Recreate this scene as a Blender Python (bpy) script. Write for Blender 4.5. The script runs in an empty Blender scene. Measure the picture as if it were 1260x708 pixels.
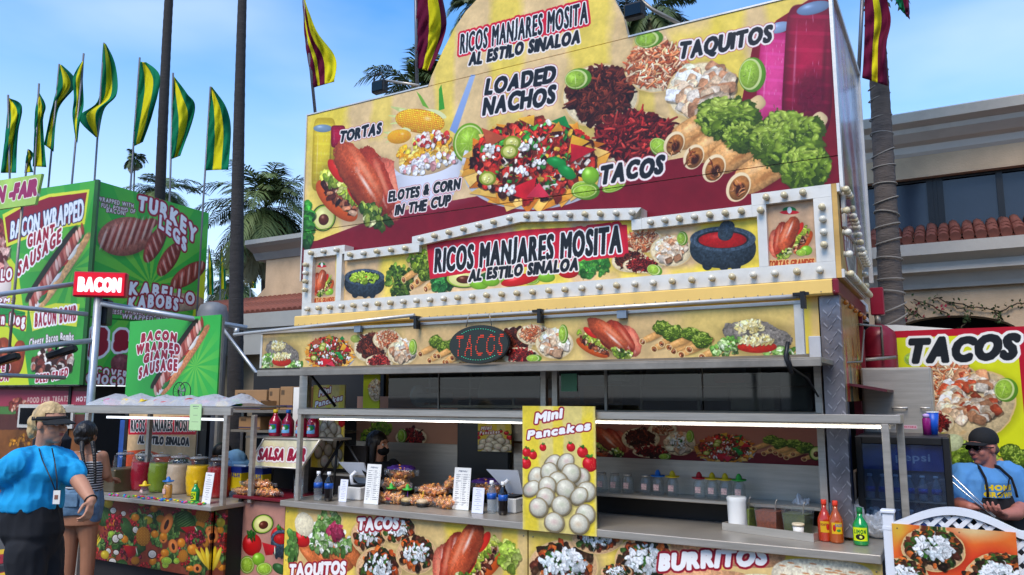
import bpy, bmesh, math, random
import numpy as np
from mathutils import Vector, Matrix
random.seed(7); rng = np.random.default_rng(11)
S = bpy.context.scene
COL = S.collection
# ------------------------------------------------------------------ camera, sky, sun, exposure
EYE = 1.75
FPX, PITCH = 950.0, math.atan(134/950)
CP, SP = math.cos(PITCH), math.sin(PITCH)
cam = bpy.data.cameras.new('camera'); cam.sensor_width = 36; cam.lens = FPX/1260*36
cam.clip_start = .05; cam.clip_end = 2000
cob = bpy.data.objects.new('camera', cam); COL.objects.link(cob)
cob.location = (0, 0, EYE); cob.rotation_euler = (math.pi/2+PITCH, 0, 0); S.camera = cob
S.view_settings.view_transform = 'Standard'; S.view_settings.look = 'None'
S.view_settings.gamma = 1; S.view_settings.use_curve_mapping = False
S.view_settings.exposure = 1.16
SUN_EL, SUN_AZ = math.radians(52), math.radians(205)      # azimuth clockwise from +Y
W = bpy.data.worlds.new('World'); S.world = W; W.use_nodes = True
wn, wl = W.node_tree.nodes, W.node_tree.links
wn.clear()
sky = wn.new('ShaderNodeTexSky'); sky.sky_type = 'NISHITA'; sky.sun_disc = False
sky.sun_elevation = SUN_EL; sky.sun_rotation = SUN_AZ; sky.air_density = 1.0; sky.dust_density = .3; sky.ozone_density = 4.0
wbg = wn.new('ShaderNodeBackground'); wbg.inputs['Strength'].default_value = .1
wout = wn.new('ShaderNodeOutputWorld')
tc = wn.new('ShaderNodeTexCoord'); mp = wn.new('ShaderNodeMapping'); mp.inputs['Scale'].default_value = (1, 1, 2.6)
nz = wn.new('ShaderNodeTexNoise'); nz.inputs['Scale'].default_value = 1.7; nz.inputs['Detail'].default_value = 5; nz.inputs['Roughness'].default_value = .45
cr = wn.new('ShaderNodeValToRGB'); cr.color_ramp.elements[0].position = .36; cr.color_ramp.elements[0].color = (0, 0, 0, 1)
cr.color_ramp.elements[1].position = .8; cr.color_ramp.elements[1].color = (.8, .8, .8, 1)
mx = wn.new('ShaderNodeMixRGB'); mx.inputs['Color2'].default_value = (5.3, 5.7, 6.5, 1)
sx = wn.new('ShaderNodeSeparateXYZ')
hr = wn.new('ShaderNodeMapRange'); hr.inputs['From Min'].default_value = 0.0; hr.inputs['From Max'].default_value = .5
hr.inputs['To Min'].default_value = .9; hr.inputs['To Max'].default_value = 0
ad = wn.new('ShaderNodeMath'); ad.operation = 'MAXIMUM'
wl.new(tc.outputs['Generated'], mp.inputs['Vector']); wl.new(mp.outputs[0], nz.inputs['Vector'])
wl.new(nz.outputs['Fac'], cr.inputs[0]); wl.new(tc.outputs['Generated'], sx.inputs[0]); wl.new(sx.outputs['Z'], hr.inputs['Value'])
m2 = wn.new('ShaderNodeMath'); m2.operation = 'MULTIPLY'; m2.inputs[1].default_value = .75
wl.new(cr.outputs[0], m2.inputs[0]); wl.new(m2.outputs[0], ad.inputs[0]); wl.new(hr.outputs[0], ad.inputs[1])
wl.new(ad.outputs[0], mx.inputs['Fac']); hs = wn.new('ShaderNodeHueSaturation'); hs.inputs['Hue'].default_value = .498; hs.inputs['Saturation'].default_value = 1.45; hs.inputs['Value'].default_value = 1.3; wl.new(sky.outputs[0], hs.inputs['Color']); wl.new(hs.outputs[0], mx.inputs['Color1'])
wl.new(mx.outputs[0], wbg.inputs['Color']); wl.new(wbg.outputs[0], wout.inputs['Surface'])
sl = bpy.data.lights.new('sun', 'SUN'); sl.energy = 1.6; sl.angle = math.radians(30); sl.color = (1, .91, .79)
so = bpy.data.objects.new('sun', sl); COL.objects.link(so)
sd = Vector((math.sin(SUN_AZ)*math.cos(SUN_EL), math.cos(SUN_AZ)*math.cos(SUN_EL), math.sin(SUN_EL)))
so.rotation_euler = sd.to_track_quat('Z', 'Y').to_euler(); so.location = sd*50

# ------------------------------------------------------------------ the trailer's frame: s to the right along its front, w away from us, z up
_vp = (-1669.0, FPX*CP+134*SP); _n = math.hypot(*_vp)
EX, EY = -_vp[0]/_n, -_vp[1]/_n
NX, NY = -EY, EX
RZ = math.atan2(EY, EX)
def ray(x, y):
    u, v = x-630, 354-y
    return (u, FPX*CP-v*SP, FPX*SP+v*CP)
_r = ray(1085, 682); _t = -.8/_r[2]; OX, OY = _r[0]*_t, _r[1]*_t
def L(s, w, z=0): return Vector((OX+s*EX+w*NX, OY+s*EY+w*NY, z))
class Plane:
    """vertical plane: point (x,y), unit direction (dx,dy) to the right, both in the world"""
    def __init__(self, x, y, dx, dy):
        n = math.hypot(dx, dy); self.x, self.y, self.dx, self.dy = x, y, dx/n, dy/n
    def hit(self, px, py):
        r = ray(px, py); nx, ny = -self.dy, self.dx
        t = (self.x*nx+self.y*ny)/(r[0]*nx+r[1]*ny)
        return ((r[0]*t-self.x)*self.dx+(r[1]*t-self.y)*self.dy, r[2]*t+EYE)
def FP(w): p = L(0, w); return Plane(p.x, p.y, EX, EY)
def onw(x, y, w): return FP(w).hit(x, y)
def onz(x, y, z):
    r = ray(x, y); t = (z-EYE)/r[2]; X, Y = r[0]*t-OX, r[1]*t-OY
    return (X*EX+Y*EY, X*NX+Y*NY)
def ons(x, y, s):
    p = L(s, 0); q = Plane(p.x, p.y, NX, NY); return q.hit(x, y)

# ------------------------------------------------------------------ objects and tags
def tag(o, label=None, cat=None, group=None, kind=None):
    if label: o['label'] = label
    if cat: o['category'] = cat
    if group: o['group'] = group
    if kind: o['kind'] = kind
    return o
def thing(name, label, cat, loc=(0, 0, 0), rz=RZ, group=None, world=False):
    o = bpy.data.objects.new(name, None); COL.objects.link(o); o.empty_display_size = .1
    o.location = loc if world else L(*loc); o.rotation_euler = (0, 0, rz)
    return tag(o, label, cat, group)
def dup(o, loc=None, rz=None, label=None, group=None, parent=None):
    c = o.copy(); COL.objects.link(c)
    if parent: c.parent = parent
    for k in o.children: dup(k, parent=c)
    if loc is not None: c.location = loc
    if rz is not None: c.rotation_euler = (0, 0, rz)
    if label: c['label'] = label
    if group: c['group'] = group
    return c
class MB:
    """collects shapes; build() links them as one mesh object"""
    def __init__(self): self.v = []; self.f = []; self.uv = {}; self.mi = []; self.m = 0; self.sm = []
    def add(self, vs, fs, smooth=False):
        b = len(self.v); self.v += [tuple(p) for p in vs]
        for f in fs: self.f.append(tuple(i+b for i in f)); self.mi.append(self.m); self.sm.append(smooth)
        return self
    def box(self, x0, x1, y0, y1, z0, z1, bev=0):
        if bev:
            b = min(bev, abs(x1-x0)/2.01, abs(y1-y0)/2.01, abs(z1-z0)/2.01)
            vs = []; idx = {}
            for i, x in enumerate((x0, x1)):
                for j, y in enumerate((y0, y1)):
                    for k, z in enumerate((z0, z1)):
                        sx, sy, sz = 1-2*i, 1-2*j, 1-2*k
                        idx[i, j, k, 0] = len(vs); vs.append((x, y+sy*b, z+sz*b))
                        idx[i, j, k, 1] = len(vs); vs.append((x+sx*b, y, z+sz*b))
                        idx[i, j, k, 2] = len(vs); vs.append((x+sx*b, y+sy*b, z))
            I = idx; fs = []
            for i in (0, 1): fs.append((I[i,0,0,0], I[i,1,0,0], I[i,1,1,0], I[i,0,1,0])[::(-1 if i == 0 else 1)])
            for j in (0, 1): fs.append((I[0,j,0,1], I[1,j,0,1], I[1,j,1,1], I[0,j,1,1])[::(-1 if j else 1)])
            for k in (0, 1): fs.append((I[0,0,k,2], I[1,0,k,2], I[1,1,k,2], I[0,1,k,2])[::(1 if k else -1)])
            for a in (0, 1):
                for c in (0, 1):
                    fs.append((I[a,c,0,0], I[a,c,0,1], I[a,c,1,1], I[a,c,1,0]))
                    fs.append((I[a,0,c,0], I[a,1,c,0], I[a,1,c,2], I[a,0,c,2]))
                    fs.append((I[0,a,c,1], I[1,a,c,1], I[1,a,c,2], I[0,a,c,2]))
                    for k in (0, 1): fs.append((I[a,c,k,0], I[a,c,k,1], I[a,c,k,2]))
            return self.add(vs, fs)
        vs = [(x, y, z) for x in (x0, x1) for y in (y0, y1) for z in (z0, z1)]
        return self.add(vs, [(0, 1, 3, 2), (4, 6, 7, 5), (0, 4, 5, 1), (2, 3, 7, 6), (0, 2, 6, 4), (1, 5, 7, 3)])
    def tube(self, pts, r, n=10, caps=True, flat=1.0):
        pts = [Vector(p) for p in pts]; m = len(pts)
        rr = r if isinstance(r, (list, tuple)) else [r]*m
        vs = []; up = None
        for i, p in enumerate(pts):
            d = (pts[min(i+1, m-1)]-pts[max(i-1, 0)])
            d = d.normalized() if d.length > 1e-9 else Vector((0, 0, 1))
            if up is None: up = Vector((0, 0, 1)) if abs(d.z) < .9 else Vector((1, 0, 0))
            a = d.cross(up); a.normalize(); b = a.cross(d).normalized(); up = b
            for k in range(n):
                t = 2*math.pi*k/n; vs.append(p+(a*math.cos(t)+b*math.sin(t)*flat)*rr[i])
        fs = [(i*n+k, i*n+(k+1) % n, (i+1)*n+(k+1) % n, (i+1)*n+k) for i in range(m-1) for k in range(n)]
        self.add(vs, fs, True)
        if caps:
            b = len(self.v)-len(vs)
            self.f += [tuple(b+k for k in range(n))[::-1], tuple(b+(m-1)*n+k for k in range(n))]; self.mi += [self.m]*2; self.sm += [False]*2
        return self
    def lathe(self, prof, c=(0, 0, 0), n=20, sx=1, sy=1, smooth=True, phase=0):
        vs = [(c[0]+r*sx*math.cos(2*math.pi*k/n+phase), c[1]+r*sy*math.sin(2*math.pi*k/n+phase), c[2]+z) for r, z in prof for k in range(n)]
        fs = [(i*n+k, i*n+(k+1) % n, (i+1)*n+(k+1) % n, (i+1)*n+k) for i in range(len(prof)-1) for k in range(n)]
        self.add(vs, fs, smooth); b = len(self.v)-len(vs); m = len(prof)
        self.f += [tuple(b+k for k in range(n))[::-1], tuple(b+(m-1)*n+k for k in range(n))]; self.mi += [self.m]*2; self.sm += [False]*2
        return self
    def ball(self, c, r, sx=1, sy=1, sz=1, n=14, m=8):
        prof = [(max(r*math.sin(math.pi*i/m), 1e-4), -r*sz*math.cos(math.pi*i/m)) for i in range(m+1)]
        return self.lathe(prof, c, n, sx, sy)
    def prism(self, poly, y0, y1):
        """poly in x,z ; extruded along y"""
        n = len(poly)
        vs = [(x, y0, z) for x, z in poly]+[(x, y1, z) for x, z in poly]
        fs = [tuple(range(n)), tuple(range(n, 2*n))[::-1]]+[(i, i+n, (i+1) % n+n, (i+1) % n) for i in range(n)]
        return self.add(vs, fs)
    def extr(self, poly, axis, a0, a1, skew=None):
        """poly (2-D) extruded along axis 'x','y' or 'z'"""
        mk = {'x': lambda p, a: (a, p[0], p[1]), 'y': lambda p, a: (p[0], a, p[1]), 'z': lambda p, a: (p[0], p[1], a)}[axis]
        n = len(poly); vs = [mk(p, a0) for p in poly]+[mk(p, a1) for p in poly]
        return self.add(vs, [tuple(range(n)), tuple(range(n, 2*n))[::-1]]+[(i, i+n, (i+1) % n+n, (i+1) % n) for i in range(n)])
    def build(self, name, mats, parent=None, uvf=None, recalc=True, sub=0):
        me = bpy.data.meshes.new(name); me.from_pydata(self.v, [], self.f)
        if not isinstance(mats, (list, tuple)): mats = [mats]
        for m in mats: me.materials.append(m)
        me.polygons.foreach_set('material_index', self.mi); me.polygons.foreach_set('use_smooth', self.sm)
        if uvf:
            ul = me.uv_layers.new(name='UVMap'); co = np.empty(len(me.vertices)*3); me.vertices.foreach_get('co', co); co = co.reshape(-1, 3)
            li = np.empty(len(me.loops), int); me.loops.foreach_get('vertex_index', li)
            ul.data.foreach_set('uv', np.array([uvf(c) for c in co])[li].ravel().astype(np.float32))
        if recalc:
            bm = bmesh.new(); bm.from_mesh(me); bmesh.ops.recalc_face_normals(bm, faces=bm.faces); bm.to_mesh(me); bm.free()
        o = bpy.data.objects.new(name, me); COL.objects.link(o)
        if parent: o.parent = parent
        if sub:
            md = o.modifiers.new('s', 'SUBSURF'); md.levels = md.render_levels = sub
        return o

# ------------------------------------------------------------------ materials
MATS = {}
def lin(c):
    if isinstance(c, str): c = [int(c[i:i+2], 16)/255 for i in (0, 2, 4)]
    return tuple((x/12.92 if x <= .04045 else ((x+.055)/1.055)**2.4) for x in c)
def mat(name, col, rough=.5, metal=0, var=.12, nscale=8, bump=.0, bscale=60, spec=.5, trans=0, ior=1.45, emit=None, alpha=1, coat=0, dirt=0, stretch=None):
    if name in MATS: return MATS[name]
    m = bpy.data.materials.new(name); m.use_nodes = True; n, l = m.node_tree.nodes, m.node_tree.links
    b = n['Principled BSDF']; c = lin(col)
    b.inputs['Roughness'].default_value = rough; b.inputs['Metallic'].default_value = metal
    b.inputs['Specular IOR Level'].default_value = spec
    b.inputs['Transmission Weight'].default_value = trans; b.inputs['IOR'].default_value = ior
    b.inputs['Alpha'].default_value = alpha; b.inputs['Coat Weight'].default_value = coat
    t = n.new('ShaderNodeTexCoord'); mpn = n.new('ShaderNodeMapping'); l.new(t.outputs['Object'], mpn.inputs[0])
    if stretch: mpn.inputs['Scale'].default_value = stretch
    z = n.new('ShaderNodeTexNoise'); z.inputs['Scale'].default_value = nscale; z.inputs['Detail'].default_value = 6; z.inputs['Roughness'].default_value = .62
    l.new(mpn.outputs[0], z.inputs['Vector'])
    r = n.new('ShaderNodeValToRGB'); r.color_ramp.elements[0].position = .3; r.color_ramp.elements[1].position = .72
    r.color_ramp.elements[0].color = (*[x*(1-var) for x in c], 1); r.color_ramp.elements[1].color = (*[min(1, x*(1+var)) for x in c], 1)
    l.new(z.outputs['Fac'], r.inputs[0]); out = r.outputs[0]
    if dirt:
        z2 = n.new('ShaderNodeTexNoise'); z2.inputs['Scale'].default_value = nscale*.35; z2.inputs['Detail'].default_value = 9; z2.inputs['Roughness'].default_value = .75
        l.new(mpn.outputs[0], z2.inputs['Vector'])
        r2 = n.new('ShaderNodeValToRGB'); r2.color_ramp.elements[0].position = .52; r2.color_ramp.elements[1].position = .75
        r2.color_ramp.elements[0].color = (0, 0, 0, 1); r2.color_ramp.elements[1].color = (dirt, dirt, dirt, 1)
        mm = n.new('ShaderNodeMixRGB'); mm.inputs['Color2'].default_value = (.07, .055, .04, 1)
        l.new(z2.outputs['Fac'], r2.inputs[0]); l.new(r2.outputs[0], mm.inputs['Fac']); l.new(out, mm.inputs['Color1']); out = mm.outputs[0]
    l.new(out, b.inputs['Base Color'])
    rr = n.new('ShaderNodeMapRange'); rr.inputs['To Min'].default_value = max(0, rough-.08); rr.inputs['To Max'].default_value = min(1, rough+.1)
    l.new(z.outputs['Fac'], rr.inputs['Value']); l.new(rr.outputs[0], b.inputs['Roughness'])
    if bump:
        z3 = n.new('ShaderNodeTexNoise'); z3.inputs['Scale'].default_value = bscale; z3.inputs['Detail'].default_value = 4; l.new(mpn.outputs[0], z3.inputs['Vector'])
        bp = n.new('ShaderNodeBump'); bp.inputs['Strength'].default_value = bump; bp.inputs['Distance'].default_value = .01
        l.new(z3.outputs['Fac'], bp.inputs['Height']); l.new(bp.outputs[0], b.inputs['Normal'])
    if emit:
        b.inputs['Emission Color'].default_value = (*lin(emit[0]), 1); b.inputs['Emission Strength'].default_value = emit[1]
    MATS[name] = m; return m
def clear(name, col='ffffff', rough=.04, tint=.0, gl=1.0, bump=0, bs=30):
    """thin clear plastic or glass: lets light straight through, reflects at grazing angles"""
    if name in MATS: return MATS[name]
    m = bpy.data.materials.new(name); m.use_nodes = True; n, l = m.node_tree.nodes, m.node_tree.links; n.clear()
    o = n.new('ShaderNodeOutputMaterial'); t = n.new('ShaderNodeBsdfTransparent'); t.inputs[0].default_value = (*lin(col), 1); g = n.new('ShaderNodeBsdfGlossy'); g.inputs['Roughness'].default_value = rough
    d = n.new('ShaderNodeBsdfDiffuse'); d.inputs[0].default_value = (.75, .76, .78, 1); f = n.new('ShaderNodeLayerWeight'); f.inputs[0].default_value = .5; pw = n.new('ShaderNodeMath'); pw.operation = 'POWER'; pw.inputs[1].default_value = 4; l.new(f.outputs['Facing'], pw.inputs[0]); sa = n.new('ShaderNodeMath'); sa.operation = 'MULTIPLY_ADD'; sa.inputs[1].default_value = .5; sa.inputs[2].default_value = .045; l.new(pw.outputs[0], sa.inputs[0])
    a = n.new('ShaderNodeMixShader'); b = n.new('ShaderNodeMixShader'); a.inputs[0].default_value = tint; l.new(t.outputs[0], a.inputs[1]); l.new(d.outputs[0], a.inputs[2])
    q = n.new('ShaderNodeMath'); q.operation = 'MULTIPLY'; q.inputs[1].default_value = gl; l.new(sa.outputs[0], q.inputs[0]); l.new(q.outputs[0], b.inputs[0]); l.new(a.outputs[0], b.inputs[1]); l.new(g.outputs[0], b.inputs[2]); l.new(b.outputs[0], o.inputs[0])
    if bump:
        tcn = n.new('ShaderNodeTexCoord'); z = n.new('ShaderNodeTexNoise'); z.inputs['Scale'].default_value = bs; z.inputs['Detail'].default_value = 5; l.new(tcn.outputs['Object'], z.inputs[0]); bp = n.new('ShaderNodeBump'); bp.inputs['Strength'].default_value = bump; bp.inputs['Distance'].default_value = .02
        l.new(z.outputs[0], bp.inputs['Height']); l.new(bp.outputs[0], g.inputs['Normal']); l.new(bp.outputs[0], f.inputs['Normal']); l.new(bp.outputs[0], d.inputs['Normal'])
    MATS[name] = m; return m
def img_mat(name, arr, rough=.45, two=False, spec=.25):
    """arr: H x W x 3 display-space print, drawn by this script"""
    H, Wd = arr.shape[:2]; im = bpy.data.images.new(name+'_print', Wd, H, alpha=False)
    px = np.ones((H, Wd, 4), np.float32); px[..., :3] = np.clip(arr[::-1], 0, 1); im.pixels.foreach_set(px.ravel()); im.pack()
    m = bpy.data.materials.new(name); m.use_nodes = True; n, l = m.node_tree.nodes, m.node_tree.links
    b = n['Principled BSDF']; t = n.new('ShaderNodeTexImage'); t.image = im; t.extension = 'EXTEND'
    z = n.new('ShaderNodeTexNoise'); z.inputs['Scale'].default_value = 3.5; z.inputs['Detail'].default_value = 8; z.inputs['Roughness'].default_value = .7
    tcn = n.new('ShaderNodeTexCoord'); l.new(tcn.outputs['Object'], z.inputs['Vector'])
    r = n.new('ShaderNodeMapRange'); r.inputs['To Min'].default_value = .8; r.inputs['To Max'].default_value = 1.06
    l.new(z.outputs['Fac'], r.inputs['Value'])
    mm = n.new('ShaderNodeMixRGB'); mm.blend_type = 'MULTIPLY'; mm.inputs['Fac'].default_value = 1
    l.new(t.outputs['Color'], mm.inputs['Color1']); l.new(r.outputs[0], mm.inputs['Color2']); l.new(mm.outputs[0], b.inputs['Base Color'])
    r3 = n.new('ShaderNodeMapRange'); r3.inputs['To Min'].default_value = rough-.12; r3.inputs['To Max'].default_value = rough+.2
    l.new(z.outputs['Fac'], r3.inputs['Value']); l.new(r3.outputs[0], b.inputs['Roughness']); b.inputs['Specular IOR Level'].default_value = spec
    z3 = n.new('ShaderNodeTexNoise'); z3.inputs['Scale'].default_value = 1.6; z3.inputs['Detail'].default_value = 2; l.new(tcn.outputs['Object'], z3.inputs['Vector'])
    bp = n.new('ShaderNodeBump'); bp.inputs['Strength'].default_value = .25; bp.inputs['Distance'].default_value = .03
    l.new(z3.outputs['Fac'], bp.inputs['Height']); l.new(bp.outputs[0], b.inputs['Normal'])
    return m
# ------------------------------------------------------------------ painting of the printed panels (flat print only)
def hx(c): return np.array([int(c[i:i+2], 16)/255 for i in (0, 2, 4)]) if isinstance(c, str) else np.array(c, float)
def _noise(n, octs, seed):
    g = np.random.default_rng(seed); out = np.zeros((n, n)); amp = 1; tot = 0
    for o in octs:
        a = g.random((o, o)); a = np.vstack([a, a[:1]]); a = np.hstack([a, a[:, :1]])
        t = np.arange(n)*o/n; i = t.astype(int); f = t-i; f = f*f*(3-2*f)
        r = a[i]*(1-f)[:, None]+a[i+1]*f[:, None]; r = r[:, i]*(1-f)+r[:, i+1]*f
        out += r*amp; tot += amp; amp *= .62
    return out/tot
NZ = _noise(512, (8, 16, 32, 64, 128, 256), 3); NZ = (NZ-NZ.min())/(NZ.max()-NZ.min())
NF = _noise(512, (64, 128, 256), 5); NF = (NF-NF.min())/(NF.max()-NF.min())
def nsample(N, x, y): return N[(y.astype(int)) % 512, (x.astype(int)) % 512]
class Fr:
    """affine frame on a canvas: centre c, columns of M are the half axes in canvas pixels"""
    def __init__(self, art, c, M): self.art = art; self.c = np.array(c, float); self.M = np.array(M, float); self.R = math.sqrt(abs(np.linalg.det(self.M)))+1e-6
    def at(self, u, v): return self.c+self.M@np.array((u, v))
    def sub(self, u, v, ru, rv, rot=0):
        a = math.radians(rot); R2 = np.array(((math.cos(a), -math.sin(a)), (math.sin(a), math.cos(a))))
        return Fr(self.art, self.at(u, v), self.M@R2@np.diag((ru, rv)))
class Art:
    def __init__(s, plane, t0, t1, z0, z1, ppm, bg=(.8, .8, .8)):
        s.pl, s.t0, s.t1, s.z0, s.z1, s.ppm = plane, t0, t1, z0, z1, ppm
        s.W, s.H = int((t1-t0)*ppm), int((z1-z0)*ppm); s.a = np.empty((s.H, s.W, 3)); s.a[:] = hx(bg)
        s.Y, s.X = np.mgrid[0:s.H, 0:s.W]
    def P(s, x, y):
        if s.pl is None: return np.array((x, y), float)
        t, z = s.pl.hit(x, y); return np.array(((t-s.t0)*s.ppm, (s.z1-z)*s.ppm))
    def fr(s, x, y, rx, ry=None, rot=0):
        ry = rx if ry is None else ry; a = math.radians(rot); c = s.P(x, y)
        A = (s.P(x+math.cos(a)*2, y+math.sin(a)*2)-c)/2*rx; B = (s.P(x-math.sin(a)*2, y+math.cos(a)*2)-c)/2*ry
        return Fr(s, c, np.array((A, B)).T)
    def uv(s, c): return ((c[0]-s.t0)/(s.t1-s.t0), (c[2]-s.z0)/(s.z1-s.z0))
    def win(s, x0, x1, y0, y1):
        x0, y0 = max(0, int(x0)), max(0, int(y0)); x1, y1 = min(s.W, int(x1)+2), min(s.H, int(y1)+2)
        return (x0, x1, y0, y1) if x1 > x0 and y1 > y0 else None
    def comp(s, w, col, al):
        x0, x1, y0, y1 = w; s.a[y0:y1, x0:x1] += (col-s.a[y0:y1, x0:x1])*al[..., None]
def stamp(fr, fn, ext=1.05):
    a = fr.art; M = fr.M*ext; hx_ = math.hypot(M[0, 0], M[0, 1]); hy_ = math.hypot(M[1, 0], M[1, 1])
    if hx_ < .3 or hy_ < .3: return
    w = a.win(fr.c[0]-hx_-1, fr.c[0]+hx_+1, fr.c[1]-hy_-1, fr.c[1]+hy_+1)
    if not w: return
    X = a.X[w[2]:w[3], w[0]:w[1]]+.5-fr.c[0]; Y = a.Y[w[2]:w[3], w[0]:w[1]]+.5-fr.c[1]
    I = np.linalg.inv(fr.M); col, al = fn(I[0, 0]*X+I[0, 1]*Y, I[1, 0]*X+I[1, 1]*Y, X+fr.c[0], Y+fr.c[1]); a.comp(w, col, np.clip(al, 0, 1))
def ell(fr, col, sh=.3, hl=.15, al=1, p=2, nz=0, ring=None, soft=0, col2=None, hlp=(-.3, -.4), wob=0):
    col = hx(col); s = max(1, min(np.hypot(*fr.M[:, 0]), np.hypot(*fr.M[:, 1])))
    def fn(u, v, X, Y):
        r = (np.abs(u)**p+np.abs(v)**p)**(1/p)
        if wob: r = r*(1+wob*(nsample(NZ, X*2.3+fr.c[0]*7, Y*2.3)-.5))
        A = np.clip((1-r)*(s if not soft else 1/soft), 0, 1)*al
        k = 1-sh*(.5*r**3+.35*(v*.8+u*.4)); c = np.multiply.outer(k, col)
        if col2 is not None: t = np.clip(r, 0, 1)[..., None]**2; c = c*(1-t)+hx(col2)*t*k[..., None]
        if nz: c = c*(1+nz*(nsample(NF, X*1.7+fr.c[0], Y*1.7+fr.c[1])-.5))[..., None]
        if ring: t = np.clip((r-ring[1])*s, 0, 1)[..., None]; c = c*(1-t)+hx(ring[0])*t
        if hl: c = c+(hl*np.exp(-((u-hlp[0])**2+(v-hlp[1])**2)/.07))[..., None]
        return np.clip(c, 0, 1), A
    stamp(fr, fn, 1.1+wob*.5)
def glow(fr, col=(.12, .08, .03), al=.5):
    def fn(u, v, X, Y):
        r = np.hypot(u, v); return np.broadcast_to(hx(col), r.shape+(3,)), np.clip((1-r)*2.2, 0, 1)*al
    stamp(fr, fn)
def pile(fr, n, size, pal, asp=1.6, p=2, sh=.35, hl=.12, dark=.5, rim=1.0, rot=None, dome=0, jit=.1):
    g = rng; r = np.sqrt(g.random(n))*rim; t = g.random(n)*2*math.pi; U, V = r*np.cos(t), r*np.sin(t)
    o = np.argsort(V); R = fr.R; I = np.linalg.inv(fr.M)
    for i in o:
        sz = size*R*(.65+.7*g.random()); a = g.random()*math.pi if rot is None else math.radians(rot)+g.normal()*.35
        c = hx(pal[g.integers(len(pal))])*(1+jit*g.normal()); c = np.clip(c*(1-.25*(V[i]*.6+.4*U[i])), 0, 1)
        ca, sa = math.cos(a), math.sin(a); Mi = np.array(((ca*sz*asp, -sa*sz), (sa*sz*asp, ca*sz)))
        c0 = fr.at(U[i], V[i]-dome*(1-r[i]**2))
        wb = .9 if p == 2 else .35; pp = p if g.random() < .5 else p+1.5
        if dark: ell(Fr(fr.art, c0+(.25*sz, .45*sz), Mi*1.12), (c*.25), 0, 0, al=dark, p=p)
        ell(Fr(fr.art, c0, Mi*1.1), c, sh, hl*(.4+g.random()), p=pp, wob=wb, nz=.55, hlp=(g.uniform(-.6, .3), g.uniform(-.6, .1)))
def poly(art, pts, col, sh=0, nz=0, smooth=False, al=1, photo=True, grad=None):
    pts = np.array([art.P(*q) for q in pts] if photo else pts, float)
    if smooth:
        n = len(pts); q = []
        for i in range(n):
            p0, p1, p2, p3 = pts[i-1], pts[i], pts[(i+1) % n], pts[(i+2) % n]
            for t in (0, .25, .5, .75): q.append(.5*((2*p1)+(p2-p0)*t+(2*p0-5*p1+4*p2-p3)*t*t+(3*p1-p0-3*p2+p3)*t**3))
        pts = np.array(q)
    w = art.win(pts[:, 0].min()-1, pts[:, 0].max()+1, pts[:, 1].min()-1, pts[:, 1].max()+1)
    if not w: return
    ys = np.arange(w[2]*2, w[3]*2)/2+.25; xs = np.arange(w[0]*2, w[1]*2)/2+.25
    ins = np.zeros((len(ys), len(xs)), bool); n = len(pts)
    for i in range(n):
        x1, y1 = pts[i]; x2, y2 = pts[(i+1) % n]
        if y1 == y2: continue
        c = (ys >= min(y1, y2)) & (ys < max(y1, y2)); xi = x1+(ys-y1)*(x2-x1)/(y2-y1)
        ins ^= c[:, None] & (xs[None, :] < xi[:, None])
    A = ins.reshape(len(ys)//2, 2, len(xs)//2, 2).mean((1, 3))*al
    X = art.X[w[2]:w[3], w[0]:w[1]]; Y = art.Y[w[2]:w[3], w[0]:w[1]]
    c = np.broadcast_to(hx(col), A.shape+(3,)).copy()
    if grad is not None:
        t = np.clip((Y-pts[:, 1].min())/max(1, np.ptp(pts[:, 1])), 0, 1)[..., None]; c = c*(1-t)+hx(grad)*t
    if sh:
        t = (X-pts[:, 0].min())/max(1, np.ptp(pts[:, 0])); c *= (1-sh*(2*t-1)**2)[..., None]
    if nz: c *= (1+nz*(nsample(NZ, X*2.1, Y*2.1)-.5))[..., None]
    art.comp(w, np.clip(c, 0, 1), A)
# glyph outlines taken from the built-in font, as triangles with cap height 1
_G = {}
def glyph(ch):
    if ch in _G: return _G[ch]
    cu = bpy.data.curves.new('g', 'FONT'); cu.body = ch; cu.resolution_u = 3; cu.fill_mode = 'FRONT'
    o = bpy.data.objects.new('g', cu); COL.objects.link(o); bpy.context.view_layer.update()
    me = bpy.data.meshes.new_from_object(o.evaluated_get(bpy.context.evaluated_depsgraph_get())); me.calc_loop_triangles()
    co = np.array([v.co[:2] for v in me.vertices]).reshape(-1, 2); tr = np.array([t.vertices[:] for t in me.loop_triangles], int).reshape(-1, 3)
    bpy.data.objects.remove(o); bpy.data.curves.remove(cu); bpy.data.meshes.remove(me)
    if len(tr) == 0: r = (None, .35)
    else:
        co = co/.73
        if ch == 'J': mn = co[:, 1].min(); co[:, 1] = (co[:, 1]-mn)/(co[:, 1].max()-mn)
        x0 = co[:, 0].min(); co[:, 0] -= x0; r = (co[tr], co[:, 0].max())
    _G[ch] = r; return r
def dil(m, r):
    r = int(round(r))
    for i in range(r):
        a = m.copy(); a[1:] = np.maximum(a[1:], m[:-1]); a[:-1] = np.maximum(a[:-1], m[1:]); a[:, 1:] = np.maximum(a[:, 1:], m[:, :-1]); a[:, :-1] = np.maximum(a[:, :-1], m[:, 1:])
        if i % 2:
            a[1:, 1:] = np.maximum(a[1:, 1:], m[:-1, :-1]); a[1:, :-1] = np.maximum(a[1:, :-1], m[:-1, 1:]); a[:-1, 1:] = np.maximum(a[:-1, 1:], m[1:, :-1]); a[:-1, :-1] = np.maximum(a[:-1, :-1], m[1:, 1:])
        m = a
    return m
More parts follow.
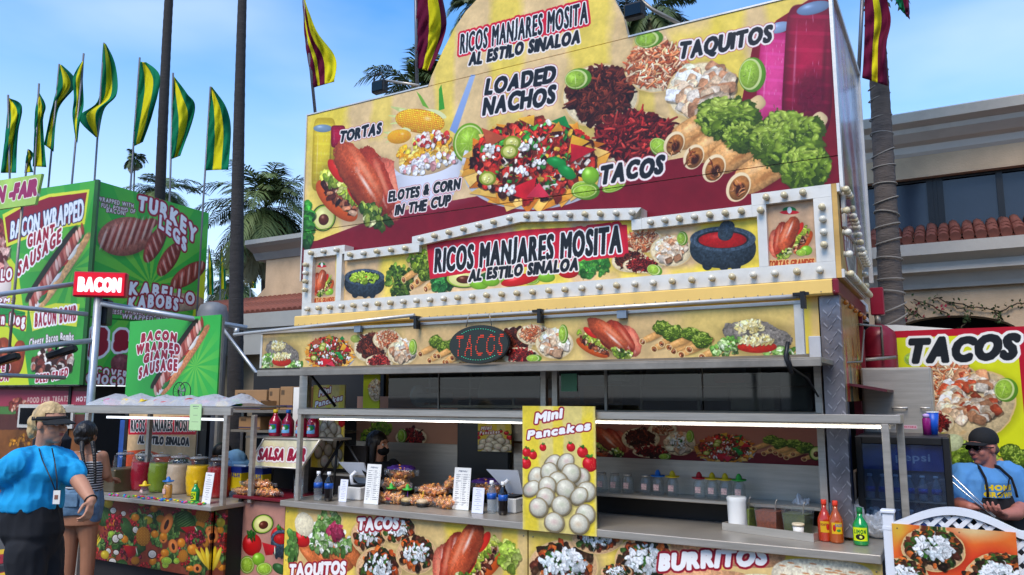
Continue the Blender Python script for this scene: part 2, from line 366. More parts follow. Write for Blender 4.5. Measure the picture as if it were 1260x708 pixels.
def text(art, s, p0, p1, h, fill, outs=(), bold=.1, shear=.15, jit=0, curve=0, gap=None, grow=0, photo=True, blur=0, flare=0):
    """baseline from p0 to p1 and cap height h, all in photograph units on the art's plane"""
    gs = [glyph(c) for c in s]; gap = .16+bold*1.3 if gap is None else gap
    xs = []; x = 0
    for g in gs: xs.append(x); x += g[1]+gap
    Wt = x-gap; O = art.P(*p0) if photo else np.array(p0, float); E_ = art.P(*p1) if photo else np.array(p1, float)
    mx_, my_ = (p0[0]+p1[0])/2, (p0[1]+p1[1])/2
    up = (art.P(mx_, my_-h)-art.P(mx_, my_)) if photo else np.array((0, -h), float)
    Xv = (E_-O)/Wt; hp = np.hypot(*up); SSx = 2
    tris = []; lg = np.random.default_rng(abs(len(s)+int(p0[0])))
    for i, (g, x0) in enumerate(zip(gs, xs)):
        if g[0] is None: continue
        T = g[0].copy(); gw = g[1]; k = 1+grow*(2*((x0+gw/2)/Wt)-1); jr = jit*lg.normal()*.8; js = 1+jit*lg.normal()*.5; jy = jit*lg.normal()*.5
        X = T[..., 0]-gw/2; Y = T[..., 1]-.5
        if flare: X = X*(1+flare*(Y))
        X, Y = (X*math.cos(jr)-Y*math.sin(jr))*js, (X*math.sin(jr)+Y*math.cos(jr))*js
        t = (x0+gw/2+X)/Wt; X = X+gw/2+x0+(Y+.5)*shear; Y = (Y+.5)*k+jy+curve*(1-(2*t-1)**2)
        tris.append(O+X[..., None]*Xv+Y[..., None]*up)
    if not tris: return
    T = np.concatenate(tris); pad = hp*(.3+bold)+2+sum(hp*o[0] for o in outs)
    w = art.win(T[..., 0].min()-pad, T[..., 0].max()+pad, T[..., 1].min()-pad, T[..., 1].max()+pad)
    if not w: return
    m = np.zeros(((w[3]-w[2])*SSx, (w[1]-w[0])*SSx), np.float32); T = (T-(w[0], w[2]))*SSx
    for a, b, c in T:
        lo = np.floor(np.minimum(np.minimum(a, b), c)).astype(int); hi = np.ceil(np.maximum(np.maximum(a, b), c)).astype(int)+1
        lo = np.maximum(lo, 0); hi = np.minimum(hi, (m.shape[1], m.shape[0]))
        if (hi <= lo).any(): continue
        gx = np.arange(lo[0], hi[0])+.5; gy = (np.arange(lo[1], hi[1])+.5)[:, None]
        def ed(p, q): return (q[0]-p[0])*(gy-p[1])-(q[1]-p[1])*(gx-p[0])
        e1, e2, e3 = ed(a, b), ed(b, c), ed(c, a); e = 1e-6
        m[lo[1]:hi[1], lo[0]:hi[0]][((e1 >= -e) & (e2 >= -e) & (e3 >= -e)) | ((e1 <= e) & (e2 <= e) & (e3 <= e))] = 1
    hb = min(hp, np.hypot(*Xv)*.95); m = dil(m, bold*hb*.5*SSx); layers = []; cur = m
    for r, c in outs: cur = dil(cur, r*hp*SSx); layers.append((cur, c))
    for q, c in reversed([(m, fill)]+layers):
        A = q.reshape(q.shape[0]//2, 2, q.shape[1]//2, 2).mean((1, 3))
        cc = hx(c) if not callable(c) else c(A.shape)
        art.comp(w, np.broadcast_to(cc, A.shape+(3,)), A)
def stucco(art, base='e2c48a', alt='ecd23c', patches=(), nz=.22):
    a = art.a; a[:] = hx(base)
    for (x, rx, y, ry, st) in patches:          # x,y canvas fractions
        U = (art.X/art.W-x)/rx; V = (art.Y/art.H-y)/ry; r = np.maximum(np.abs(U), np.abs(V))+.5*(nsample(NZ, art.X*.6, art.Y*.6)-.5)
        t = (np.clip((1-r)*2.5, 0, 1)*st)[..., None]; a[:] = a*(1-t)+hx(alt)*t
    n1 = nsample(NZ, art.X*1.3, art.Y*1.3); n2 = nsample(NF, art.X*.9, art.Y*.9)
    a *= (1+nz*(n1-.5)+.10*(n2-.5))[..., None]; np.clip(a, 0, 1, out=a)
# ---- foods; every one is drawn in a unit frame, u right, v down
def tortilla(f, c='efdcb2'):
    glow(f.sub(.03, .06, 1.16, 1.16), al=.45); ell(f, c, .22, .05, nz=.35, ring=('d9b87c', .94), wob=.06)
    for _ in range(7): ell(f.sub(rng.uniform(-.7, .7), rng.uniform(-.7, .7), .12, .08), 'b98848', 0, 0, al=.35, soft=.6)
BR = ['3b1712', '5a2418', '2a100d', '73301f', '4b1d14']; RDM = ['5e1716', '861d1c', '3a0f10', 'a1332b', '471310']
PORK = ['d98a60', 'c06a42', 'e8a880', 'a8502f', 'eab893', '8c3f25']; CHK = ['f3dcc2', 'ead0b0', 'dcae86', 'fff0dc', 'c98e66', 'e9c9a4']
GU = ['7c9a20', '97b32c', '5f7f18', 'abc247', '466312', '86a52e']; PICO = ['d22a20', 'd8402f', 'b81a16', '7c1c12', '2f7a2a', 'e8d8c8', '9c2a1a']
def taco(f, pal, n=90, size=.1, asp=2.0, onion=False, c='efdcb2', p=2, fill=.72):
    tortilla(f, c); pile(f.sub(0, -.05, fill, fill), n, size/fill*.9, pal, asp, p=p, dome=.12)
    if p == 2 and not onion: strands(f.sub(0, -.1, fill, fill*.95), int(n*1.2), size*4.4, size*1.0, [hx(q_)*1.25 for q_ in pal], curl=.25)
    if onion:
        strands(f.sub(0, -.08, .6, .55), 14, .5, .05, ['e9eef0', 'f8fafa'])
        pile(f.sub(0, -.08, .55, .5), n//3, .1, ['2e5a1e', '3f7428', '1f4216'], 1.5)
        pile(f.sub(0, -.1, .58, .52), n//2, .11, ['e9eef0', 'f8fafa', 'd5dfe2'], 1.9, hl=.05)
def lime_half(f):
    glow(f.sub(.03, .06, 1.12, 1.12), al=.35); ell(f, '6fa61c', .3, .1); ell(f.sub(0, 0, .9, .9), 'd0dc8c', .1, 0); ell(f.sub(0, 0, .82, .82), '98c034', .35, .12, nz=.3)
    for k in range(9):
        a = k*40+9; ell(f.sub(.4*math.cos(math.radians(a)), .4*math.sin(math.radians(a)), .34, .02, a), 'e6f2b0', 0, 0, al=.8)
def lime_whole(f): ell(f, '7fb82a', .4, .35, nz=.1)
def wedge(f, flip=1):
    ell(f, '5d9420', .25, 0); ell(f.sub(-.14*flip, -.02, .84, .9), 'd0dc90', .1, 0); ell(f.sub(-.2*flip, -.02, .72, .8), '9cc23c', .35, .12, nz=.3); strands(f.sub(-.2*flip, 0, .6, .7), 18, .4, .03, ['c8e070', '86b030'], curl=.1)
    ell(f.sub(-.2*flip, 0, .03, .75, 8), 'eef6c4', 0, 0)
def avocado(f):
    glow(f.sub(.03, .06, 1.14, 1.12), al=.45); ell(f, '2b4a1a', .3, .1); ell(f.sub(.02, 0, .9, .92), '9fbf3e', .15, 0); ell(f.sub(.03, 0, .8, .83), 'e6e28e', .15, .1)
    ell(f.sub(.05, .12, .43, .42), '5c2410', .5, .35)
def guac(f, n=200):
    glow(f.sub(.03, .08, 1.12, 1.12), al=.4); ell(f, '4a6418', .5, 0, wob=.6, nz=.5)
    g = rng; lit, mid, dk = hx('b4c850'), hx('789624'), hx('2c400c')
    for i in range(n):
        r = math.sqrt(g.random())*.96; t = g.random()*6.28; u, v = r*math.cos(t), r*math.sin(t); k = .5-.42*u*.5-.55*v+.22*g.normal(); k = min(1, max(0, k))
        c = dk+(mid-dk)*min(1, k*2) if k < .5 else mid+(lit-mid)*(k*2-1); z = g.uniform(.05, .14)
        h = f.sub(u*.95, v*.95, z*1.7, z*.8, g.uniform(0, 180)); ell(h.sub(.1, .45, 1.1, 1.1), dk*.8, 0, 0, al=.45, soft=.6, wob=.8); ell(h, c, .35, .18*(k > .4), al=.9, soft=.25, wob=1, nz=.3)
    for i in range(n//4):
        r = math.sqrt(g.random())*.85; t = g.random()*6.28; ell(f.sub(r*math.cos(t), r*math.sin(t)-.05, .025, .015, g.uniform(0, 180)), 'eef4c0', 0, 0, al=.7)
def flautas(f, n=4, guac_=True):
    for i in range(n):
        row = i % 2; x0 = -.75+.42*i+.1*row; y0 = .25+.32*row+.05*i
        g = f.sub(x0+.45, y0-.25, .62, .19, -28); glow(g.sub(0, .25, 1.05, 1.3), al=.35)
        ell(g, 'e0a45c', .45, .1, p=3, nz=.3); ell(f.sub(x0-.03, y0+.03, .15, .2, -20), 'f0cf90', .15, 0); ell(f.sub(x0-.03, y0+.03, .115, .155, -20), 'a8622c', .6, .0); ell(f.sub(x0-.02, y0+.05, .06, .09, -20), '3a180a', 0, 0, soft=.5)
        pile(f.sub(x0-.03, y0+.03, .07, .1), 6, .35, PORK, 1.3)
    if guac_:
        for (u, v, a, b) in ((.1, -.42, .42, .36), (.6, -.1, .45, .45)):
            guac(f.sub(u, v, a, b), 90)
def torta(f, m=1):
    F = lambda u, v, a, b, r: f.sub(u*m, v, a, b, r*m)
    glow(f.sub(0, .05, 1.12, 1.05), al=.4)
    ell(F(-.42, .42, .66, .3, 36), 'd8571c', .4, .15, nz=.15); ell(F(-.36, .3, .62, .2, 36), '8fae35', .3, 0, wob=.5)
    pile(F(-.35, .34, .55, .14, 36), 60, .16, PORK+BR, 2.2)
    pile(F(-.3, .12, .74, .12, 33), 60, .16, ['c4cc4a', 'a5bb36', 'dfe07a', '7f9c26'], 2)
    ell(F(-.52, -.28, .34, .14, 48), 'd4291c', .3, .15); ell(F(.18, .36, .48, .13, 38), 'd8231a', .25, .25); ell(F(.18, .33, .4, .08, 38), 'f06a50', .2, 0)
    ell(F(.34, -.1, .78, .56, 58), '8e2a18', .4, 0, nz=.3, wob=.15)
    for (u, v, a, b, r, c) in ((.72, -.02, .74, .34, 74, 'dc6c54'), (.42, -.16, .86, .34, 62, 'b03c26'), (.02, -.24, .92, .38, 50, 'cc5832')):
        g = F(u, v, a, b, r); ell(g.sub(0, .04, 1.04, 1.08), '3c0e08', 0, 0, al=.55, soft=.4, wob=.2); ell(g, c, .6, .06, nz=.45, wob=.25, p=2.3)
        ell(g.sub(.05, -.5, .85, .28), 'f2a27c', .1, 0, al=.65, soft=.8, wob=.6); ell(g.sub(.1, .45, .85, .45), '6c2010', 0, 0, al=.55, soft=.9, wob=.6)
        ell(g.sub(.3, -.1, .6, .2), 'fdeee2', 0, 0, al=.9, soft=.95, wob=.9); strands(g.sub(.2, -.05, .7, .4), 24, .06, .02, ['fff4ea', 'f0c8b0', 'fbe2d0'], curl=.1)
    pile(F(.52, .62, .34, .22, 20), 40, .2, ['53701e', '2f4a14', 'a9ba4a', '7a8f2c', 'e0dfa0'], 1.8)
CHIP = ['f0a93c', 'e8952a', 'f6c35c', 'd9761c', 'ffd070']
def strands(fr, n, ln, wd, pal, rim=.95, curl=.5):
    g = rng; R = fr.R
    for i in range(n):
        r = math.sqrt(g.random())*rim; t = g.random()*6.28; c = fr.at(r*math.cos(t), r*math.sin(t)); a = g.random()*6.28; k = g.normal()*curl; q = hx(pal[g.integers(len(pal))])*(.8+.4*g.random()); L_ = ln*R*(.6+.8*g.random())
        L1 = []; L2 = []; p = np.array(c, float)
        for j in range(5):
            d = np.array((math.cos(a+k*j), math.sin(a+k*j))); w = wd*R*(1-.25*abs(j-2))*.5; nn = np.array((-d[1], d[0])); L1.append(p+nn*w); L2.append(p-nn*w); p = p+d*L_/4
        P_ = L1+L2[::-1]; poly(fr.art, [x+(.6, 1.2) for x in P_], q*.2, photo=False, al=.5); poly(fr.art, P_, np.clip(q*1.15, 0, 1), nz=.5, photo=False, grad=q*.7)
def chip(f, u, v, r, col, rot=None):
    a = rng.random()*6.3 if rot is None else rot; pts = [f.at(u+r*math.cos(a+k*2.09+.2*rng.normal()), v+r*math.sin(a+k*2.09+.2*rng.normal())) for k in range(3)]
    poly(f.art, [q+(1, 2) for q in pts], '2a1408', photo=False, al=.35); poly(f.art, pts, col, nz=.3, photo=False, grad=hx(col)*.85)
def nachos(f):
    ell(f.sub(.02, .28, 1.05, .78), 'cfd3e0', .2, 0); glow(f.sub(0, .1, 1.15, 1.1), al=.35)
    for k in range(30):
        a = k/30*6.28; chip(f, .9*math.cos(a), .12+.78*math.sin(a), .24, CHIP[k % 5])
    ell(f.sub(-.02, 0, .86, .82), '6a2a14', .4, 0, wob=.3)
    pile(f.sub(0, .0, .88, .84), 260, .065, ['4a1c12', '8b2b1c', 'c7271c', 'e03a2a', 'c98a4a', '6e2a1a', 'b81f18', '35120c'], 1.4)
    pile(f.sub(0, -.1, .78, .74), 150, .06, PICO+['cf2a1e', 'd83a22'], 1.5, p=3)
    pile(f.sub(0, 0, .85, .8), 200, .035, ['3f9a34', '2a7a28', 'e8dccc', 'd8a838', '5a1c12', '3a120c', 'e04030', '8a2818'], 1.7, p=3); strands(f.sub(0, 0, .8, .75), 60, .13, .02, ['c81c1c', '6c2010', 'e8b040', '7aa838', 'f4ece0'])
    for (u, v, c, r) in ((.62, -.25, 'f0b030', .26), (.72, -.1, 'd01c2c', .22), (.5, -.72, '1c8a40', .16), (.42, -.62, 'e8a030', .13), (-.55, -.55, 'c85a38', .25), (0, -.85, 'f0b23a', .16), (.75, .55, 'f0a030', .14), (-.15, .6, 'cf1a28', .3), (.1, .72, 'd83048', .22)):
        chip(f, u, v, r, c)
    for (u, v, r) in ((.38, .1, 30), (.5, .3, 60)): ell(f.sub(u, v, .17, .1, r), '1a8838', .3, .15, wob=.5); 
    for (u, v) in ((.0, -.3), (-.15, .25), (-.55, -.3), (.1, .1), (.8, .35), (-.35, .62)): pile(f.sub(u, v, .13, .09), 10, .3, ['f2eee8', 'ffffff', 'dcd4d0'], 1.3)
    for (u, v) in ((-.25, -.38), (-.66, .35), (-.3, -.2)):
        ell(f.sub(u, v, .14, .16), '8a9a24', .3, .1); ell(f.sub(u, v, .1, .12), 'd2d070', .2, .1); pile(f.sub(u, v, .06, .07), 6, .3, ['f0eaa0', 'ddd080'], 1)
def molcajete(f, fill, pestle=False):
    glow(f.sub(0, .15, 1.15, 1.1), al=.4)
    for x in (-.45, .4, .05): ell(f.sub(x, .8, .16, .22), '1f2a33', .3, 0, nz=.7)
    ell(f.sub(0, .1, 1, .82), '2e3c48', .5, .08, nz=.9, p=2.3); ell(f.sub(0, -.28, 1, .52), '46586a', .2, 0, nz=.9); ell(f.sub(0, -.26, .8, .38), '1d262d', .1, 0, nz=.5)
    if fill == 'g': pile(f.sub(0, -.25, .7, .34), 110, .13, ['a8cc30', '8fb626', 'c4dd58', 'b8d444', '7ba01e'], 1.4, dark=.25); ell(f.sub(.1, -.3, .06, .05), 'd02a18', .2, 0); ell(f.sub(-.3, -.15, .05, .03), 'c02a18', .2, 0)
    else: ell(f.sub(0, -.24, .74, .34), 'b01414', .25, .15, nz=.35)
    if pestle: ell(f.sub(.12, -.62, .24, .42, 10), '3a4956', .4, .1, nz=.9, p=2.6)
def corn(f):
    pts = [(-1.25, -.9), (-.7, -.35), (-1.3, -.1), (-.75, .1), (-1.2, .6), (-.6, .45), (0, .85), (.3, .55), (.2, -.6)]
    poly(f.art, [f.at(*p) for p in pts], 'c6cf83', smooth=True, nz=.3, photo=False); poly(f.art, [f.at(*p) for p in ((-.9, -.7), (-.3, -.85), (.6, -1.1), (1, -.5), (-.2, -.4))], 'dfe0a4', smooth=True, photo=False)
    ell(f, 'e08e18', .3, 0)
    for j in range(-5, 6):
        for i in range(-13, 14):
            u, v = i/14, j/6+.03*(i % 2)
            if u*u+v*v < .92: ell(f.sub(u, v, .042, .085), np.array((.97, .72+.05*rng.normal(), .18))*(1-.22*v), .35, .15)
    ell(f.sub(.3, -.3, .2, .25), 'fff0c8', 0, 0, al=.6, soft=.9)
def cup(art, q):
    """q: four corners tl,tr,br,bl of the cup in photo px"""
    poly(art, q, 'e9eaf2', sh=.18, grad='cfd2e2'); tl, tr, br, bl = q
    mid = lambda a, b, t: (a[0]+(b[0]-a[0])*t, a[1]+(b[1]-a[1])*t)
    poly(art, [mid(tl, bl, .1), mid(tr, br, .1), mid(tr, br, .2), mid(tl, bl, .2)], 'd3d6e6', al=.8)
def asada(f):
    glow(f.sub(0, .05, 1.1, 1.1), al=.35)
    ell(f.sub(-.1, -.2, .72, .6, 20), '857c72', .4, .05, nz=.8, wob=.35); ell(f.sub(.3, .05, .62, .5, 40), '7b736a', .4, .05, nz=.9, wob=.35)
    for (u, v) in ((-.78, .6), (-.6, .3), (.75, .7), (.5, .8)): pile(f.sub(u, v, .32, .3), 40, .2, ['8fb85c', 'b8d48c', '6d9a3e', 'dfecc4', '4f7d2c'], 1.5, hl=.1)
    ell(f.sub(.02, .45, .48, .3), 'c42a16', .35, .25, nz=.3)
    for (u, v, a, b) in ((-.15, -.5, .33, .3), (0, .15, .42, .24)): pile(f.sub(u, v, a, b), 80, .12, ['f3e3a4', 'e6d28c', 'fff2c0', 'd2bc70'], 2.6, hl=.05, dark=.35)
def sausage(f, bun='e4ac70'):
    """long axis u"""
    glow(f.sub(0, .1, 1.05, 1.2), al=.35)
    ell(f.sub(.02, .62, .98, .4), bun, .35, .1, nz=.5, p=3); ell(f.sub(0, -.55, .98, .38), '2c2a1e', .3, 0, p=3)
    for k in range(10):
        u = -.85+k*.18; ell(f.sub(u, .28+.1*math.sin(k*2), .16, .24), ['e9e6e4', '2f7a3a', 'c82a24', 'e8e4dc'][k % 4], .3, .1, wob=.3)
    ell(f.sub(0, -.1, 1, .42), 'b0564a', .45, .1, p=3)
    for k in range(22):
        u = -.94+k*.09; ell(f.sub(u, -.1+.05*math.sin(k), .05, .4, 14), ['f0b8a8', '9c3a30', 'd07a68', 'f8d4c4'][k % 4], .3, .05, al=.85)
def jar(f, col, col2):
    ell(f, col, .35, 0, p=6, nz=.1, col2=col2)
    for k in range(7): ell(f.sub(0, -.8+k*.26, .98, .035), np.clip(hx(col)*1.25+.05, 0, 1), 0, 0, p=4, al=.22)
    for k in range(26): ell(f.sub(rng.uniform(-.7, .7), rng.uniform(-.85, .85), .02, .06), 'ffe6ee', 0, 0, al=.5)
    ell(f.sub(-.55, 0, .07, .8), 'ffe0ea', 0, 0, al=.35, soft=.9); ell(f.sub(.62, 0, .12, .85), hx(col)*.4, 0, 0, al=.5, soft=.8)
def pancakes(f, pts, r):
    for (u, v, a) in pts:
        g = f.sub(u, v, r*(1-.3*abs(math.sin(a))), r, math.degrees(a)*.6); glow(g.sub(.08, .12, 1.12, 1.12), al=.6)
        ell(g, 'd4ccb2', .6, .03, nz=.2, col2='a8946c', wob=.08); ell(g.sub(-.04, -.04, .82, .84), 'e2dcc6', .45, .1, nz=.15, wob=.08); ell(g.sub(rng.uniform(-.3, .3), rng.uniform(-.3, .3), .5, .4), ('d8a8a4', 'b8c09c', 'd8b48c')[rng.integers(3)], 0, 0, al=.5, soft=.9)
def strawberry(f):
    ell(f, 'cf1420', .4, .3)
    for _ in range(14): ell(f.sub(rng.uniform(-.7, .7), rng.uniform(-.7, .7), .05, .05), 'f4b060', 0, 0)
    pile(f.sub(0, -.95, .5, .2), 8, .35, ['3f8a2c', '2c6a20'], 2)
def tomato(f): ell(f, 'c8181a', .45, .35); pile(f.sub(0, -.8, .35, .14), 7, .5, ['3a7a2a', '285a1c'], 3)
def grapes(f, c): pile(f, 40, .16, c, 1, hl=.35, sh=.5)
def pineapple(f):
    pile(f.sub(0, -1.25, .5, .55), 34, .13, ['3f6a2c', '5d8a3e', '27481c', '86a860'], 4, rot=90)
    ell(f, 'b8701c', .4, 0)
    for j in range(-6, 7):
        for i in range(-4, 5):
            u, v = (i+.5*(j % 2))/4.6, j/6.6
            if u*u+v*v < .9: ell(f.sub(u, v, .1, .075), 'dc9a34' if (i+j) % 2 else 'c98428', .5, .2)
def melon(f):
    ell(f, '2c5220', .35, .1, nz=.3)
    for k in range(-4, 5): ell(f.sub(k*.2, 0, .04, math.sqrt(max(.05, 1-(k*.2)**2))*.97, 0), '84a868', 0, 0, al=.8, wob=.4)
def slice_(f):
    poly(f.art, [f.at(*p) for p in ((-1, -.9), (1, -.7), (.7, .7), (-.2, 1))], 'c01c24', nz=.3, photo=False, grad='96121a'); ell(f.sub(.9, 0, .08, .8, -10), 'e8f0d0', 0, 0)
def papaya(f):
    ell(f, 'e0803a', .35, .1); ell(f.sub(0, 0, .82, .86), 'ee8a40', .15, .1); ell(f.sub(0, .05, .36, .5), '5a2412', .2, 0); pile(f.sub(0, .05, .28, .42), 30, .16, ['1c1612', '2c221a'], 1, hl=.3)
def coconut(f): ell(f, '4a2c18', .4, .1, nz=.5); ell(f.sub(.05, -.03, .82, .8), 'f2ede2', .1, .05); ell(f.sub(.07, 0, .6, .58), 'dcd6cc', .35, 0)
def orange(f): ell(f, 'e48a1e', .35, .25, nz=.2)
def bananas(f):
    for k in range(5): ell(f.sub(-.5+k*.26, .1+.05*k, .2, .95, -30+k*16), 'eec41c' if k % 2 else 'f6d53a', .45, .1)
    ell(f.sub(-.05, -.85, .14, .2), '5a4a14', .2, 0)
# ------------------------------------------------------------------ common materials
STEEL = mat('brushed_steel', 'b2aa9e', .36, .55, .14, 3, .12, 90, dirt=.25, stretch=(1, 1, 14))
STEELD = mat('dull_steel', '8e877c', .45, .45, .2, 5, .1, 80, dirt=.35)
ALU = mat('aluminium', 'd2ccc2', .38, .45, .1, 6, .06, 60, dirt=.25)
WHITE = mat('white_paint', 'e4e0d8', .4, 0, .06, 5, .05, 40, dirt=.15)
SILV = mat('marquee_metal', 'dad5ca', .4, .25, .08, 4, .08, 30, dirt=.3)
BLACK = mat('black_plastic', '141416', .45, 0, .2, 9)
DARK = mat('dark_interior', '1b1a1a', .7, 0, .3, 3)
DRAB = mat('interior_wall', '85786e', .7, 0, .2, 2)
MARO = mat('maroon_paint', '7c1224', .38, 0, .12, 4, .04, 30, dirt=.2)
CREAM = mat('cream_paint', 'e6bf6a', .42, 0, .07, 3, .06, 12, dirt=.25)
CARD = mat('cardboard', '94714c', .85, 0, .1, 5, .1, 60)
TAPE = mat('parcel_tape', '3a2f4a', .4)
PAPER = mat('paper', 'e4e4e0', .7, 0, .03, 3)
GLASS = clear('clear_plastic', 'f4f8f8', .05, .05)
DGLASS = mat('dark_glass', '0a0d0f', .05, 0, .3, 1.5, spec=.45)
# ------------------------------------------------------------------ prints
MA = '1e2126'; WH = 'f6f4f2'; MR = '8e1226'; RD = 'd01c34'
OUT1 = ((.09, 'e9dccb'), (.05, 'a8324a'))           # dark letters with pale edge
def dark_words(a, s, p0, p1, h, jit=.06, **k): text(a, s, p0, p1, h, MA, ((.10, 'f1e6df'), (.03, 'b04a5c')), bold=.22, shear=.22, jit=jit, gap=.22, flare=.12, **k)
def white_words(a, s, p0, p1, h, jit=.06, **k): text(a, s, p0, p1, h, WH, ((.10, MR), (.04, 'b8283c')), bold=.24, shear=.15, jit=jit, gap=.24, flare=.1, **k)
# billboard
BB = Art(FP(.38), *( (lambda l, r: (l[0]-.05, r[0]+.05))(onw(373, 310, .38), onw(1019, -5, .38)) ), 2.2, 5.35, 300)
stucco(BB, 'e0bf88', 'e8cf42', ((.06, .07, .38, .12, .9), (.20, .03, .36, .1, .5), (.47, .04, .3, .25, .7), (.345, .025, .3, .4, .6), (.63, .045, .3, .4, .7), (.72, .02, .3, .5, .5), (.85, .03, .25, .5, .7), (.93, .03, .2, .4, .6), (.06, .06, .6, .25, .6), (.8, .05, .45, .12, .6)))
def BBband(a):
    # maroon lower field with a pale violet halo over it
    poly(a, ((360, 300), (390, 296), (480, 262), (560, 246), (640, 232), (700, 232), (780, 205), (860, 190), (905, 160), (925, 60), (955, 25), (1010, -10), (1060, -20), (1060, 520), (360, 520)), '7d1022', smooth=False, nz=.16, grad='6a0c1e')
    for (x, y, rx, ry, al) in ((520, 250, 90, 16, .35), (430, 262, 50, 24, .4), (700, 236, 80, 12, .3)):
        ell(a.fr(x, y, rx, ry, -12), 'b8a2a8', 0, 0, al=al, soft=.9)
BBband(BB)
jar(BB.fr(398, 190, 14, 46, 2), 'e2c832', 'c8a820'); ell(BB.fr(397, 158, 12, 5), '7c93a8', .3, .2)
jar(BB.fr(416, 168, 9, 14), 'b01236', '7c0c26')
jar(BB.fr(952, 100, 21, 62, 4), 'e0468e', 'c02468'); ell(BB.fr(958, 34, 16, 7, -14), '8aa0c0', .3, .2)
jar(BB.fr(994, 84, 31, 80, 3), 'b01440', '6c0c28'); ell(BB.fr(996, 118, 27, 40, 3), '5c0c26', 0, 0, al=.75, soft=.5, wob=.5, nz=.5); ell(BB.fr(1000, 10, 22, 8, -14), '6d86a8', .3, .2)
avocado(BB.fr(398, 268, 15, 17, 15)); pile(BB.fr(376, 275, 9, 26), 50, .25, ['2f7a22', '3c9a2c', '1f5a18'], 1.4)
torta(BB.fr(438, 228, 52, 52, 8))
corn(BB.fr(516, 149, 31, 15, 8)); corn(BB.fr(491, 168, 15, 9, -8))
poly(BB, ((553, 160), (579, 92), (585, 92), (561, 165)), '9cb4dc', grad='7a94c6')
poly(BB, ((540, 136), (540, 110), (543, 104), (547, 134)), '3f9a2a'); poly(BB, ((520, 130), (512, 112), (518, 118), (528, 134)), '6ea832')
cup(BB, ((485, 207), (574, 184), (558, 240), (494, 254)))
ell(BB.fr(525, 195, 43, 20, -14), 'd9b88c', .25, 0)
pile(BB.fr(525, 186, 38, 18, -12), 110, .11, ['f0a822', 'e29018', 'f6bc3c', 'fad270'], 1.1); pile(BB.fr(528, 200, 38, 10, -12), 90, .12, ['f2efef', 'fff', 'dcd8de', 'c23a34'] if 0 else ['f2efef', 'ffffff', 'dcd8de', 'e4a0a0'], 1.1); pile(BB.fr(530, 172, 22, 9, -12), 50, .16, ['b8322c', 'e8c8b8', 'f2eaea'], 1.2)
lime_half(BB.fr(577, 176, 20, 25, 8)); jar(BB.fr(572, 194, 3, 10, 14), 'e9eaf2', 'dfe0ea')
taco(BB.fr(737, 118, 48, 40, -8), BR, 240, .085, 2.1, fill=.8); wedge(BB.fr(711, 97, 17, 13, -14)); 
taco(BB.fr(780, 170, 52, 34, -4), RDM, 240, .085, 2.3, fill=.85); wedge(BB.fr(812, 182, 15, 11, 40))
taco(BB.fr(806, 82, 40, 32, -6), PORK, 190, .085, 3.2, fill=.84); wedge(BB.fr(798, 48, 18, 11, -10))
taco(BB.fr(862, 112, 44, 36, -14), CHK, 80, .16, 1.5, p=4, fill=.8); wedge(BB.fr(925, 92, 17, 22, 6))
nachos(BB.fr(652, 196, 84, 58, -4))
wedge(BB.fr(720, 234, 18, 12, 5)); lime_half(BB.fr(719, 235, 17, 9, -5)); lime_whole(BB.fr(726, 216, 11, 11)); lime_half(BB.fr(755, 229, 16, 7, -20))
# flautas with salsa verde on the billboard, pair by pair
for (x0, y0, x1, y1, r) in ((829, 175, 888, 142, 17), (853, 191, 905, 160, 17), (878, 205, 944, 160, 19), (908, 228, 975, 186, 20)):
    cx, cy = (x0+x1)/2, (y0+y1)/2; ln = math.hypot(x1-x0, y1-y0)/2; an = math.degrees(math.atan2(y1-y0, x1-x0))
    ell(BB.fr(cx, cy+6, ln*1.05, r*1.1, an), '2a1408', 0, 0, al=.4, soft=.5); ell(BB.fr(cx, cy, ln*1.02, r, an), 'dfa260', .6, .12, p=4, nz=.5); ell(BB.fr(cx, cy-r*.35, ln*.85, r*.3, an), 'f2c890', 0, 0, al=.6, soft=.8, wob=.4); ell(BB.fr(cx, cy+r*.5, ln*.85, r*.25, an), '8a4a1c', 0, 0, al=.4, soft=.8, wob=.4)
    ell(BB.fr(x0, y0+2, r*.72, r*.98, 28), 'f6dcae', .15, 0); ell(BB.fr(x0+1, y0+3, r*.58, r*.82, 28), 'b87438', .7, .0, nz=.4); ell(BB.fr(x0+2, y0+5, r*.34, r*.5, 28), '3c180a', .2, 0, soft=.4); strands(BB.fr(x0-1, y0+4, r*.42, r*.6), 9, .9, .2, ['d8905c', 'a85a30', '7c3416'])
ell(BB.fr(930, 128, 12, 9, -35), 'e6c48c', .3, .1, p=3); ell(BB.fr(1004, 152, 16, 10, -50), 'ecd09c', .3, .1, p=3)
for (x, y, a, b, n) in ((893, 146, 38, 27, 300), (912, 168, 24, 20, 120), (966, 172, 46, 36, 420), (990, 206, 32, 30, 220)): guac(BB.fr(x, y, a, b), n)
# words on the billboard
def brand_words(a, p0, p1, h, q0, q1, h2, grow=0, curve=0, box=None, jit2=.04):
    if box: poly(a, box, 'c41632', smooth=False)
    text(a, 'RICOS MANJARES MOSITA', p0, p1, h, MA, ((.05, 'f4f2ee'), (.10, RD)), bold=.2, shear=.12, gap=.24, grow=grow, curve=curve)
    if q0: text(a, 'AL ESTILO SINALOA', q0, q1, h2, MA, ((.11, 'efe4da'),), bold=.26, shear=.22, jit=jit2, gap=.26)
brand_words(BB, (566, 66), (722, 28), 26, (577, 80), (712, 52), 15)
dark_words(BB, 'TORTAS', (418, 175), (468, 164), 13); dark_words(BB, 'ELOTES & CORN', (478, 248), (565, 232), 12.5, jit=.05); dark_words(BB, 'IN THE CUP', (486, 265), (553, 252), 12.5, jit=.05)
dark_words(BB, 'LOADED', (597, 116), (681, 101), 19); dark_words(BB, 'NACHOS', (594, 141), (681, 126), 21)
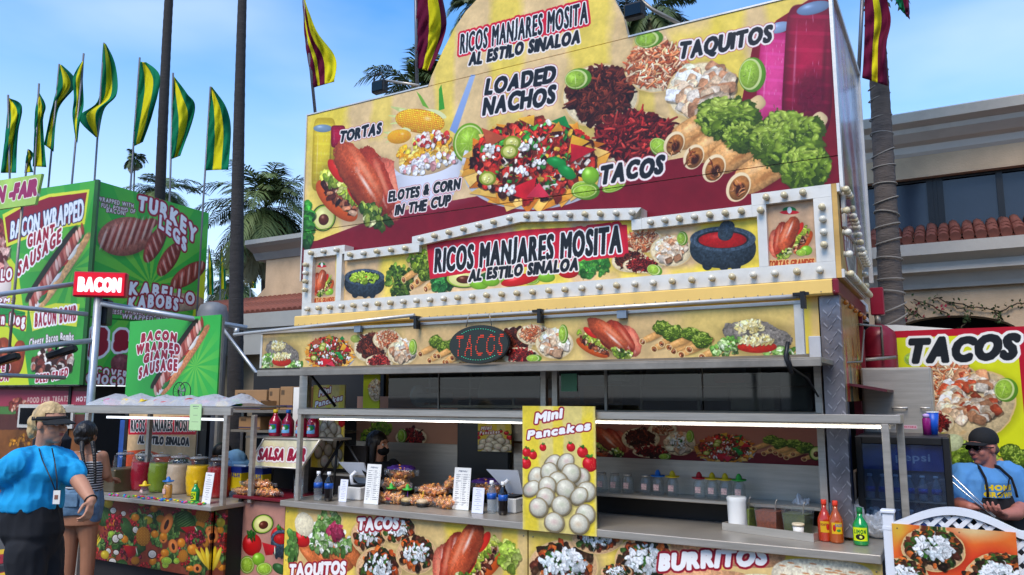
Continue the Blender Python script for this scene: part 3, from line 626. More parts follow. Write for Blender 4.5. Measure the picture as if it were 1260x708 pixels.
dark_words(BB, 'TAQUITOS', (835, 72), (947, 51), 20); dark_words(BB, 'TACOS', (738, 226), (814, 213), 22)
BBM = img_mat('billboard_print', BB.a, .3)
# marquee panel
MQ = Art(FP(.31), onw(380, 350, .31)[0]-.1, onw(1005, 300, .31)[0]+.1, 2.3, 3.25, 420)
stucco(MQ, 'dcb98a', 'e8d23a', ((.07, .05, .6, .3, .8), (.1, .05, .85, .1, .7), (.24, .04, .3, .5, .7), (.33, .1, .15, .3, .6), (.55, .06, .3, .7, .7), (.69, .05, .3, .5, .8), (.86, .06, .55, .4, .8), (.80, .05, .8, .12, .6)))
molcajete(MQ.fr(449, 347, 25, 20), 'g'); pile(MQ.fr(492, 345, 16, 20), 110, .12, ['33501a', '4b6a20', '6c8a2c', '243c12'], 1.5); flautas(MQ.fr(513, 338, 20, 24), 4)
pile(MQ.fr(518, 320, 14, 12), 60, .16, GU, 1.4)
pile(MQ.fr(545, 346, 14, 13), 80, .17, ['2f7a3a', '3f9a44', '1f5a2a'], 1.5); avocado(MQ.fr(571, 343, 24, 12, 0)); pile(MQ.fr(729, 327, 22, 13), 90, .15, ['3c8a34', '57a83c', '2a6a26'], 1.5)
for x, y in ((590, 350), (604, 346), (628, 347), (653, 344), (672, 341)): (lime_half if x % 2 else lime_whole)(MQ.fr(x, y, 12, 7, 5))
ell(MQ.fr(640, 345, 24, 7, -12), 'c81c1c', .4, .3); tomato(MQ.fr(700, 335, 13, 8)); ell(MQ.fr(612, 338, 22, 6, -8), '2a5a2a', .4, .2)
taco(MQ.fr(792, 297, 25, 15, -4), PORK, 110, .1, 2.6); taco(MQ.fr(776, 322, 24, 14), BR, 110, .1); taco(MQ.fr(791, 327, 25, 10), RDM, 90, .1, 2.4); taco(MQ.fr(826, 309, 26, 20), CHK, 70, .16, 1.3, p=4); wedge(MQ.fr(840, 294, 7, 9)); wedge(MQ.fr(806, 333, 10, 7, 20))
molcajete(MQ.fr(889, 303, 41, 30), 'r', True)
brand_words(MQ, (536, 335), (764, 310), 31, (578, 346), (711, 332), 14, box=((526, 300), (650, 283), (772, 277), (774, 312), (650, 324), (530, 344)))
for (x0, x1, y0, y1) in ((382, 414, 316, 376), (942, 1005, 244, 334)):
    poly(MQ, ((x0, y0+2), (x1, y0-3), (x1, y1), (x0, y1+3)), 'c9a684', nz=.25); w_, h_ = x1-x0, y1-y0
    ell(MQ.fr(x0+w_*.47, y0+h_*.17, w_*.14, h_*.05), '1f7a3a', .1, 0); ell(MQ.fr(x0+w_*.47, y0+h_*.2, w_*.2, h_*.03), 'c8202c', .1, 0); ell(MQ.fr(x0+w_*.47, y0+h_*.17, w_*.05, h_*.05), 'f4f4f0', .1, 0)
    torta(MQ.fr(x0+w_*.5, y0+h_*.55, w_*.44, h_*.27, -22), -1); lime_whole(MQ.fr(x0+w_*.8, y0+h_*.72, w_*.12, h_*.07)); lime_half(MQ.fr(x0+w_*.7, y0+h_*.75, w_*.11, h_*.05))
    text(MQ, 'TORTAS GRANDES', (x0+w_*.06, y0+h_*.95), (x0+w_*.94, y0+h_*.92), h_*.09, 'a8401c', ((.12, 'e0b070'),), bold=.25, gap=.25)
MQM = img_mat('marquee_print', MQ.a, .35)
# awning band
AW = Art(FP(-.15), onw(320, 430, -.15)[0]-.05, onw(990, 400, -.15)[0]+.05, 1.88, 2.36, 420)
stucco(AW, 'd8b57c', 'e0c860', ((.3, .06, .3, .6, .35), (.62, .08, .6, .5, .4), (.9, .1, .4, .6, .5), (.1, .05, .5, .6, .4)))
asada(AW.fr(346, 436, 25, 20)); nachos(AW.fr(405, 433, 29, 22)); 
taco(AW.fr(456, 428, 22, 19), BR, 120, .1); taco(AW.fr(467, 445, 18, 9), RDM, 60, .12); taco(AW.fr(476, 418, 18, 13), PORK, 90, .1, 2.6); taco(AW.fr(495, 433, 19, 16), CHK, 60, .17, 1.3, p=4); wedge(AW.fr(508, 427, 5, 10)); ell(AW.fr(437, 417, 6, 5), '9aa84a', .2, .1)
flautas(AW.fr(534, 430, 22, 21)); flautas(AW.fr(555, 433, 20, 20))
taco(AW.fr(630, 422, 26, 20), BR, 120, .1); taco(AW.fr(640, 438, 24, 11), RDM, 90, .1); taco(AW.fr(657, 412, 22, 13), PORK, 100, .1, 2.6); taco(AW.fr(682, 423, 24, 19), CHK, 60, .17, 1.3, p=4); wedge(AW.fr(693, 411, 6, 12)); wedge(AW.fr(657, 441, 10, 5))
torta(AW.fr(746, 418, 39, 26, 4)); flautas(AW.fr(812, 414, 28, 24)); flautas(AW.fr(846, 421, 30, 24))
asada(AW.fr(930, 415, 52, 26))
AWM = img_mat('awning_print', AW.a, .35)
# counter prints
CN = Art(FP(0), -4.26, .02, -.05, .93, 420)
stucco(CN, 'dcbc7c', 'e8cc3e', ((.02, .02, .5, .9, .8), (.16, .02, .4, .9, .5), (.18, .1, .75, .25, .5), (.395, .04, .1, .25, .8), (.48, .015, .5, .9, .7), (.56, .05, .2, .2, .6), (.72, .1, .1, .12, .8), (.93, .06, .1, .16, .8), (.6, .1, .8, .3, .5)))
c = CN
for (x, y, r) in ((384, 685, 0), (402, 689, 0), (418, 684, 0), (432, 680, 0)):
    g = c.fr(x, y, 8, 22, -38); glow(g); ell(g, 'd0703a', .5, .1, p=4, nz=.4)
pile(c.fr(401, 664, 32, 18, 18), 140, .1, ['6f9a4c', '8fb86a', '4c7a34', 'c8d8b0', 'eef0e4'], 1.5); pile(c.fr(404, 640, 14, 13), 70, .16, ['5a8438', '7fa858', 'a8c888', '3f6a28'], 1.5)
tomato(c.fr(370, 664, 12, 9, 30)); ell(c.fr(374, 645, 12, 15, -10), 'ece2c0', .2, .05, nz=.3, wob=.2); pile(c.fr(413, 655, 7, 9), 20, .3, ['b8385c', 'd86a88', '8c2040'], 2.2); pile(c.fr(360, 672, 5, 20), 30, .3, ['6f9a4c', '4c7a34'], 1.8)
TL = ['2a1a12', '3f2818', '1f2a14', '35501e', '5a2a1c']
for (x, y, a, b, o) in ((453, 660, 22, 22, 1), (490, 652, 22, 18, 1), (466, 699, 29, 27, 1), (512, 683, 26, 24, 1)): taco(c.fr(x, y, a, b), TL+['b8481c', 'c8642a'], 90, .12, 1.4, onion=True, c='e6b888', fill=.8)
torta(c.fr(577, 686, 46, 38, -22), -1); pile(c.fr(626, 684, 11, 18), 50, .22, ['a8c04a', 'c8d86a', '7f9a30'], 1.6)
white_words(c, 'TACOS', (440, 652), (489, 650), 14); white_words(c, 'TAQUITOS', (356, 709), (424, 706), 15)
for (x, y, a, b) in ((692, 698, 44, 34), (735, 664, 32, 18), (793, 692, 38, 34), (758, 704, 20, 10)): taco(c.fr(x, y, a, b), TL+['c8642a', 'a8401c'], 130, .1, 1.5, onion=True, c='e6b888', fill=.82)
for (x, y, a, b, r) in ((893, 676, 72, 20, 6), (870, 720, 60, 20, 4)): g = c.fr(x, y, a, b, r); glow(g); ell(g, 'e3a878', .4, .1, nz=.5, p=3)
for (x, y, a, b, r) in ((1010, 712, 64, 24, 4), (930, 716, 22, 10, 0)):
    g = c.fr(x, y, a, b, r); glow(g); ell(g, 'ece0c4', .35, .05, nz=.45, p=3)
    for _ in range(30): ell(g.sub(rng.uniform(-.8, .8), rng.uniform(-.8, .6), .09, .05, 20), 'c8743c', 0, 0, al=.7)
white_words(c, 'BURRITOS', (811, 702), (941, 694), 20)
CNM = img_mat('counter_print', CN.a, .4)
# pancakes sign
PK = Art(FP(-.05), *[onw(x, 580, -.05)[0] for x in (642, 734)], .88, 1.70, 560)
def pancake_print(a, F, words=True):
    stucco(a, 'e2cf7c', 'ecd22e', ((.12, .14, .5, .9, .8), (.5, .08, .2, .5, .7), (.9, .1, .5, .7, .8)), .15)
    for (u, v, r) in ((-.88, -.24, .13), (-.9, -.06, .15), (-.42, -.33, .1), (.35, -.35, .12), (.66, -.28, .15), (.85, -.1, .2), (-.7, -.2, .12)): strawberry(F.sub(u, v, r, r*.62))
    pancakes(F.sub(0, .4, 1, .56), ((-.15, -.86, 1.2), (.2, -.9, 1), (-.6, -.45, .6), (.6, -.5, .5), (-.25, -.6, .5), (.35, -.6, .3), (.0, -.35, .1), (-.75, -.1, 1.3), (-.3, -.2, .4), (.2, -.15, .2), (.75, -.12, .4), (.55, .02, 1.1), (-.35, .12, .3), (.72, .5, .3), (-.55, .42, .2), (.08, .32, .1), (-.12, .8, .1), (.55, .78, .2)), .30)
    if words:
        U = lambda u, v: tuple(F.at(u, v)); hh = F.M[1, 1]*.13
        text(a, 'Mini', U(-.62, -.72), U(.1, -.82), hh*1.15, WH, ((.12, '8e1230'), (.04, 'b8283c')), bold=.2, shear=.1, gap=.2, jit=.03, photo=False)
        text(a, 'Pancakes', U(-.85, -.46), U(.85, -.64), hh, WH, ((.12, '8e1230'), (.04, 'b8283c')), bold=.2, shear=.1, gap=.2, jit=.03, photo=False)
def full_frame(a): return Fr(a, (a.W/2, a.H/2), ((a.W/2, 0), (0, a.H/2)))
pancake_print(PK, full_frame(PK)); PKM = img_mat('pancake_print', PK.a, .35)
# strip of food inside, over the steel ledge
IS = Art(FP(.66), -2.15, -.2, 1.2, 1.64, 360, 'c9806a')
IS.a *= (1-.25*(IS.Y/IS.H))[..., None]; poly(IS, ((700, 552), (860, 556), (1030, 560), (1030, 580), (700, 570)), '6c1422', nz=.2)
torta(IS.fr(745, 545, 26, 20)); taco(IS.fr(788, 540, 24, 14), BR, 90, .1); taco(IS.fr(803, 556, 26, 8), RDM, 60, .12); taco(IS.fr(815, 528, 18, 8), PORK, 60, .12); taco(IS.fr(836, 546, 20, 15), CHK, 50, .17, p=4, onion=True); wedge(IS.fr(849, 537, 5, 8)); nachos(IS.fr(892, 551, 35, 19)); flautas(IS.fr(946, 548, 24, 16)); flautas(IS.fr(974, 553, 26, 16)); avocado(IS.fr(1004, 558, 9, 9)); wedge(IS.fr(818, 562, 8, 4))
ISM = img_mat('inside_print', IS.a, .5)
JS = Art(FP(.9), -5.2, -2.2, 1.1, 1.75, 300, 'b8866c')
pile(JS.fr(449, 541, 14, 13), 90, .14, GU, 1.5); pile(JS.fr(460, 527, 12, 10), 60, .14, GU, 1.5); taco(JS.fr(497, 539, 20, 12), RDM, 70, .12); wedge(JS.fr(486, 537, 6, 9)); poly(JS, ((425, 550), (445, 548), (445, 570), (425, 570)), '96182c')
JSM = img_mat('inside_left_print', JS.a, .5)
def small_art(w, h, ppm=400, bg='ffffff'): return Art(None, 0, w, 0, h, ppm, bg)
def menu_print(title, rows, cols=2, bg='e9e8e4', head='222222', w=.16, h=.3, ppm=500):
    a = small_art(w, h, ppm, bg); W_, H_ = a.W, a.H
    text(a, title, (W_*.3, H_*.07), (W_*.7, H_*.07), H_*.025, head, bold=.15, photo=False)
    g = np.random.default_rng(rows)
    for i in range(rows):
        y = H_*(.13+.8*i/rows)
        for c_ in range(cols):
            x = W_*(.08+c_*.46); l = W_*(.16+.2*g.random())*(1 if cols == 2 else 2); poly(a, ((x, y), (x+l, y), (x+l, y+H_*.012), (x, y+H_*.012)), '3a3a40', photo=False, al=.75)
            if g.random() < .3: poly(a, ((x, y), (x+l*.7, y), (x+l*.7, y+H_*.02), (x, y+H_*.02)), '222222', photo=False)
    return img_mat('menu_print', a.a, .6)
# ------------------------------------------------------------------ ground
def ground_mat():
    m = bpy.data.materials.new('asphalt'); m.use_nodes = True; n, l = m.node_tree.nodes, m.node_tree.links; b = n['Principled BSDF']; b.inputs['Roughness'].default_value = .9
    t = n.new('ShaderNodeTexCoord'); z = n.new('ShaderNodeTexNoise'); z.inputs['Scale'].default_value = 90; z.inputs['Detail'].default_value = 4
    z2 = n.new('ShaderNodeTexNoise'); z2.inputs['Scale'].default_value = .8; z2.inputs['Detail'].default_value = 6
    mm = n.new('ShaderNodeMixRGB'); mm.inputs['Fac'].default_value = .5; l.new(t.outputs['Object'], z.inputs[0]); l.new(t.outputs['Object'], z2.inputs[0]); l.new(z.outputs['Fac'], mm.inputs[1]); l.new(z2.outputs['Fac'], mm.inputs[2])
    r = n.new('ShaderNodeValToRGB'); r.color_ramp.elements[0].position = .3; r.color_ramp.elements[0].color = (.035, .034, .033, 1); r.color_ramp.elements[1].position = .7; r.color_ramp.elements[1].color = (.1, .097, .092, 1)
    l.new(mm.outputs[0], r.inputs[0]); l.new(r.outputs[0], b.inputs['Base Color'])
    bp = n.new('ShaderNodeBump'); bp.inputs['Strength'].default_value = .5; bp.inputs['Distance'].default_value = .01; l.new(z.outputs['Fac'], bp.inputs['Height']); l.new(bp.outputs[0], b.inputs['Normal'])
    return m
g = MB(); N_ = 24; R_ = 900
vs = [(R_*(2*i/N_-1)**3, R_*(2*j/N_-1)**3, 0) for j in range(N_+1) for i in range(N_+1)]
g.add(vs, [(j*(N_+1)+i, j*(N_+1)+i+1, (j+1)*(N_+1)+i+1, (j+1)*(N_+1)+i) for j in range(N_) for i in range(N_)])
tag(g.build('ground', ground_mat()), kind='structure')
# patterned mat on the ground at the left: bands of red, yellow, black and pink
mt = [mat('mat_red', '8e1420', .7), mat('mat_yellow', 'c9a21c', .7), mat('mat_black', '191518', .7), mat('mat_pink', 'b0405c', .7)]
g = MB(); rr = random.Random(4)
for i in range(16):
    for j in range(9):
        s0, w0 = -9.5+i*.36+.12*(j % 2), -.75+j*.36
        pts = [(s0, w0), (s0+.36, w0+rr.uniform(-.06, .06)), (s0+.36+rr.uniform(-.1, .2), w0+.36), (s0+rr.uniform(-.1, .2), w0+.36)]
        g.m = rr.choice((0, 0, 1, 2, 2, 3, 0)); h = .004+.0006*((i*9+j) % 7)
        g.add([(p[0], p[1], h) for p in pts], [(0, 1, 2, 3)])
mo = g.build('patterned_floor_mat', mt, recalc=False); mo.location = L(0, 0, 0); mo.rotation_euler = (0, 0, RZ); tag(mo, kind='structure')

# ------------------------------------------------------------------ the big food trailer
T = thing('food_trailer', 'large yellow and maroon taco trailer with a tall food billboard and a light bulb marquee', 'food trailer')
def photo_poly(pts, w): return [onw(x, y, w) for x, y in pts]
# billboard: dome panel, main panel, lower panel, all printed
top = [(-4.60, 0)]
bw = .38
q = lambda x, y: onw(x, y, bw)
bl, tl = q(373, 318), q(378, 142); tr = q(1019, -12); br = q(1019, 250)
sL, sR = (tl[0]+bl[0])/2, tr[0]
seam1 = lambda s: q(377, 142)[1]+(s-sL)/(sR-sL)*0   # placeholder slope 0 keeps seams level
zd = q(527, 106)[1]
zs = q(700, 239)[1]
dome_l = [q(x, y) for x, y in ((527, 106), (531, 93), (545, 62), (559, 35), (573, 14), (586, 0))]
dome_r = [q(x, y) for x, y in ((756, 0), (767, 21), (773, 44))]
hx1 = dome_l[-1]; hx2 = dome_r[0]
crown = [(hx1[0]+(hx2[0]-hx1[0])*t, hx1[1]+(hx2[1]-hx1[1])*t+.42*math.sin(math.pi*t)**.6) for t in (.06, .15, .28, .42, .58, .72, .85, .94)]
zt_l, zt_r = tl[1], q(1010, -12)[1]
ztop = (zt_l+q(483, 118)[1])/2
print('billboard z', tl, q(483, 118), zd, dome_r[-1], q(838, 28), q(947, 0), tr, zs, q(412, 282), q(1018, 195))
GAP = .003
def board(name, poly, y0=bw, y1=bw+.05, m=None, par=T, art=BB):
    g = MB(); g.prism(poly, y0, y1); return g.build(name, [m or BBM], par, uvf=art.uv)
zmid = ztop
main = [(sL, zs+GAP), (sL, zmid-GAP), (sR, zmid-GAP), (sR, zs+GAP)]
board('printed_board', main); board('printed_board', [(sL, 2.75), (sL, zs-GAP), (sR, zs-GAP), (sR, 2.75)])
dm = [(dome_l[0][0], zmid+GAP)]+[(p[0], max(p[1], zmid+GAP)) for p in dome_l[1:]]+crown+[(p[0], max(p[1], zmid+GAP)) for p in dome_r]
dm[-1] = (dome_r[-1][0], zmid+GAP)
board('printed_dome', dm, bw+.002, bw+.05)
# frame trim of the billboard and its side face
for q_ in ((sL-.012, sL+.0, bw-.01, bw+.1, 2.75, zmid+.01), (sR, sR+.02, bw-.012, bw+.06, 2.75, zmid+.012), (sL, dome_l[0][0], bw-.006, bw+.06, zmid, zmid+.012), (dome_r[-1][0], sR, bw-.006, bw+.06, zmid, zmid+.012)): MB().box(*q_).build('board_trim', ALU, T)
BW2 = 1.85
SD = small_art(BW2-bw, zmid-2.75, 160, 'b9b6bd'); a_ = SD
a_.a *= (1+.3*(nsample(NZ, a_.X*.5, a_.Y*1.6)-.5))[..., None]
for (u, v, a, b, r, c_) in ((.1, .3, .45, .2, 80, 'b8406a'), (.1, .5, .35, .12, 80, '7d7a62'), (.4, .35, .5, .14, 75, 'c88a9c'), (.5, .6, .5, .1, 70, '9a4a5c'), (.3, .8, .3, .14, 60, '6a7a3a'), (.75, .5, .4, .12, 85, 'a8929c'), (.15, .85, .2, .25, 0, '8a2036'), (.85, .8, .4, .12, 70, '9aa27a'), (.55, .25, .4, .1, 85, 'd8d4dc')):
    ell(Fr(a_, (u*a_.W, v*a_.H), ((a*a_.W*math.cos(math.radians(r)), -b*a_.W*math.sin(math.radians(r))), (a*a_.H*math.sin(math.radians(r)), b*a_.H*math.cos(math.radians(r))))), c_, .1, 0, al=.8, soft=.7, wob=.9, nz=.3)
SDM = img_mat('side_print', SD.a, .14, spec=.7)
g = MB(); g.box(sR-.03, sR+.012, bw+.062, BW2, 2.75, zmid-.02); g.build('side_board', SDM, T, uvf=lambda c: ((c[1]-bw)/(BW2-bw), (c[2]-2.75)/(zmid-2.75)))
g = MB(); g.box(sR, sR+.03, BW2, BW2+.03, 2.6, zmid); g.box(sR-.01, sR+.03, bw, BW2+.03, zmid-.02, zmid+.015); g.build('side_trim', ALU, T)
g = MB(); g.box(sL, sR-.04, BW2, BW2+.03, 2.5, zmid-.05); g.build('back_board', WHITE, T)
g = MB(); g.box(sL, sL+.03, bw+.06, BW2, 2.5, zmid-.05); g.build('left_board', WHITE, T)
# roof, back, dark inner shell
BL_, BR_ = -4.45, -.18; ZR = 2.43; BD = 2.2; BF = .32
g = MB(); g.box(BL_, BR_, BF, BD, ZR-.02, ZR+.04); g.box(BL_, BR_, BF+.1, BD, 2.33, 2.36); g.build('roof', WHITE, T)
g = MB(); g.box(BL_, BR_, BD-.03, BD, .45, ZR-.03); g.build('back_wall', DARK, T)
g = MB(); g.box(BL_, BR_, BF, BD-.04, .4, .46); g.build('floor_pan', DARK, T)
g = MB(); g.box(BL_+.0, BL_+.04, 1.3, BD-.04, .5, ZR-.03); g.build('left_wall', CREAM, T)
g = MB(); g.box(-2.13, -2.08, .95, BD-.04, .5, 2.3); g.build('partition', DRAB, T)
# yellow rail and fascia under the marquee
g = MB(); z0 = onw(700, 390, .26)[1]; g.box(-4.46, -.18, .235, .33, 2.335, 2.425, bev=.008); g.build('yellow_rail', CREAM, T)
g = MB()
for i in range(60): g.ball((-4.4+i*.0715, .234, 2.352), .004, n=6, m=4)
tag(g.build('rivets', STEELD, T), kind='stuff')
FS = Art(FP(BF), -4.46, -.28, 1.9, 2.34, 150); stucco(FS, 'e6c478', 'e8d24a', ((.2, .1, .5, .9, .6), (.5, .1, .5, .9, .5), (.8, .12, .5, .9, .7), (.97, .02, .5, .9, .9)))
FSM = img_mat('fascia_print', FS.a, .4)
g = MB(); g.box(-4.44, -.285, BF, BF+.02, 1.96, 2.333); g.build('fascia', FSM, T, uvf=FS.uv)
# marquee: backing, printed panels, raised frame strips, bulbs
MQT = MB(); mw0, mw1 = .262, .33
outer = [(372, 388), (373, 308), (424, 302.5), (424.5, 311), (507, 298.6), (507, 291.5), (580, 276.6), (638, 261), (789, 255.5), (789.5, 266.7), (924.5, 253), (924.5, 238), (1024.5, 227.5), (1026.7, 340), (760, 361), (500, 378.5)]
op = [onw(x, y, .262) for x, y in outer]; zb = sum(p[1] for p in (op[0], op[-1], op[-2], op[-3]))/4
print('marquee', op, zb)
zl = [p[1] for p in op]
M_ = lambda x, y: onw(x, y, .262)
sA, sB = op[0][0], op[-3][0]
sA = (op[0][0]+op[1][0])/2; sB = (op[12][0]+op[13][0])/2
bot = 2.43
pts = [(sA, bot), (sA, M_(373, 308)[1]), (M_(424, 307)[0], M_(373, 308)[1]), (M_(424, 307)[0], M_(470, 304)[1]), (M_(507, 295)[0], M_(470, 304)[1]), (M_(507, 295)[0], M_(507, 291.5)[1]), (M_(638, 261)[0], M_(638, 261)[1]), (M_(789, 260)[0], M_(789, 255.5)[1]), (M_(789, 260)[0], M_(860, 260)[1]), (M_(924.5, 245)[0], M_(860, 260)[1]), (M_(924.5, 245)[0], M_(975, 232.5)[1]), (sB, M_(975, 232.5)[1]), (sB, bot)]
mq = MB().prism(pts, .315, .375).build('marquee', SILV, T)
ft = .075
i_l0, i_l1 = M_(384, 340)[0], M_(413.5, 340)[0]; i_m0, i_m1 = M_(420, 340)[0], M_(933, 300)[0]; i_r0, i_r1 = M_(944, 290)[0], M_(1003, 290)[0]
zbI = bot+.10
P2 = pts
inner_top = lambda: [(i_m0, P2[3][1]-ft), (P2[5][0]+.07, P2[3][1]-ft), (P2[5][0]+.07, P2[5][1]-ft), (P2[6][0]+.02, P2[6][1]-ft), (P2[7][0]-.07, P2[7][1]-ft), (P2[7][0]-.07, P2[8][1]-ft), (i_m1, P2[9][1]-ft)]
it = inner_top()
MB().prism([(i_m0, zbI)]+it+[(i_m1, zbI)], .300, .3145).build('printed_panel', MQM, mq, uvf=MQ.uv)
MB().prism([(i_l0, zbI), (i_l0, P2[1][1]-ft), (i_l1, P2[1][1]-ft), (i_l1, zbI)], .300, .3145).build('printed_panel', MQM, mq, uvf=MQ.uv)
MB().prism([(i_r0, zbI), (i_r0, P2[11][1]-ft), (i_r1, P2[11][1]-ft), (i_r1, zbI)], .300, .3145).build('printed_panel', MQM, mq, uvf=MQ.uv)
def strip(poly): MB().prism(poly, mw0, .3145).build('frame_strip', SILV, mq)
strip([(sA, bot), (sB, bot), (sB, zbI), (sA, zbI)])
strip([(sA, zbI+.001), (i_l0, zbI+.001), (i_l0, P2[1][1]-ft), (sA, P2[1][1]-ft)])
strip([(sA, P2[1][1]-ft+.001), (P2[2][0], P2[1][1]-ft+.001), (P2[2][0], P2[1][1]), (sA, P2[1][1])])
strip([(i_l1, zbI+.001), (i_m0, zbI+.001), (i_m0, P2[1][1]-ft), (i_l1, P2[1][1]-ft)])
strip([(P2[3][0], it[0][1]), (it[1][0], it[1][1]), (it[1][0], P2[4][1]), (P2[3][0], P2[4][1])])
strip([(P2[5][0], P2[4][1]+.001), (it[2][0], P2[4][1]+.001), it[2], it[3], P2[6], (P2[5][0], P2[5][1])])
strip([it[3], it[4], P2[7], P2[6]])
strip([(it[4][0], it[4][1]-.001), (it[5][0], it[5][1]), (P2[8][0], it[5][1]), (P2[8][0], P2[7][1]-.001), (P2[7][0], P2[7][1]-ft-.001)])
strip([(P2[8][0]+.001, it[5][1]), (P2[9][0], it[5][1]), (P2[9][0], P2[8][1]), (P2[8][0]+.001, P2[8][1])])
strip([(i_m1, zbI+.001), (i_r0, zbI+.001), (i_r0, P2[11][1]-ft), (P2[9][0]+.001, P2[11][1]-ft), (P2[9][0]+.001, it[5][1]-.001), (i_m1, it[5][1]-.001)])
strip([(P2[10][0], P2[11][1]-ft+.001), (sB, P2[11][1]-ft+.001), (sB, P2[11][1]), (P2[10][0], P2[11][1])])
strip([(i_r1, zbI+.001), (sB, zbI+.001), (sB, P2[11][1]-ft), (i_r1, P2[11][1]-ft)])
def edge_l(x0, x1, z0, z1, y): MB().box(x0, x1, y, y+.01, z0, z1).build('edge_lip', STEELD, mq)
# bulbs
BULB = mat('bulb_glass', 'ddd6c2', .12, 0, .1, 30, spec=.6, coat=.5); BULBA = mat('bulb_amber', 'd2c29a', .15, 0, .15, 30, coat=.5); BSK = mat('bulb_socket', 'a89f8a', .5)
def bulb_mesh(m):
    g = MB(); g.lathe([(.017, 0), (.017, .006), (.012, .01)], n=10); g.m = 1; g.lathe([(.010, .008), (.0145, .014), (.0185, .024), (.0185, .032), (.013, .041), (.003, .045)], n=12)
    o = g.build('bulb', [BSK, m], mq); o.rotation_euler = (math.pi/2, 0, 0); return o
bp = [bulb_mesh(BULB), bulb_mesh(BULBA)]; nb = 0; rb = random.Random(5)
def bulb(p, rot=(math.pi/2, 0, 0), par=None):
    global nb
    o = bp[rb.random() < .5]
    if nb > 1 or par:
        o = o.copy(); COL.objects.link(o)
    else: o = bp[nb]
    o.parent = par or mq; nb += 1; o.scale = (1.12,)*3
    o.location = p; o.rotation_euler = (rot[0]+rb.uniform(-.05, .05), rot[1], rot[2]+rb.uniform(-.05, .05))
def brow(a, b, n, ends=True):
    for i in range(n):
        t = (i+.5)/n if ends else i/(n-1); bulb((a[0]+(b[0]-a[0])*t, mw0-.001, a[1]+(b[1]-a[1])*t))
zc = bot+.05; hf = ft/2
brow((sA+.02, zc), (sB-.02, zc), 33)
brow((sA+.05, zbI+.08), (sA+.05, P2[1][1]-.1), 4); brow((sB-.052, zbI+.06), (sB-.052, P2[11][1]-.1), 4)
brow((sA+.03, P2[1][1]-hf), (P2[2][0], P2[1][1]-hf), 3)
brow((P2[3][0]+.01, P2[4][1]-hf), (P2[4][0]+.02, P2[4][1]-hf), 5)
brow((P2[5][0]+.03, P2[5][1]-hf), (P2[6][0], P2[6][1]-hf), 7); brow((P2[6][0]+.02, P2[6][1]-hf), (P2[7][0], P2[7][1]-hf), 8)
brow((P2[8][0]+.02, P2[8][1]-hf), (P2[9][0]-.01, P2[9][1]-hf), 7); brow((P2[10][0]+.04, P2[10][1]-hf), (sB-.1, P2[11][1]-hf), 3)
bulb(((i_m1+i_r0)/2, mw0-.001, (P2[8][1]+P2[10][1])/2-.08))
# marquee return along the right side
sd = sB+.012
MS = small_art(1.5, .9, 200, 'caa25c'); a_ = MS; a_.a *= (1+.35*(nsample(NZ, a_.X, a_.Y)-.5))[..., None]
ell(Fr(a_, (a_.W*.45, a_.H*.65), ((90, 0), (0, 60))), 'c9c4b4', .2, 0, ring=('a01c24', .85)); ell(Fr(a_, (a_.W*.45, a_.H*.65), ((60, 0), (0, 35))), '9a9488', .2, .1, nz=.8); text(a_, 'TORTAS', (a_.W*.2, a_.H*.72), (a_.W*.7, a_.H*.6), 24, 'efe8dc', ((.1, '8a1c24'),), bold=.2, photo=False)
for k in range(8): ell(Fr(a_, (a_.W*(.1+.1*k), a_.H*(.25+.03*k)), ((9, 0), (0, 9))), 'efe2b8', .4, .2)
MSM = img_mat('marquee_side_print', MS.a, .4)
side = [(.262, bot), (.262, P2[11][1]), (.55, P2[11][1]), (.62, P2[11][1]-.09), (.85, P2[11][1]-.12), (1.1, P2[11][1]-.26), (1.45, P2[11][1]-.3), (1.45, bot)]
g = MB(); g.extr(side, 'x', sB+.0015, sB+.03); ms = g.build('side_marquee', MSM, T, uvf=lambda c: ((c[1]-.262)/1.2, (c[2]-bot)/.7))
g = MB(); g.extr([(.262, bot), (1.45, bot), (1.45, bot+.05), (.262, bot+.05)], 'x', sB+.0305, sB+.045)
for k in range(1, 6):
    a, b = side[k], side[k+1]; g.extr([a, b, (b[0], b[1]-.05), (a[0], a[1]-.05)], 'x', sB+.0305, sB+.045)
g.build('frame_strip', SILV, ms)
for k in range(16): bulb((sB+.044, .31+k*.073, bot+.025), (math.pi/2, 0, math.pi/2), ms)
for k in range(17):
    y = .33+k*.067; z = np.interp(y, [p[0] for p in side[1:7]], [p[1] for p in side[1:7]])-.025; bulb((sB+.044, y, z), (math.pi/2, 0, math.pi/2), ms)
for k in range(3): bulb((sB+.044, .3, bot+.14+k*.13), (math.pi/2, 0, math.pi/2), ms)
for k in range(4): bulb((sB+.02, 1.47, bot+.1+k*.08), (math.pi/2, 0, math.pi/2), ms)
# right side wall, red rail, corner trim of tread plate
CR = -.165
g = MB(); g.box(-.2, CR+.008, .235, 1.75, 2.335, 2.425, bev=.008); g.build('red_rail', MARO, T)
g = MB()
for k in range(5): g.ball((CR+.012, .5+k*.26, 2.31), .016, n=8, m=6)
g.build('marker_lamps', mat('amber_lamp', 'd87818', .2, coat=.5), T)
def tread():
    m = mat('tread_plate', '8f8b90', .3, .75, .22, 9, .1, 50, dirt=.3); return m
g = MB(); g.box(-.275, CR, BF-.02, BF+.0, .97, 2.333); g.box(CR-.012, CR, BF, BF+.06, .97, 2.333); ct = g.build('corner_trim', tread(), T)
g = MB()
for i in range(34):
    for j in range(2):
        z = 1.0+i*.039; s = -.258+j*.05+(.025 if i % 2 else 0); a = .35 if (i+j) % 2 else -.35
        g.extr([(s, z), (s+.02, z+.024*a/.35+.0), (s+.022, z+.024*a/.35+.008), (s+.002, z+.008)], 'y', BF-.026, BF-.019)
tag(g.build('tread_ribs', mat('tread_rib', 'b8b4b8', .3, .6, .1, 9), ct), kind='stuff')
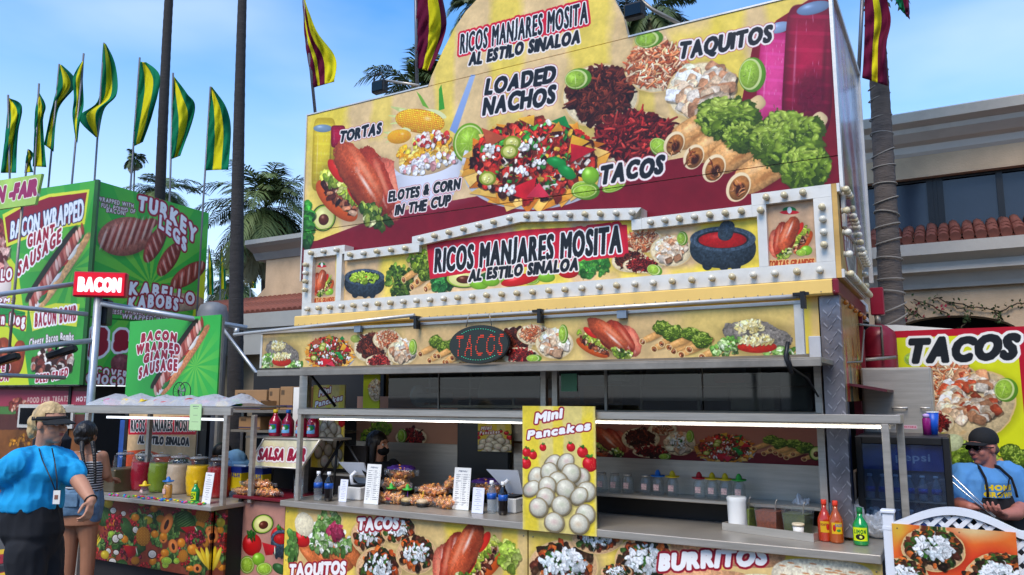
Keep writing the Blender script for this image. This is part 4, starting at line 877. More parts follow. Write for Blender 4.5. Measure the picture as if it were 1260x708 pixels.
SW = small_art(1.4, .9, 260, 'c99a52'); a_ = SW; a_.a *= (1+.3*(nsample(NZ, a_.X, a_.Y*.4)-.5))[..., None]
ell(Fr(a_, (a_.W*.18, a_.H*.85), ((20, 0), (0, 100))), 'c01c1c', .4, .2); ell(Fr(a_, (a_.W*.32, a_.H*.95), ((22, 0), (0, 80))), '3a5a3a', .4, .2); ell(Fr(a_, (a_.W*.05, a_.H*.8), ((18, 0), (0, 70))), 'b8b84a', .3, .1); ell(Fr(a_, (a_.W*.5, a_.H*.6), ((26, 0), (0, 60))), 'b8701c', .3, .2); pile(Fr(a_, (a_.W*.75, a_.H*.7), ((60, 0), (0, 50))), 60, .15, ['c03a20', 'd8a040', '3a7a30'], 1.4)
SWM = img_mat('side_wall_print', SW.a, .2, spec=.6)
g = MB(); g.box(CR-.03, CR-.004, BF+.061, 1.3, 1.72, 2.333); g.build('side_wall', SWM, T, uvf=lambda c: ((c[1]-.32)/1.1, (c[2]-1.7)/.65))
g = MB(); g.box(CR-.03, CR-.004, BF+.061, .5, .6, 1.719); g.build('side_wall', mat('navy_panel', '16233f', .4), T)
g = MB(); g.box(CR-.03, CR-.004, .6, 1.3, .6, 1.3); g.build('side_wall', DRAB, T)
g = MB(); g.box(CR-.03, CR+.02, 1.301, 1.36, .6, 2.333); g.box(CR-.03, CR+.012, .99, 1.05, .6, 1.719); g.build('door_post', MARO, T)
g = MB(); g.add([(CR-.01, .56, 1.83), (CR+.2, .56, 1.79), (CR+.2, 1.3, 1.79), (CR-.01, 1.3, 1.83), (CR-.01, .56, 1.815), (CR+.2, .56, 1.775), (CR+.2, 1.3, 1.775), (CR-.01, 1.3, 1.815)], [(0, 1, 2, 3), (4, 7, 6, 5), (0, 4, 5, 1), (1, 5, 6, 2), (2, 6, 7, 3), (3, 7, 4, 0)]); 
g.build('door_awning', mat('dark_maroon', '4a1420', .5), T)
g = MB(); g.tube([(CR-.01, .5, 1.95), (CR+.04, .9, 1.97), (CR+.03, 1.28, 2.2)], .006, 6); g.tube([(CR, 1.28, 2.24), (CR+.12, 1.5, 2.24), (CR+.12, 1.5, 2.0)], .009, 6); g.tube([(CR, 1.36, 2.0), (CR+.2, 1.5, 2.02)], .012, 8); g.build('gas_pipe', STEELD, T)
g = MB(); g.box(-.345, -.28, BF-.03, BF+.03, 1.93, 2.1, bev=.004); g.build('junction_box', mat('grey_box', 'b9bcc0', .5), T)
# steel window posts and dark panes above the canopy
MB().box(BL_, -4.36, BF, BF+.05, .95, 1.96).build('window_post', STEEL, T)
for s in (-2.12, -2.03, -.31): MB().box(s-.02, s+.02, BF, BF+.04, .97, 1.96).build('window_post', STEEL, T)
g = MB(); g.box(BL_+.0, -.28, BF-.002, BF+.045, 1.958, 2.0); g.build('window_head', STEELD, T)
PANE = clear('tinted_pane', 'b0b8b8', .03, .008, .9)
for (a, b) in ((-3.5, -3.02), (-3.01, -2.15), (-2.0, -1.66), (-1.64, -1.0), (-.99, -.34)):
    g = MB(); g.box(a, b, BF+.012, BF+.018, 1.66, 1.955); g.build('window_pane', PANE, T)
g = MB(); g.box(-1.66, -1.641, BF+.005, BF+.02, 1.64, 1.957); g.box(-3.02, -3.011, BF+.004, BF+.02, 1.64, 1.957); g.build('pane_frame', STEELD, T)
g = MB(); g.box(-4.36, -.3, BF+.0, BF+.03, 1.63, 1.656); g.build('window_rail', STEELD, T)
# counter and its two printed fronts
g = MB(); g.box(-4.245, .0, -.045, .62, .905, .95, bev=.004); g.build('counter', STEEL, T)
g = MB(); g.box(-4.225, -2.072, .0, .02, .06, .9035); g.build('counter_front', CNM, T, uvf=CN.uv)
g = MB(); g.box(-2.062, -.002, .0, .02, .06, .9035); g.build('counter_front', CNM, T, uvf=CN.uv)
g = MB(); g.box(-4.22, -.01, .025, .6, .1, .9); g.build('counter_base', DARK, T)
g = MB()
for s in (-4.2, -2.1, -2.03, -.03):
    for z in (.86, .5, .1): g.ball((s, -.001, z), .005, n=6, m=4)
g.build('panel_screws', STEELD, T)
# canopy: rail, shelf, posts, strip of leds
CZ = 1.655
g = MB(); g.box(-4.12, .13, -.02, .01, CZ-.045, CZ+.0, bev=.003); g.box(.1, .13, .012, BF-.01, CZ-.045, CZ); g.box(-4.12, -4.09, .012, BF-.01, CZ-.045, CZ); g.build('canopy_rail', STEEL, T)
g = MB(); g.box(-4.085, .095, .012, BF-.012, CZ-.03, CZ-.012); g.build('canopy_shelf', STEELD, T)
g = MB(); g.box(-4.12, .1, .03, .05, CZ-.075, CZ-.05); g.build('canopy_edge', ALU, T); MB().box(-3.95, -2.15, .055, .07, CZ-.085, CZ-.07).build('lamp_tube', mat('canopy_lamp', 'f4f4f0', .4, emit=('fff8ec', 4)), T)
for (s, y) in ((-4.095, -.005), (.055, -.005), (.112, .2)):
    g = MB(); g.box(s-.018, s+.018, y-.018, y+.018, .4 if s > 0 else .951, CZ-.046, bev=.003); g.build('canopy_post', STEEL, T)
LED = mat('led_strip', 'ffffff', .4, emit=('fff8ec', 5))
g = MB()
for i in range(150):
    s = -1.6+i*.0112
    if s < .06: g.box(s, s+.006, .022, .03, CZ-.068, CZ-.061)
tag(g.build('led_strip', LED, T), kind='stuff')
# inside, right half: printed strip, steel back, ledge, dark gap
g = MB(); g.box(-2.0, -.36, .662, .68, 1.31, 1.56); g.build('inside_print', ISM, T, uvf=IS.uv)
g = MB(); g.box(-2.0, -.36, .66, .69, 1.0, 1.308); g.box(-2.0, -.36, .655, .662, 1.308, 1.325); g.build('steel_back', STEEL, T)
g = MB(); g.box(-2.0, -.345, .42, .66, 1.085, 1.105, bev=.003); g.build('ledge', STEEL, T)
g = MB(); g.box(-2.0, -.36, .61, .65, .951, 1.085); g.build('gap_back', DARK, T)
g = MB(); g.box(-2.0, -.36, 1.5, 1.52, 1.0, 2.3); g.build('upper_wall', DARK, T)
# inside, left half
g = MB(); g.box(-4.40, -2.14, 1.0, 1.02, 1.35, 1.75); g.build('inside_print', JSM, T, uvf=lambda c: ((c[0]+5.2)/3.0, (c[2]-1.1)/.65))
g = MB(); g.box(-4.40, -2.14, 1.0, 1.02, .95, 1.348); g.build('steel_back', STEEL, T)
g = MB(); g.box(-3.25, -2.75, .93, .99, .95, 1.72, bev=.01); g.build('inner_door', mat('black_door', '0d1114', .3), T)
g = MB(); g.box(-2.72, -2.2, .9, .995, 1.4, 1.46); g.box(-2.7, -2.5, .88, .99, 1.461, 1.56); g.box(-2.48, -2.3, .9, .99, 1.461, 1.53); g.build('equipment_shelf', STEELD, T)
g = MB(); g.box(-2.72, -2.2, .96, .985, 1.1, 1.38); g.build('steel_cupboard', STEEL, T)
# awning flap with print, frame and struts
ab, at_, aw = 1.952, 2.262, -.15
sa, sb_ = onw(321, 430, -.15)[0], onw(989, 400, -.15)[0]
print('awning', sa, sb_)
g = MB(); g.box(sa+.02, sb_-.045, aw, aw+.012, ab+.02, at_-.02); ap = g.build('awning_panel', AWM, T, uvf=AW.uv)
g = MB(); g.box(sa, sb_, aw-.012, aw+.03, at_-.02, at_, bev=.003); g.box(sa, sa+.02, aw-.006, aw+.02, ab+.02, at_-.0205); g.box(sb_-.045, sb_, aw-.012, aw+.03, ab+.02, at_-.0205); g.build('awning_frame', ALU, T)
g = MB(); g.box(sa-.01, sb_+.08, aw-.02, BF-.01, ab-.025, ab+.005, bev=.003); g.box(sa+.0, sb_+.08, aw-.03, aw-.005, ab-.045, ab-.005, bev=.003); g.build('awning_shelf', STEELD, T)
g = MB(); z1 = onw(640, 388, -.2)[1]
a0 = onw(288, 412, -.2); a1 = onw(510, 388, -.2); a2 = onw(988, 364, -.2); a3 = onw(640, 386, -.2)
print('bar', a0, a1, a3, a2)
g.tube([(a0[0], -.2, a0[1]), (a1[0], -.2, a1[1])], .013, 8); g.tube([(a1[0]+.02, -.19, a1[1]-.03), (a2[0], -.19, a2[1])], .012, 8); g.build('awning_bar', ALU, T)
g = MB()
for px, py in ((512, 396), (664, 388), (988, 368)):
    g = MB(); p = onw(px, py, -.2); g.box(p[0]-.012, p[0]+.012, -.215, -.165, p[1]-.05, p[1]+.04); g.box(p[0]-.05, p[0]+.03, -.21, -.18, p[1]+.02, p[1]+.035); g.build('bar_bracket', BLACK, T)
g = MB()
for px in (441, 766):
    p = onw(px, 408 if px < 500 else 395, -.17); g = MB(); g.box(p[0]-.03, p[0]+.03, -.185, -.16, 2.215, 2.262); g.build('awning_latch', mat('blue_grey', '7d8a96', .4, .3), T)
g = MB(); g.tube([(-.38, -.17, 1.98), (-.36, -.19, 1.9), (-.33, .1, 1.85), (-.31, .3, 1.75)], .006, 6); g.build('cable', BLACK, T); g = MB(); g.tube([(-.375, -.18, 2.04), (-.39, -.19, 1.96), (-.36, -.2, 1.87)], .012, 6); g.build('cable', BLACK, T); g = MB(); g.tube([(-4.12, .1, 1.93), (-4.0, .28, 1.67)], .012, 6); g.build('cable', BLACK, T)
# oval led sign
LS = small_art(.42, .26, 900, '0c1412'); a_ = LS; a_.a *= (1+.3*(nsample(NZ, a_.X, a_.Y)-.5))[..., None]
LSM = img_mat('led_sign_face', a_.a, .25)
p = onw(589, 424, -.2); led = thing('led_sign', 'black oval sign spelling TACOS in red dots hung on the awning', 'led sign', (p[0], -.2, p[1]))
rx, rz_ = (onw(626, 424, -.2)[0]-onw(552, 424, -.2)[0])/2, .128
ov = lambda k, n=40: [(rx*k*math.cos(2*math.pi*i/n), rz_*k*math.sin(2*math.pi*i/n)) for i in range(n)]
MB().prism(ov(1), 0, .03).build('sign_board', mat('sign_black', '0b1110', .25, 0, .2, 6), led); MB().prism(ov(.97), -.004, -.001).build('sign_face', mat('sign_face', '0a1614', .15, 0, .2, 6), led)
dots = MB(); ms_ = small_art(.4, .2, 500, '000000')
text(ms_, 'TACOS', (20, 82), (178, 82), 62, 'ffffff', (), bold=.0, shear=.22, gap=.26, photo=False)
mk = ms_.a[..., 0] > .5
for j in range(0, ms_.H, 5):
    for i in range(0, ms_.W, 4):
        if mk[j, i]: x, z = (i/ms_.W-.495)*rx*2.0, (50/100-j/ms_.H)*.26*.9; dots.box(x-.0024, x+.0024, -.009, -.004, z-.0024, z+.0024)
tag(dots.build('red_dots', mat('led_red', 'c83820', .4, emit=('ff4a28', .35)), led), kind='stuff')
dots = MB()
for i in range(46):
    a = math.radians(25+130*(i % 23)/22) if i < 23 else math.radians(205+130*(i % 23)/22); x, z = rx*.82*math.cos(a), rz_*.8*math.sin(a)
    if abs(x) < rx*.6: dots.box(x-.0024, x+.0024, -.009, -.004, z-.0024, z+.0024)
tag(dots.build('green_dots', mat('led_green', '4ab898', .4, emit=('3affb0', .1)), led), kind='stuff')
MB().tube([(-.1, .0, .12), (-.08, .0, .2)], .004, 6).tube([(.1, .0, .12), (.08, .0, .2)], .004, 6).build('hanger', STEELD, led)
# billboard lamps
def floodlight(x, y, w, label, px0=None):
    p = onw(x, y, w); o = thing('floodlight', label, 'floodlight', (p[0], w, p[1]), group=None)
    MB().box(-.07, .07, -.02, .05, -.06, .05, bev=.01).build('lamp_housing', BLACK, o); MB().box(-.058, .058, -.026, -.021, -.048, .03).build('lamp_glass', DGLASS, o)
    MB().tube([(-.06, .0, .02), (-.05, .0, .1), (.02, .0, .12), (.06, .0, .04)], .008, 6).build('lamp_bracket', BLACK, o)
    return o
fl = floodlight(466, 106, .5, 'black floodlight above the billboard left of the dome'); MB().tube([(.04, .05, .06), (.4, .05, -.06)], .012, 8).build('lamp_arm', STEEL, fl)
fl = floodlight(780, 12, .3, 'grey floodlight over the billboard right of the dome'); MB().tube([(.02, .05, .1), (.1, .1, .02), (.28, .12, -.12)], .014, 8).build('lamp_arm', STEELD, fl)

# things seen dimly through the tinted panes
p = onw(702, 471, BF+.03); MB().box(p[0]-.06, p[0]+.06, BF+.004, BF+.007, p[1]-.06, p[1]+.06).build('green_note', mat('green_note', '6fae8c', .6), T)
HD = mat('hood_steel', 'b4b2ae', .4, .3, .15, 4, dirt=.3)
g = MB(); g.extr([(.75, 1.72), (1.3, 1.72), (1.3, 2.1), (.95, 2.1), (.75, 1.8)], 'x', -1.55, -.95); g.build('extractor_hood', HD, T)
g = MB(); g.extr([(.7, 1.74), (1.2, 1.74), (1.2, 2.1), (.85, 2.1), (.7, 1.8)], 'x', -2.9, -2.2); g.build('extractor_hood', HD, T)
for k, (a, b, z0, z1, c_) in enumerate(((-.9, -.62, 1.66, 1.8, 'b8b4a8'), (-.58, -.42, 1.66, 1.9, '9aa0a4'), (-1.95, -1.72, 1.7, 1.84, 'a8783c'), (-1.75, -1.62, 1.86, 1.93, 'c8c4b8'), (-1.0, -.8, 1.84, 1.9, 'a83c3c'), (-3.45, -3.2, 1.7, 1.78, 'a0a4a8'))): MB().box(a, b, .62, .8, z0, z1, bev=.008).build('stored_box', mat('stored_'+c_, c_, .6, 0, .2, 9), T)
MB().box(-2.0, -.36, .6, .66, 1.64, 1.656).build('upper_shelf', STEEL, T); MB().box(-3.5, -2.15, .75, .9, 1.66, 1.68).build('upper_shelf', STEEL, T)
for s in (-1.5, -1.1, -.7): MB().box(s-.008, s+.008, .59, .606, 1.656, 2.3).build('shelf_upright', STEEL, T)
for s in (-3.4, -3.0, -2.6): MB().box(s-.008, s+.008, .74, .756, 1.68, 2.3).build('shelf_upright', STEEL, T)
for z in (1.82, 1.9): MB().tube([(-3.48, .72, z), (-2.2, .72, z-.02)], .005, 6).build('hanging_rail', STEEL, T); MB().tube([(-1.98, .57, z+.01), (-.4, .57, z-.01)], .005, 6).build('hanging_rail', STEEL, T)
p = onw(516, 487, .7); MB().lathe([(.085, 0), (.09, .01), (.06, .02)], (0, 0, 0), 24).build('hanging_pan', HD, T); o_ = T.children[-1]
for c_ in T.children:
    if c_.name.startswith('hanging_pan'): c_.location = (p[0], .7, p[1]); c_.rotation_euler = (math.pi/2, 0, 0)
# ------------------------------------------------------------------ points from the photograph at a known distance
def at(x, y, Y):
    r = ray(x, y); t = Y/r[1]; return Vector((r[0]*t, Y, r[2]*t+EYE))
def wbuild(mb, name, mats, parent, **k):      # mesh given in world coordinates under a parent Empty with rotation rz
    inv = (Matrix.Translation(parent.location) @ Matrix.Rotation(parent.rotation_euler.z, 4, 'Z')).inverted()
    mb.v = [tuple(inv @ Vector(p)) for p in mb.v]; return mb.build(name, mats, parent, **k)
# ------------------------------------------------------------------ green bacon stall at the left
GC = at(118, 222, 11.0)
PA = Plane(GC.x, GC.y, .923, -.384); PB = Plane(GC.x, GC.y, .384, .923)
ta0 = PA.hit(-60, 300)[0]; tb1 = PB.hit(255, 300)[0]
print('stall', GC, ta0, tb1, PA.hit(60, 231), PB.hit(255, 262), PB.hit(255, 388), PA.hit(60, 475), PB.hit(200, 480))
zt = GC.z; zsm = PA.hit(60, 384)[1]; zlo = PA.hit(60, 474)[1]
A1 = Art(PA, ta0, 0, 0, zt, 130, '3aa03c')
def rays(a, cx, cy, c1, c2, n=12, rad=9999, al=.5):
    g = np.arctan2(a.Y-cy, a.X-cx); r = np.hypot(a.X-cx, a.Y-cy); m = (np.sin(g*n) > 0)*np.clip(1-r/rad, 0, 1)*al
    a.a[:] = a.a*(1-m[..., None])+hx(c2)*m[..., None]
rays(A1, *A1.P(90, 330), '3aa03c', '86c83c', 12, 260, .6)
def green_words(a, s, p0, p1, h, fill='f2f0ee', o1='8a1a30', **k): k.setdefault('bold', .2); text(a, s, p0, p1, h, fill, ((.12, o1),), **k)
poly(A1, ((0, 300), (22, 330), (30, 392), (-60, 392), (-60, 290)), 'c4d42c'); pile(A1.fr(-2, 330, 10, 60), 60, .16, ['8a3a34', 'c88a80', '6a2420', 'e2b4a8'], 2); ell(A1.fr(0, 350, 14, 20), 'e8d8d0', .3, .1)
green_words(A1, 'PORTABELLO', (-55, 350), (14, 344), 14); green_words(A1, 'MUSHROOMS', (-55, 372), (18, 372), 5)
poly(A1, ((3, 264), (30, 250), (60, 239), (110, 233), (104, 276), (60, 283), (8, 304)), 'd8dc3c'); poly(A1, ((6, 268), (30, 254), (60, 243), (107, 237), (101, 272), (60, 279), (10, 299)), '8a1428')
text(A1, 'BACON WRAPPED', (13, 294), (102, 270), 24, 'dfe9f6', ((.05, '3a3a5a'),), bold=.2, gap=.2, grow=.08)
s_ = A1.fr(70, 330, 60, 15, -56); glow(s_); sausage(s_)
green_words(A1, 'GIANT', (34, 304), (66, 294), 17, '9a1c34', 'f4f0ee', grow=.1); green_words(A1, 'SAUSAGE', (22, 340), (74, 298), 17, '9a1c34', 'f4f0ee')
# lower row of posters
poly(A1, ((-60, 386), (118, 378), (118, 480), (-60, 480)), '3a9a3c', nz=.2)
poly(A1, ((-60, 400), (10, 402), (30, 430), (36, 476), (-60, 480)), 'c8d62c')
poly(A1, ((-60, 374), (0, 374), (34, 381), (32, 408), (0, 398), (-60, 396)), 'd8dc3c'); poly(A1, ((-60, 377), (0, 377), (31, 384), (29, 404), (0, 395), (-60, 393)), '1f8a3c'); green_words(A1, 'Bacon Corn Dog', (-50, 396), (30, 400), 14)
for (x, y, a, b, r) in ((8, 440, 10, 26, -12), (22, 440, 8, 22, 10), (-8, 440, 10, 28, 4)): g = A1.fr(x, y, a, b, r); glow(g); ell(g, '9a3c1c', .5, .25, nz=.3, p=2.6)
green_words(A1, 'WRAPPED', (-30, 460), (12, 456), 8, '9a1c34', 'f4f0ee'); green_words(A1, 'IN BACON', (-30, 470), (10, 468), 8, '9a1c34', 'f4f0ee')
poly(A1, ((38, 382), (68, 373), (98, 374), (94, 402), (68, 399), (41, 407)), 'd8dc3c'); poly(A1, ((36, 382), (40, 408), (41, 407), (38, 382)), 'e8e05a'); green_words(A1, 'BACON BOMB', (43, 402), (93, 394), 18, '9a1c34', 'f4f0ee', grow=.05)
text(A1, 'Cheesy Bacon Bombs', (36, 427), (90, 419), 10, 'f2f0ee', ((.1, '6a5a5a'),), bold=.12, curve=.25)
pile(A1.fr(64, 446, 25, 17), 90, .16, ['6a2c24', '8a4438', 'd8c8b8', 'f0e6dc', '3c1814', 'a8604c'], 1.2)
green_words(A1, 'DEEP FRIED', (44, 470), (83, 462), 10, '9a1c34', 'f4f0ee', curve=-.2)
A1M = img_mat('green_front_print', A1.a, .35)
B1 = Art(PB, 0, tb1, 0, zt, 130, '3cb040')
rays(B1, *B1.P(185, 350), '3cb040', 'a0dc44', 15, 300, .7)
poly(B1, ((246, 340), (256, 330), (256, 392), (236, 392)), 'c8d62c')
f = B1.fr(155, 291, 34, 24, -8); glow(f.sub(0, .1, 1.1, 1.15)); ell(f, 'c8745c', .5, .15, nz=.5); ell(f.sub(.85, -.45, .45, .3, -25), 'b0503c', .4, .1)
for k in range(15): ell(f.sub(-.8+k*.13, -.02*k, .055, .92-.6*abs(k/7-1)**2*.5, 20), ['f0c8b0', '7a2c24', 'e0a490', 'a03c30'][k % 4], .3, .1, al=.8, wob=.3)
for (x, y, l, r, an) in ((191, 300, 26, 10, -62), (208, 319, 24, 10, -58), (232, 338, 26, 11, -35)):
    g = B1.fr(x, y, l, r, an); glow(g); ell(g, 'a84a3a', .5, .15, nz=.4)
    for k in range(9): ell(g.sub(-.8+k*.2, 0, .07, .9*math.sqrt(max(.1, 1-(-.8+k*.2)**2)), 20), ['e8b09c', '7c2c22'][k % 2], .3, .1, al=.8, wob=.3)
f = B1.fr(215, 372, 40, 12, 0); glow(f); ell(f, 'c8a888', .4, .05, nz=.4)
for (s, p0, p1, h) in (('WRAPPED WITH', (120, 247), (164, 256), 5.5), ('A FULL POUND OF', (118, 254), (166, 263), 5.5), ('BACON!', (131, 261), (154, 265), 6)): green_words(B1, s, p0, p1, h, 'e8e4da', '6a2c34', bold=.1)
green_words(B1, 'TURKEY', (170, 258), (240, 300), 19, 'f4f2f0', 'a01c34', curve=.45, grow=.1, bold=.22); green_words(B1, 'LEGS', (196, 280), (228, 310), 17, 'f4f2f0', 'a01c34', curve=.15)
green_words(B1, 'PORTARKABELLO'[5:], (146, 362), (238, 375), 15, 'f4f2f0', '9a1c30', curve=.25); green_words(B1, 'KABOBS', (158, 382), (218, 382), 15, 'f4f2f0', '9a1c30', curve=.3)
green_words(B1, 'CHEESE STUFFED MUSHROOMS', (128, 385), (215, 392), 5, 'e8e0d8', '6a2c34', bold=.1); green_words(B1, 'WRAPPED IN BACON', (150, 392), (228, 399), 6.5, 'f0ece8', '6a2c34', bold=.12)
poly(B1, ((100, 388), (256, 401), (256, 403), (100, 390)), '1c6a22')
for ch in (('Ba', (112, 436), (155, 426), 28),): green_words(B1, ch[0], ch[1], ch[2], ch[3], '9a1c30', 'f0ece8', bold=.3)
g = B1.fr(150, 448, 14, 13, 20); glow(g); ell(g, '8a4a4c', .4, .1, nz=.5)
green_words(B1, 'COVERED', (118, 461), (170, 468), 10, 'f0ece8', '8a1c30', bold=.2); green_words(B1, 'CHOCOLATE', (106, 470), (182, 478), 11, 'f0ece8', '8a1c30', bold=.2)
B1M = img_mat('green_side_print', B1.a, .35)
# lower wall of the stall, windows and price boards (flat print strip)
LW = Art(PA, ta0, 0, 0, zlo, 110, '57302a'); LW.a *= (1+.4*(nsample(NZ, LW.X, LW.Y)-.5))[..., None]
poly(LW, ((-60, 478), (108, 482), (108, 500), (-60, 500)), '9c3a4c'); text(LW, 'FOOD FAIR TREATS', (24, 496), (74, 494), 7, 'd8b8a8', (), bold=.1); text(LW, 'HOT', (84, 494), (96, 494), 6, 'efe6e0', (), bold=.15)
poly(LW, ((-60, 500), (108, 502), (108, 510), (-60, 510)), '4c7a3c'); pile(LW.fr(14, 500, 12, 10), 30, .2, ['a85c48', 'd8a890', '6a2c24'], 1.4)
poly(LW, ((-60, 530), (118, 528), (118, 640), (-60, 640)), '7a4a24', nz=.5); pile(LW.fr(20, 545, 18, 9), 40, .16, ['b8781c', '5a3414', '8a5a1c'], 1.2)
LWM = img_mat('green_lower_print', LW.a, .45)
ST = thing('green_food_stall', 'tall bright green stall printed with bacon wrapped sausage and turkey leg ads', 'food stall', (GC.x, GC.y, 0), 0, world=True)
def on_plane(P, t, z, d=0):    # d behind the plane
    return (P.x+P.dx*t-P.dy*d, P.y+P.dy*t+P.dx*d, z)
def slab(P, t0, t1, z0, z1, d0, d1):
    g = MB(); v = [on_plane(P, t, z, d) for t in (t0, t1) for d in (d0, d1) for z in (z0, z1)]
    return g.add(v, [(0, 1, 3, 2), (4, 6, 7, 5), (0, 4, 5, 1), (2, 3, 7, 6), (0, 2, 6, 4), (1, 5, 7, 3)])
def puv(P, art, par):
    def f(c):
        x, y = c[0]+par.location.x-P.x, c[1]+par.location.y-P.y; t = x*P.dx+y*P.dy; return ((t-art.t0)/(art.t1-art.t0), (c[2]-art.z0)/(art.z1-art.z0))
    return f
def pbuild(mb, name, m, par, P, art): 
    mb.v = [(v[0]-par.location.x, v[1]-par.location.y, v[2]-par.location.z) for v in mb.v]; return mb.build(name, m, par, uvf=puv(P, art, par))
GREEN = mat('green_paint', '2c8a34', .4, 0, .12, 3)
pbuild(slab(PA, ta0, -.012, zsm+.004, zt, 0, .05), 'printed_wall', A1M, ST, PA, A1)
pbuild(slab(PA, ta0, -.012, zlo+.004, zsm, 0, .05), 'printed_wall', A1M, ST, PA, A1)
pbuild(slab(PA, ta0, -.012, 0, zlo-.02, .12, .17), 'lower_wall', LWM, ST, PA, LW)
zB = PB.hit(200, 392)[1]
pbuild(slab(PB, .06, tb1, zB+.004, zt, 0, .05), 'printed_side', B1M, ST, PB, B1); pbuild(slab(PB, .06, tb1, zlo, zB, 0, .05), 'printed_side', B1M, ST, PB, B1)
g = MB(); g.box(-.01, .045, -.01, .05, zlo, zt+.01); g.build('corner_post', mat('dark_green', '1c5a24', .4), ST)
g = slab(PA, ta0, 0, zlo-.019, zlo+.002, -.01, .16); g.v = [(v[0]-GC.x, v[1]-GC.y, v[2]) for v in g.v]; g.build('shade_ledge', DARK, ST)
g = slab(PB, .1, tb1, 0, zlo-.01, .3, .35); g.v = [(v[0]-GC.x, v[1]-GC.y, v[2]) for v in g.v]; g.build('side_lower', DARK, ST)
# window of the stall behind the woman
t0, t1 = PA.hit(14, 520)[0], PA.hit(82, 520)[0]; z0, z1 = PA.hit(40, 527)[1], PA.hit(40, 498)[1]
for nm, (a, b, c_, d), m in (('window_frame', (t0, t1, z0, z1), ALU), ('window_pane', (t0+.05, t1-.05, z0+.05, z1-.05), DGLASS)):
    k = .09 if nm == 'window_frame' else .08
    g = slab(PA, a, b, c_, d, k, k+.03); g.v = [(v[0]-GC.x, v[1]-GC.y, v[2]) for v in g.v]; g.build(nm, m, ST)
# sign with FAIR on top
fw, fh = 1.0, .36; FA = small_art(1.5, .42, 200, 'a8cc62'); a_ = FA; a_.a *= (1+.2*(nsample(NZ, a_.X, a_.Y)-.5))[..., None]; text(a_, 'FUN -FAIR', (a_.W*.03, a_.H*.78), (a_.W*.93, a_.H*.66), a_.H*.5, '9a2c5c', ((.07, 'e8e4d0'),), bold=.25, gap=.2, photo=False)
FAM = img_mat('fair_print', FA.a, .4)
p0 = at(50, 214, 10.2); fs = thing('fair_sign', 'small pale green FAIR sign at the upper left edge of the green stall', 'sign', (p0.x, p0.y, 2.0), math.atan2(-.384, .923), world=True)
wd = 1.15
g = MB(); g.prism([(-wd, p0.z-2.42), (-.06, p0.z-2.42), (.02, p0.z-2.0), (-wd, p0.z-2.0)], 0, .04); g.build('sign_board', FAM, fs, uvf=lambda c: ((c[0]+wd)/(wd+.02), (c[2]-(p0.z-2.42))/.42)); MB().tube([(-.4, .06, p0.z-2.1), (-.4, .06, 0)], .02, 6).build('sign_post', STEELD, fs)
# small poster in front of it
wp = 1.15; PS = Art(FP(wp), onw(157, 440, wp)[0], onw(269, 440, wp)[0], onw(210, 486, wp)[1]-.02, onw(210, 392, wp)[1], 300, '38b04a')
rays(PS, *PS.P(240, 450), '38b04a', 'a0d84a', 14, 160, .6); s_ = PS.fr(220, 440, 54, 13, -56); glow(s_); sausage(s_, 'd88c5c')
for (s, p0, p1, h) in (('BACON', (174, 421), (216, 421), 10), ('WRAPPED', (168, 436), (220, 436), 11), ('GIANT', (177, 447), (213, 443), 10), ('SAUSAGE', (171, 466), (217, 456), 13)): green_words(PS, s, p0, p1, h, 'a01c38', 'f6f0ee', curve=.35, bold=.26)
PSM = img_mat('small_green_print', PS.a, .35)
o = thing('sausage_poster', 'square green poster advertising bacon wrapped giant sausage above the drinks stand', 'poster', (PS.t0, wp, 0))
MB().box(0, PS.t1-PS.t0, 0, .02, PS.z0, PS.z1).build('printed_board', PSM, o, uvf=lambda c: (c[0]/(PS.t1-PS.t0), (c[2]-PS.z0)/(PS.z1-PS.z0)))
MB().box(PS.t1-PS.t0-.03, PS.t1-PS.t0+.01, .021, .05, 0, PS.z1-.02).build('board_post', STEELD, o); MB().box(.0, .03, .021, .05, 0, PS.z1-.02).build('board_post', STEELD, o)
# ------------------------------------------------------------------ pipe frame, BACON sign, lamps
PY = 8.2
pf = thing('pipe_frame', 'galvanised pipe frame reaching out in front of the green stall', 'pipe frame', tuple(at(113, 480, PY).xy)+(0,), 0, world=True)
PIPE = mat('galvanised_pipe', 'b4b8bc', .4, .6, .12, 8, dirt=.2)
def pipe(pts, r, name='pipe', par=pf, m=PIPE): g = MB(); g.tube(pts, r, 8); return wbuild(g, name, m, par)
p = at(121, 366, PY); pipe([(p.x, p.y, p.z), (at(112, 485, PY).x, p.y, 0)], .042, 'upright')
pipe([at(-60, 371, PY-1.2), at(96, 349, PY+.05)], .025); pipe([at(-60, 370, PY-.8), at(108, 387, PY)], .024); pipe([at(-60, 439, PY-1), at(116, 419, PY)], .028); pipe([at(-60, 459, PY-1), at(80, 465, PY)], .021); pipe([at(120, 373, PY), at(304, 404, PY+.6)], .032)
pipe([at(272, 402, PY+.4), at(362, 520, PY+.4)], .02, 'brace'); pipe([at(292, 404, PY+.55), at(290, 412, PY+.55)], .03, 'clamp')
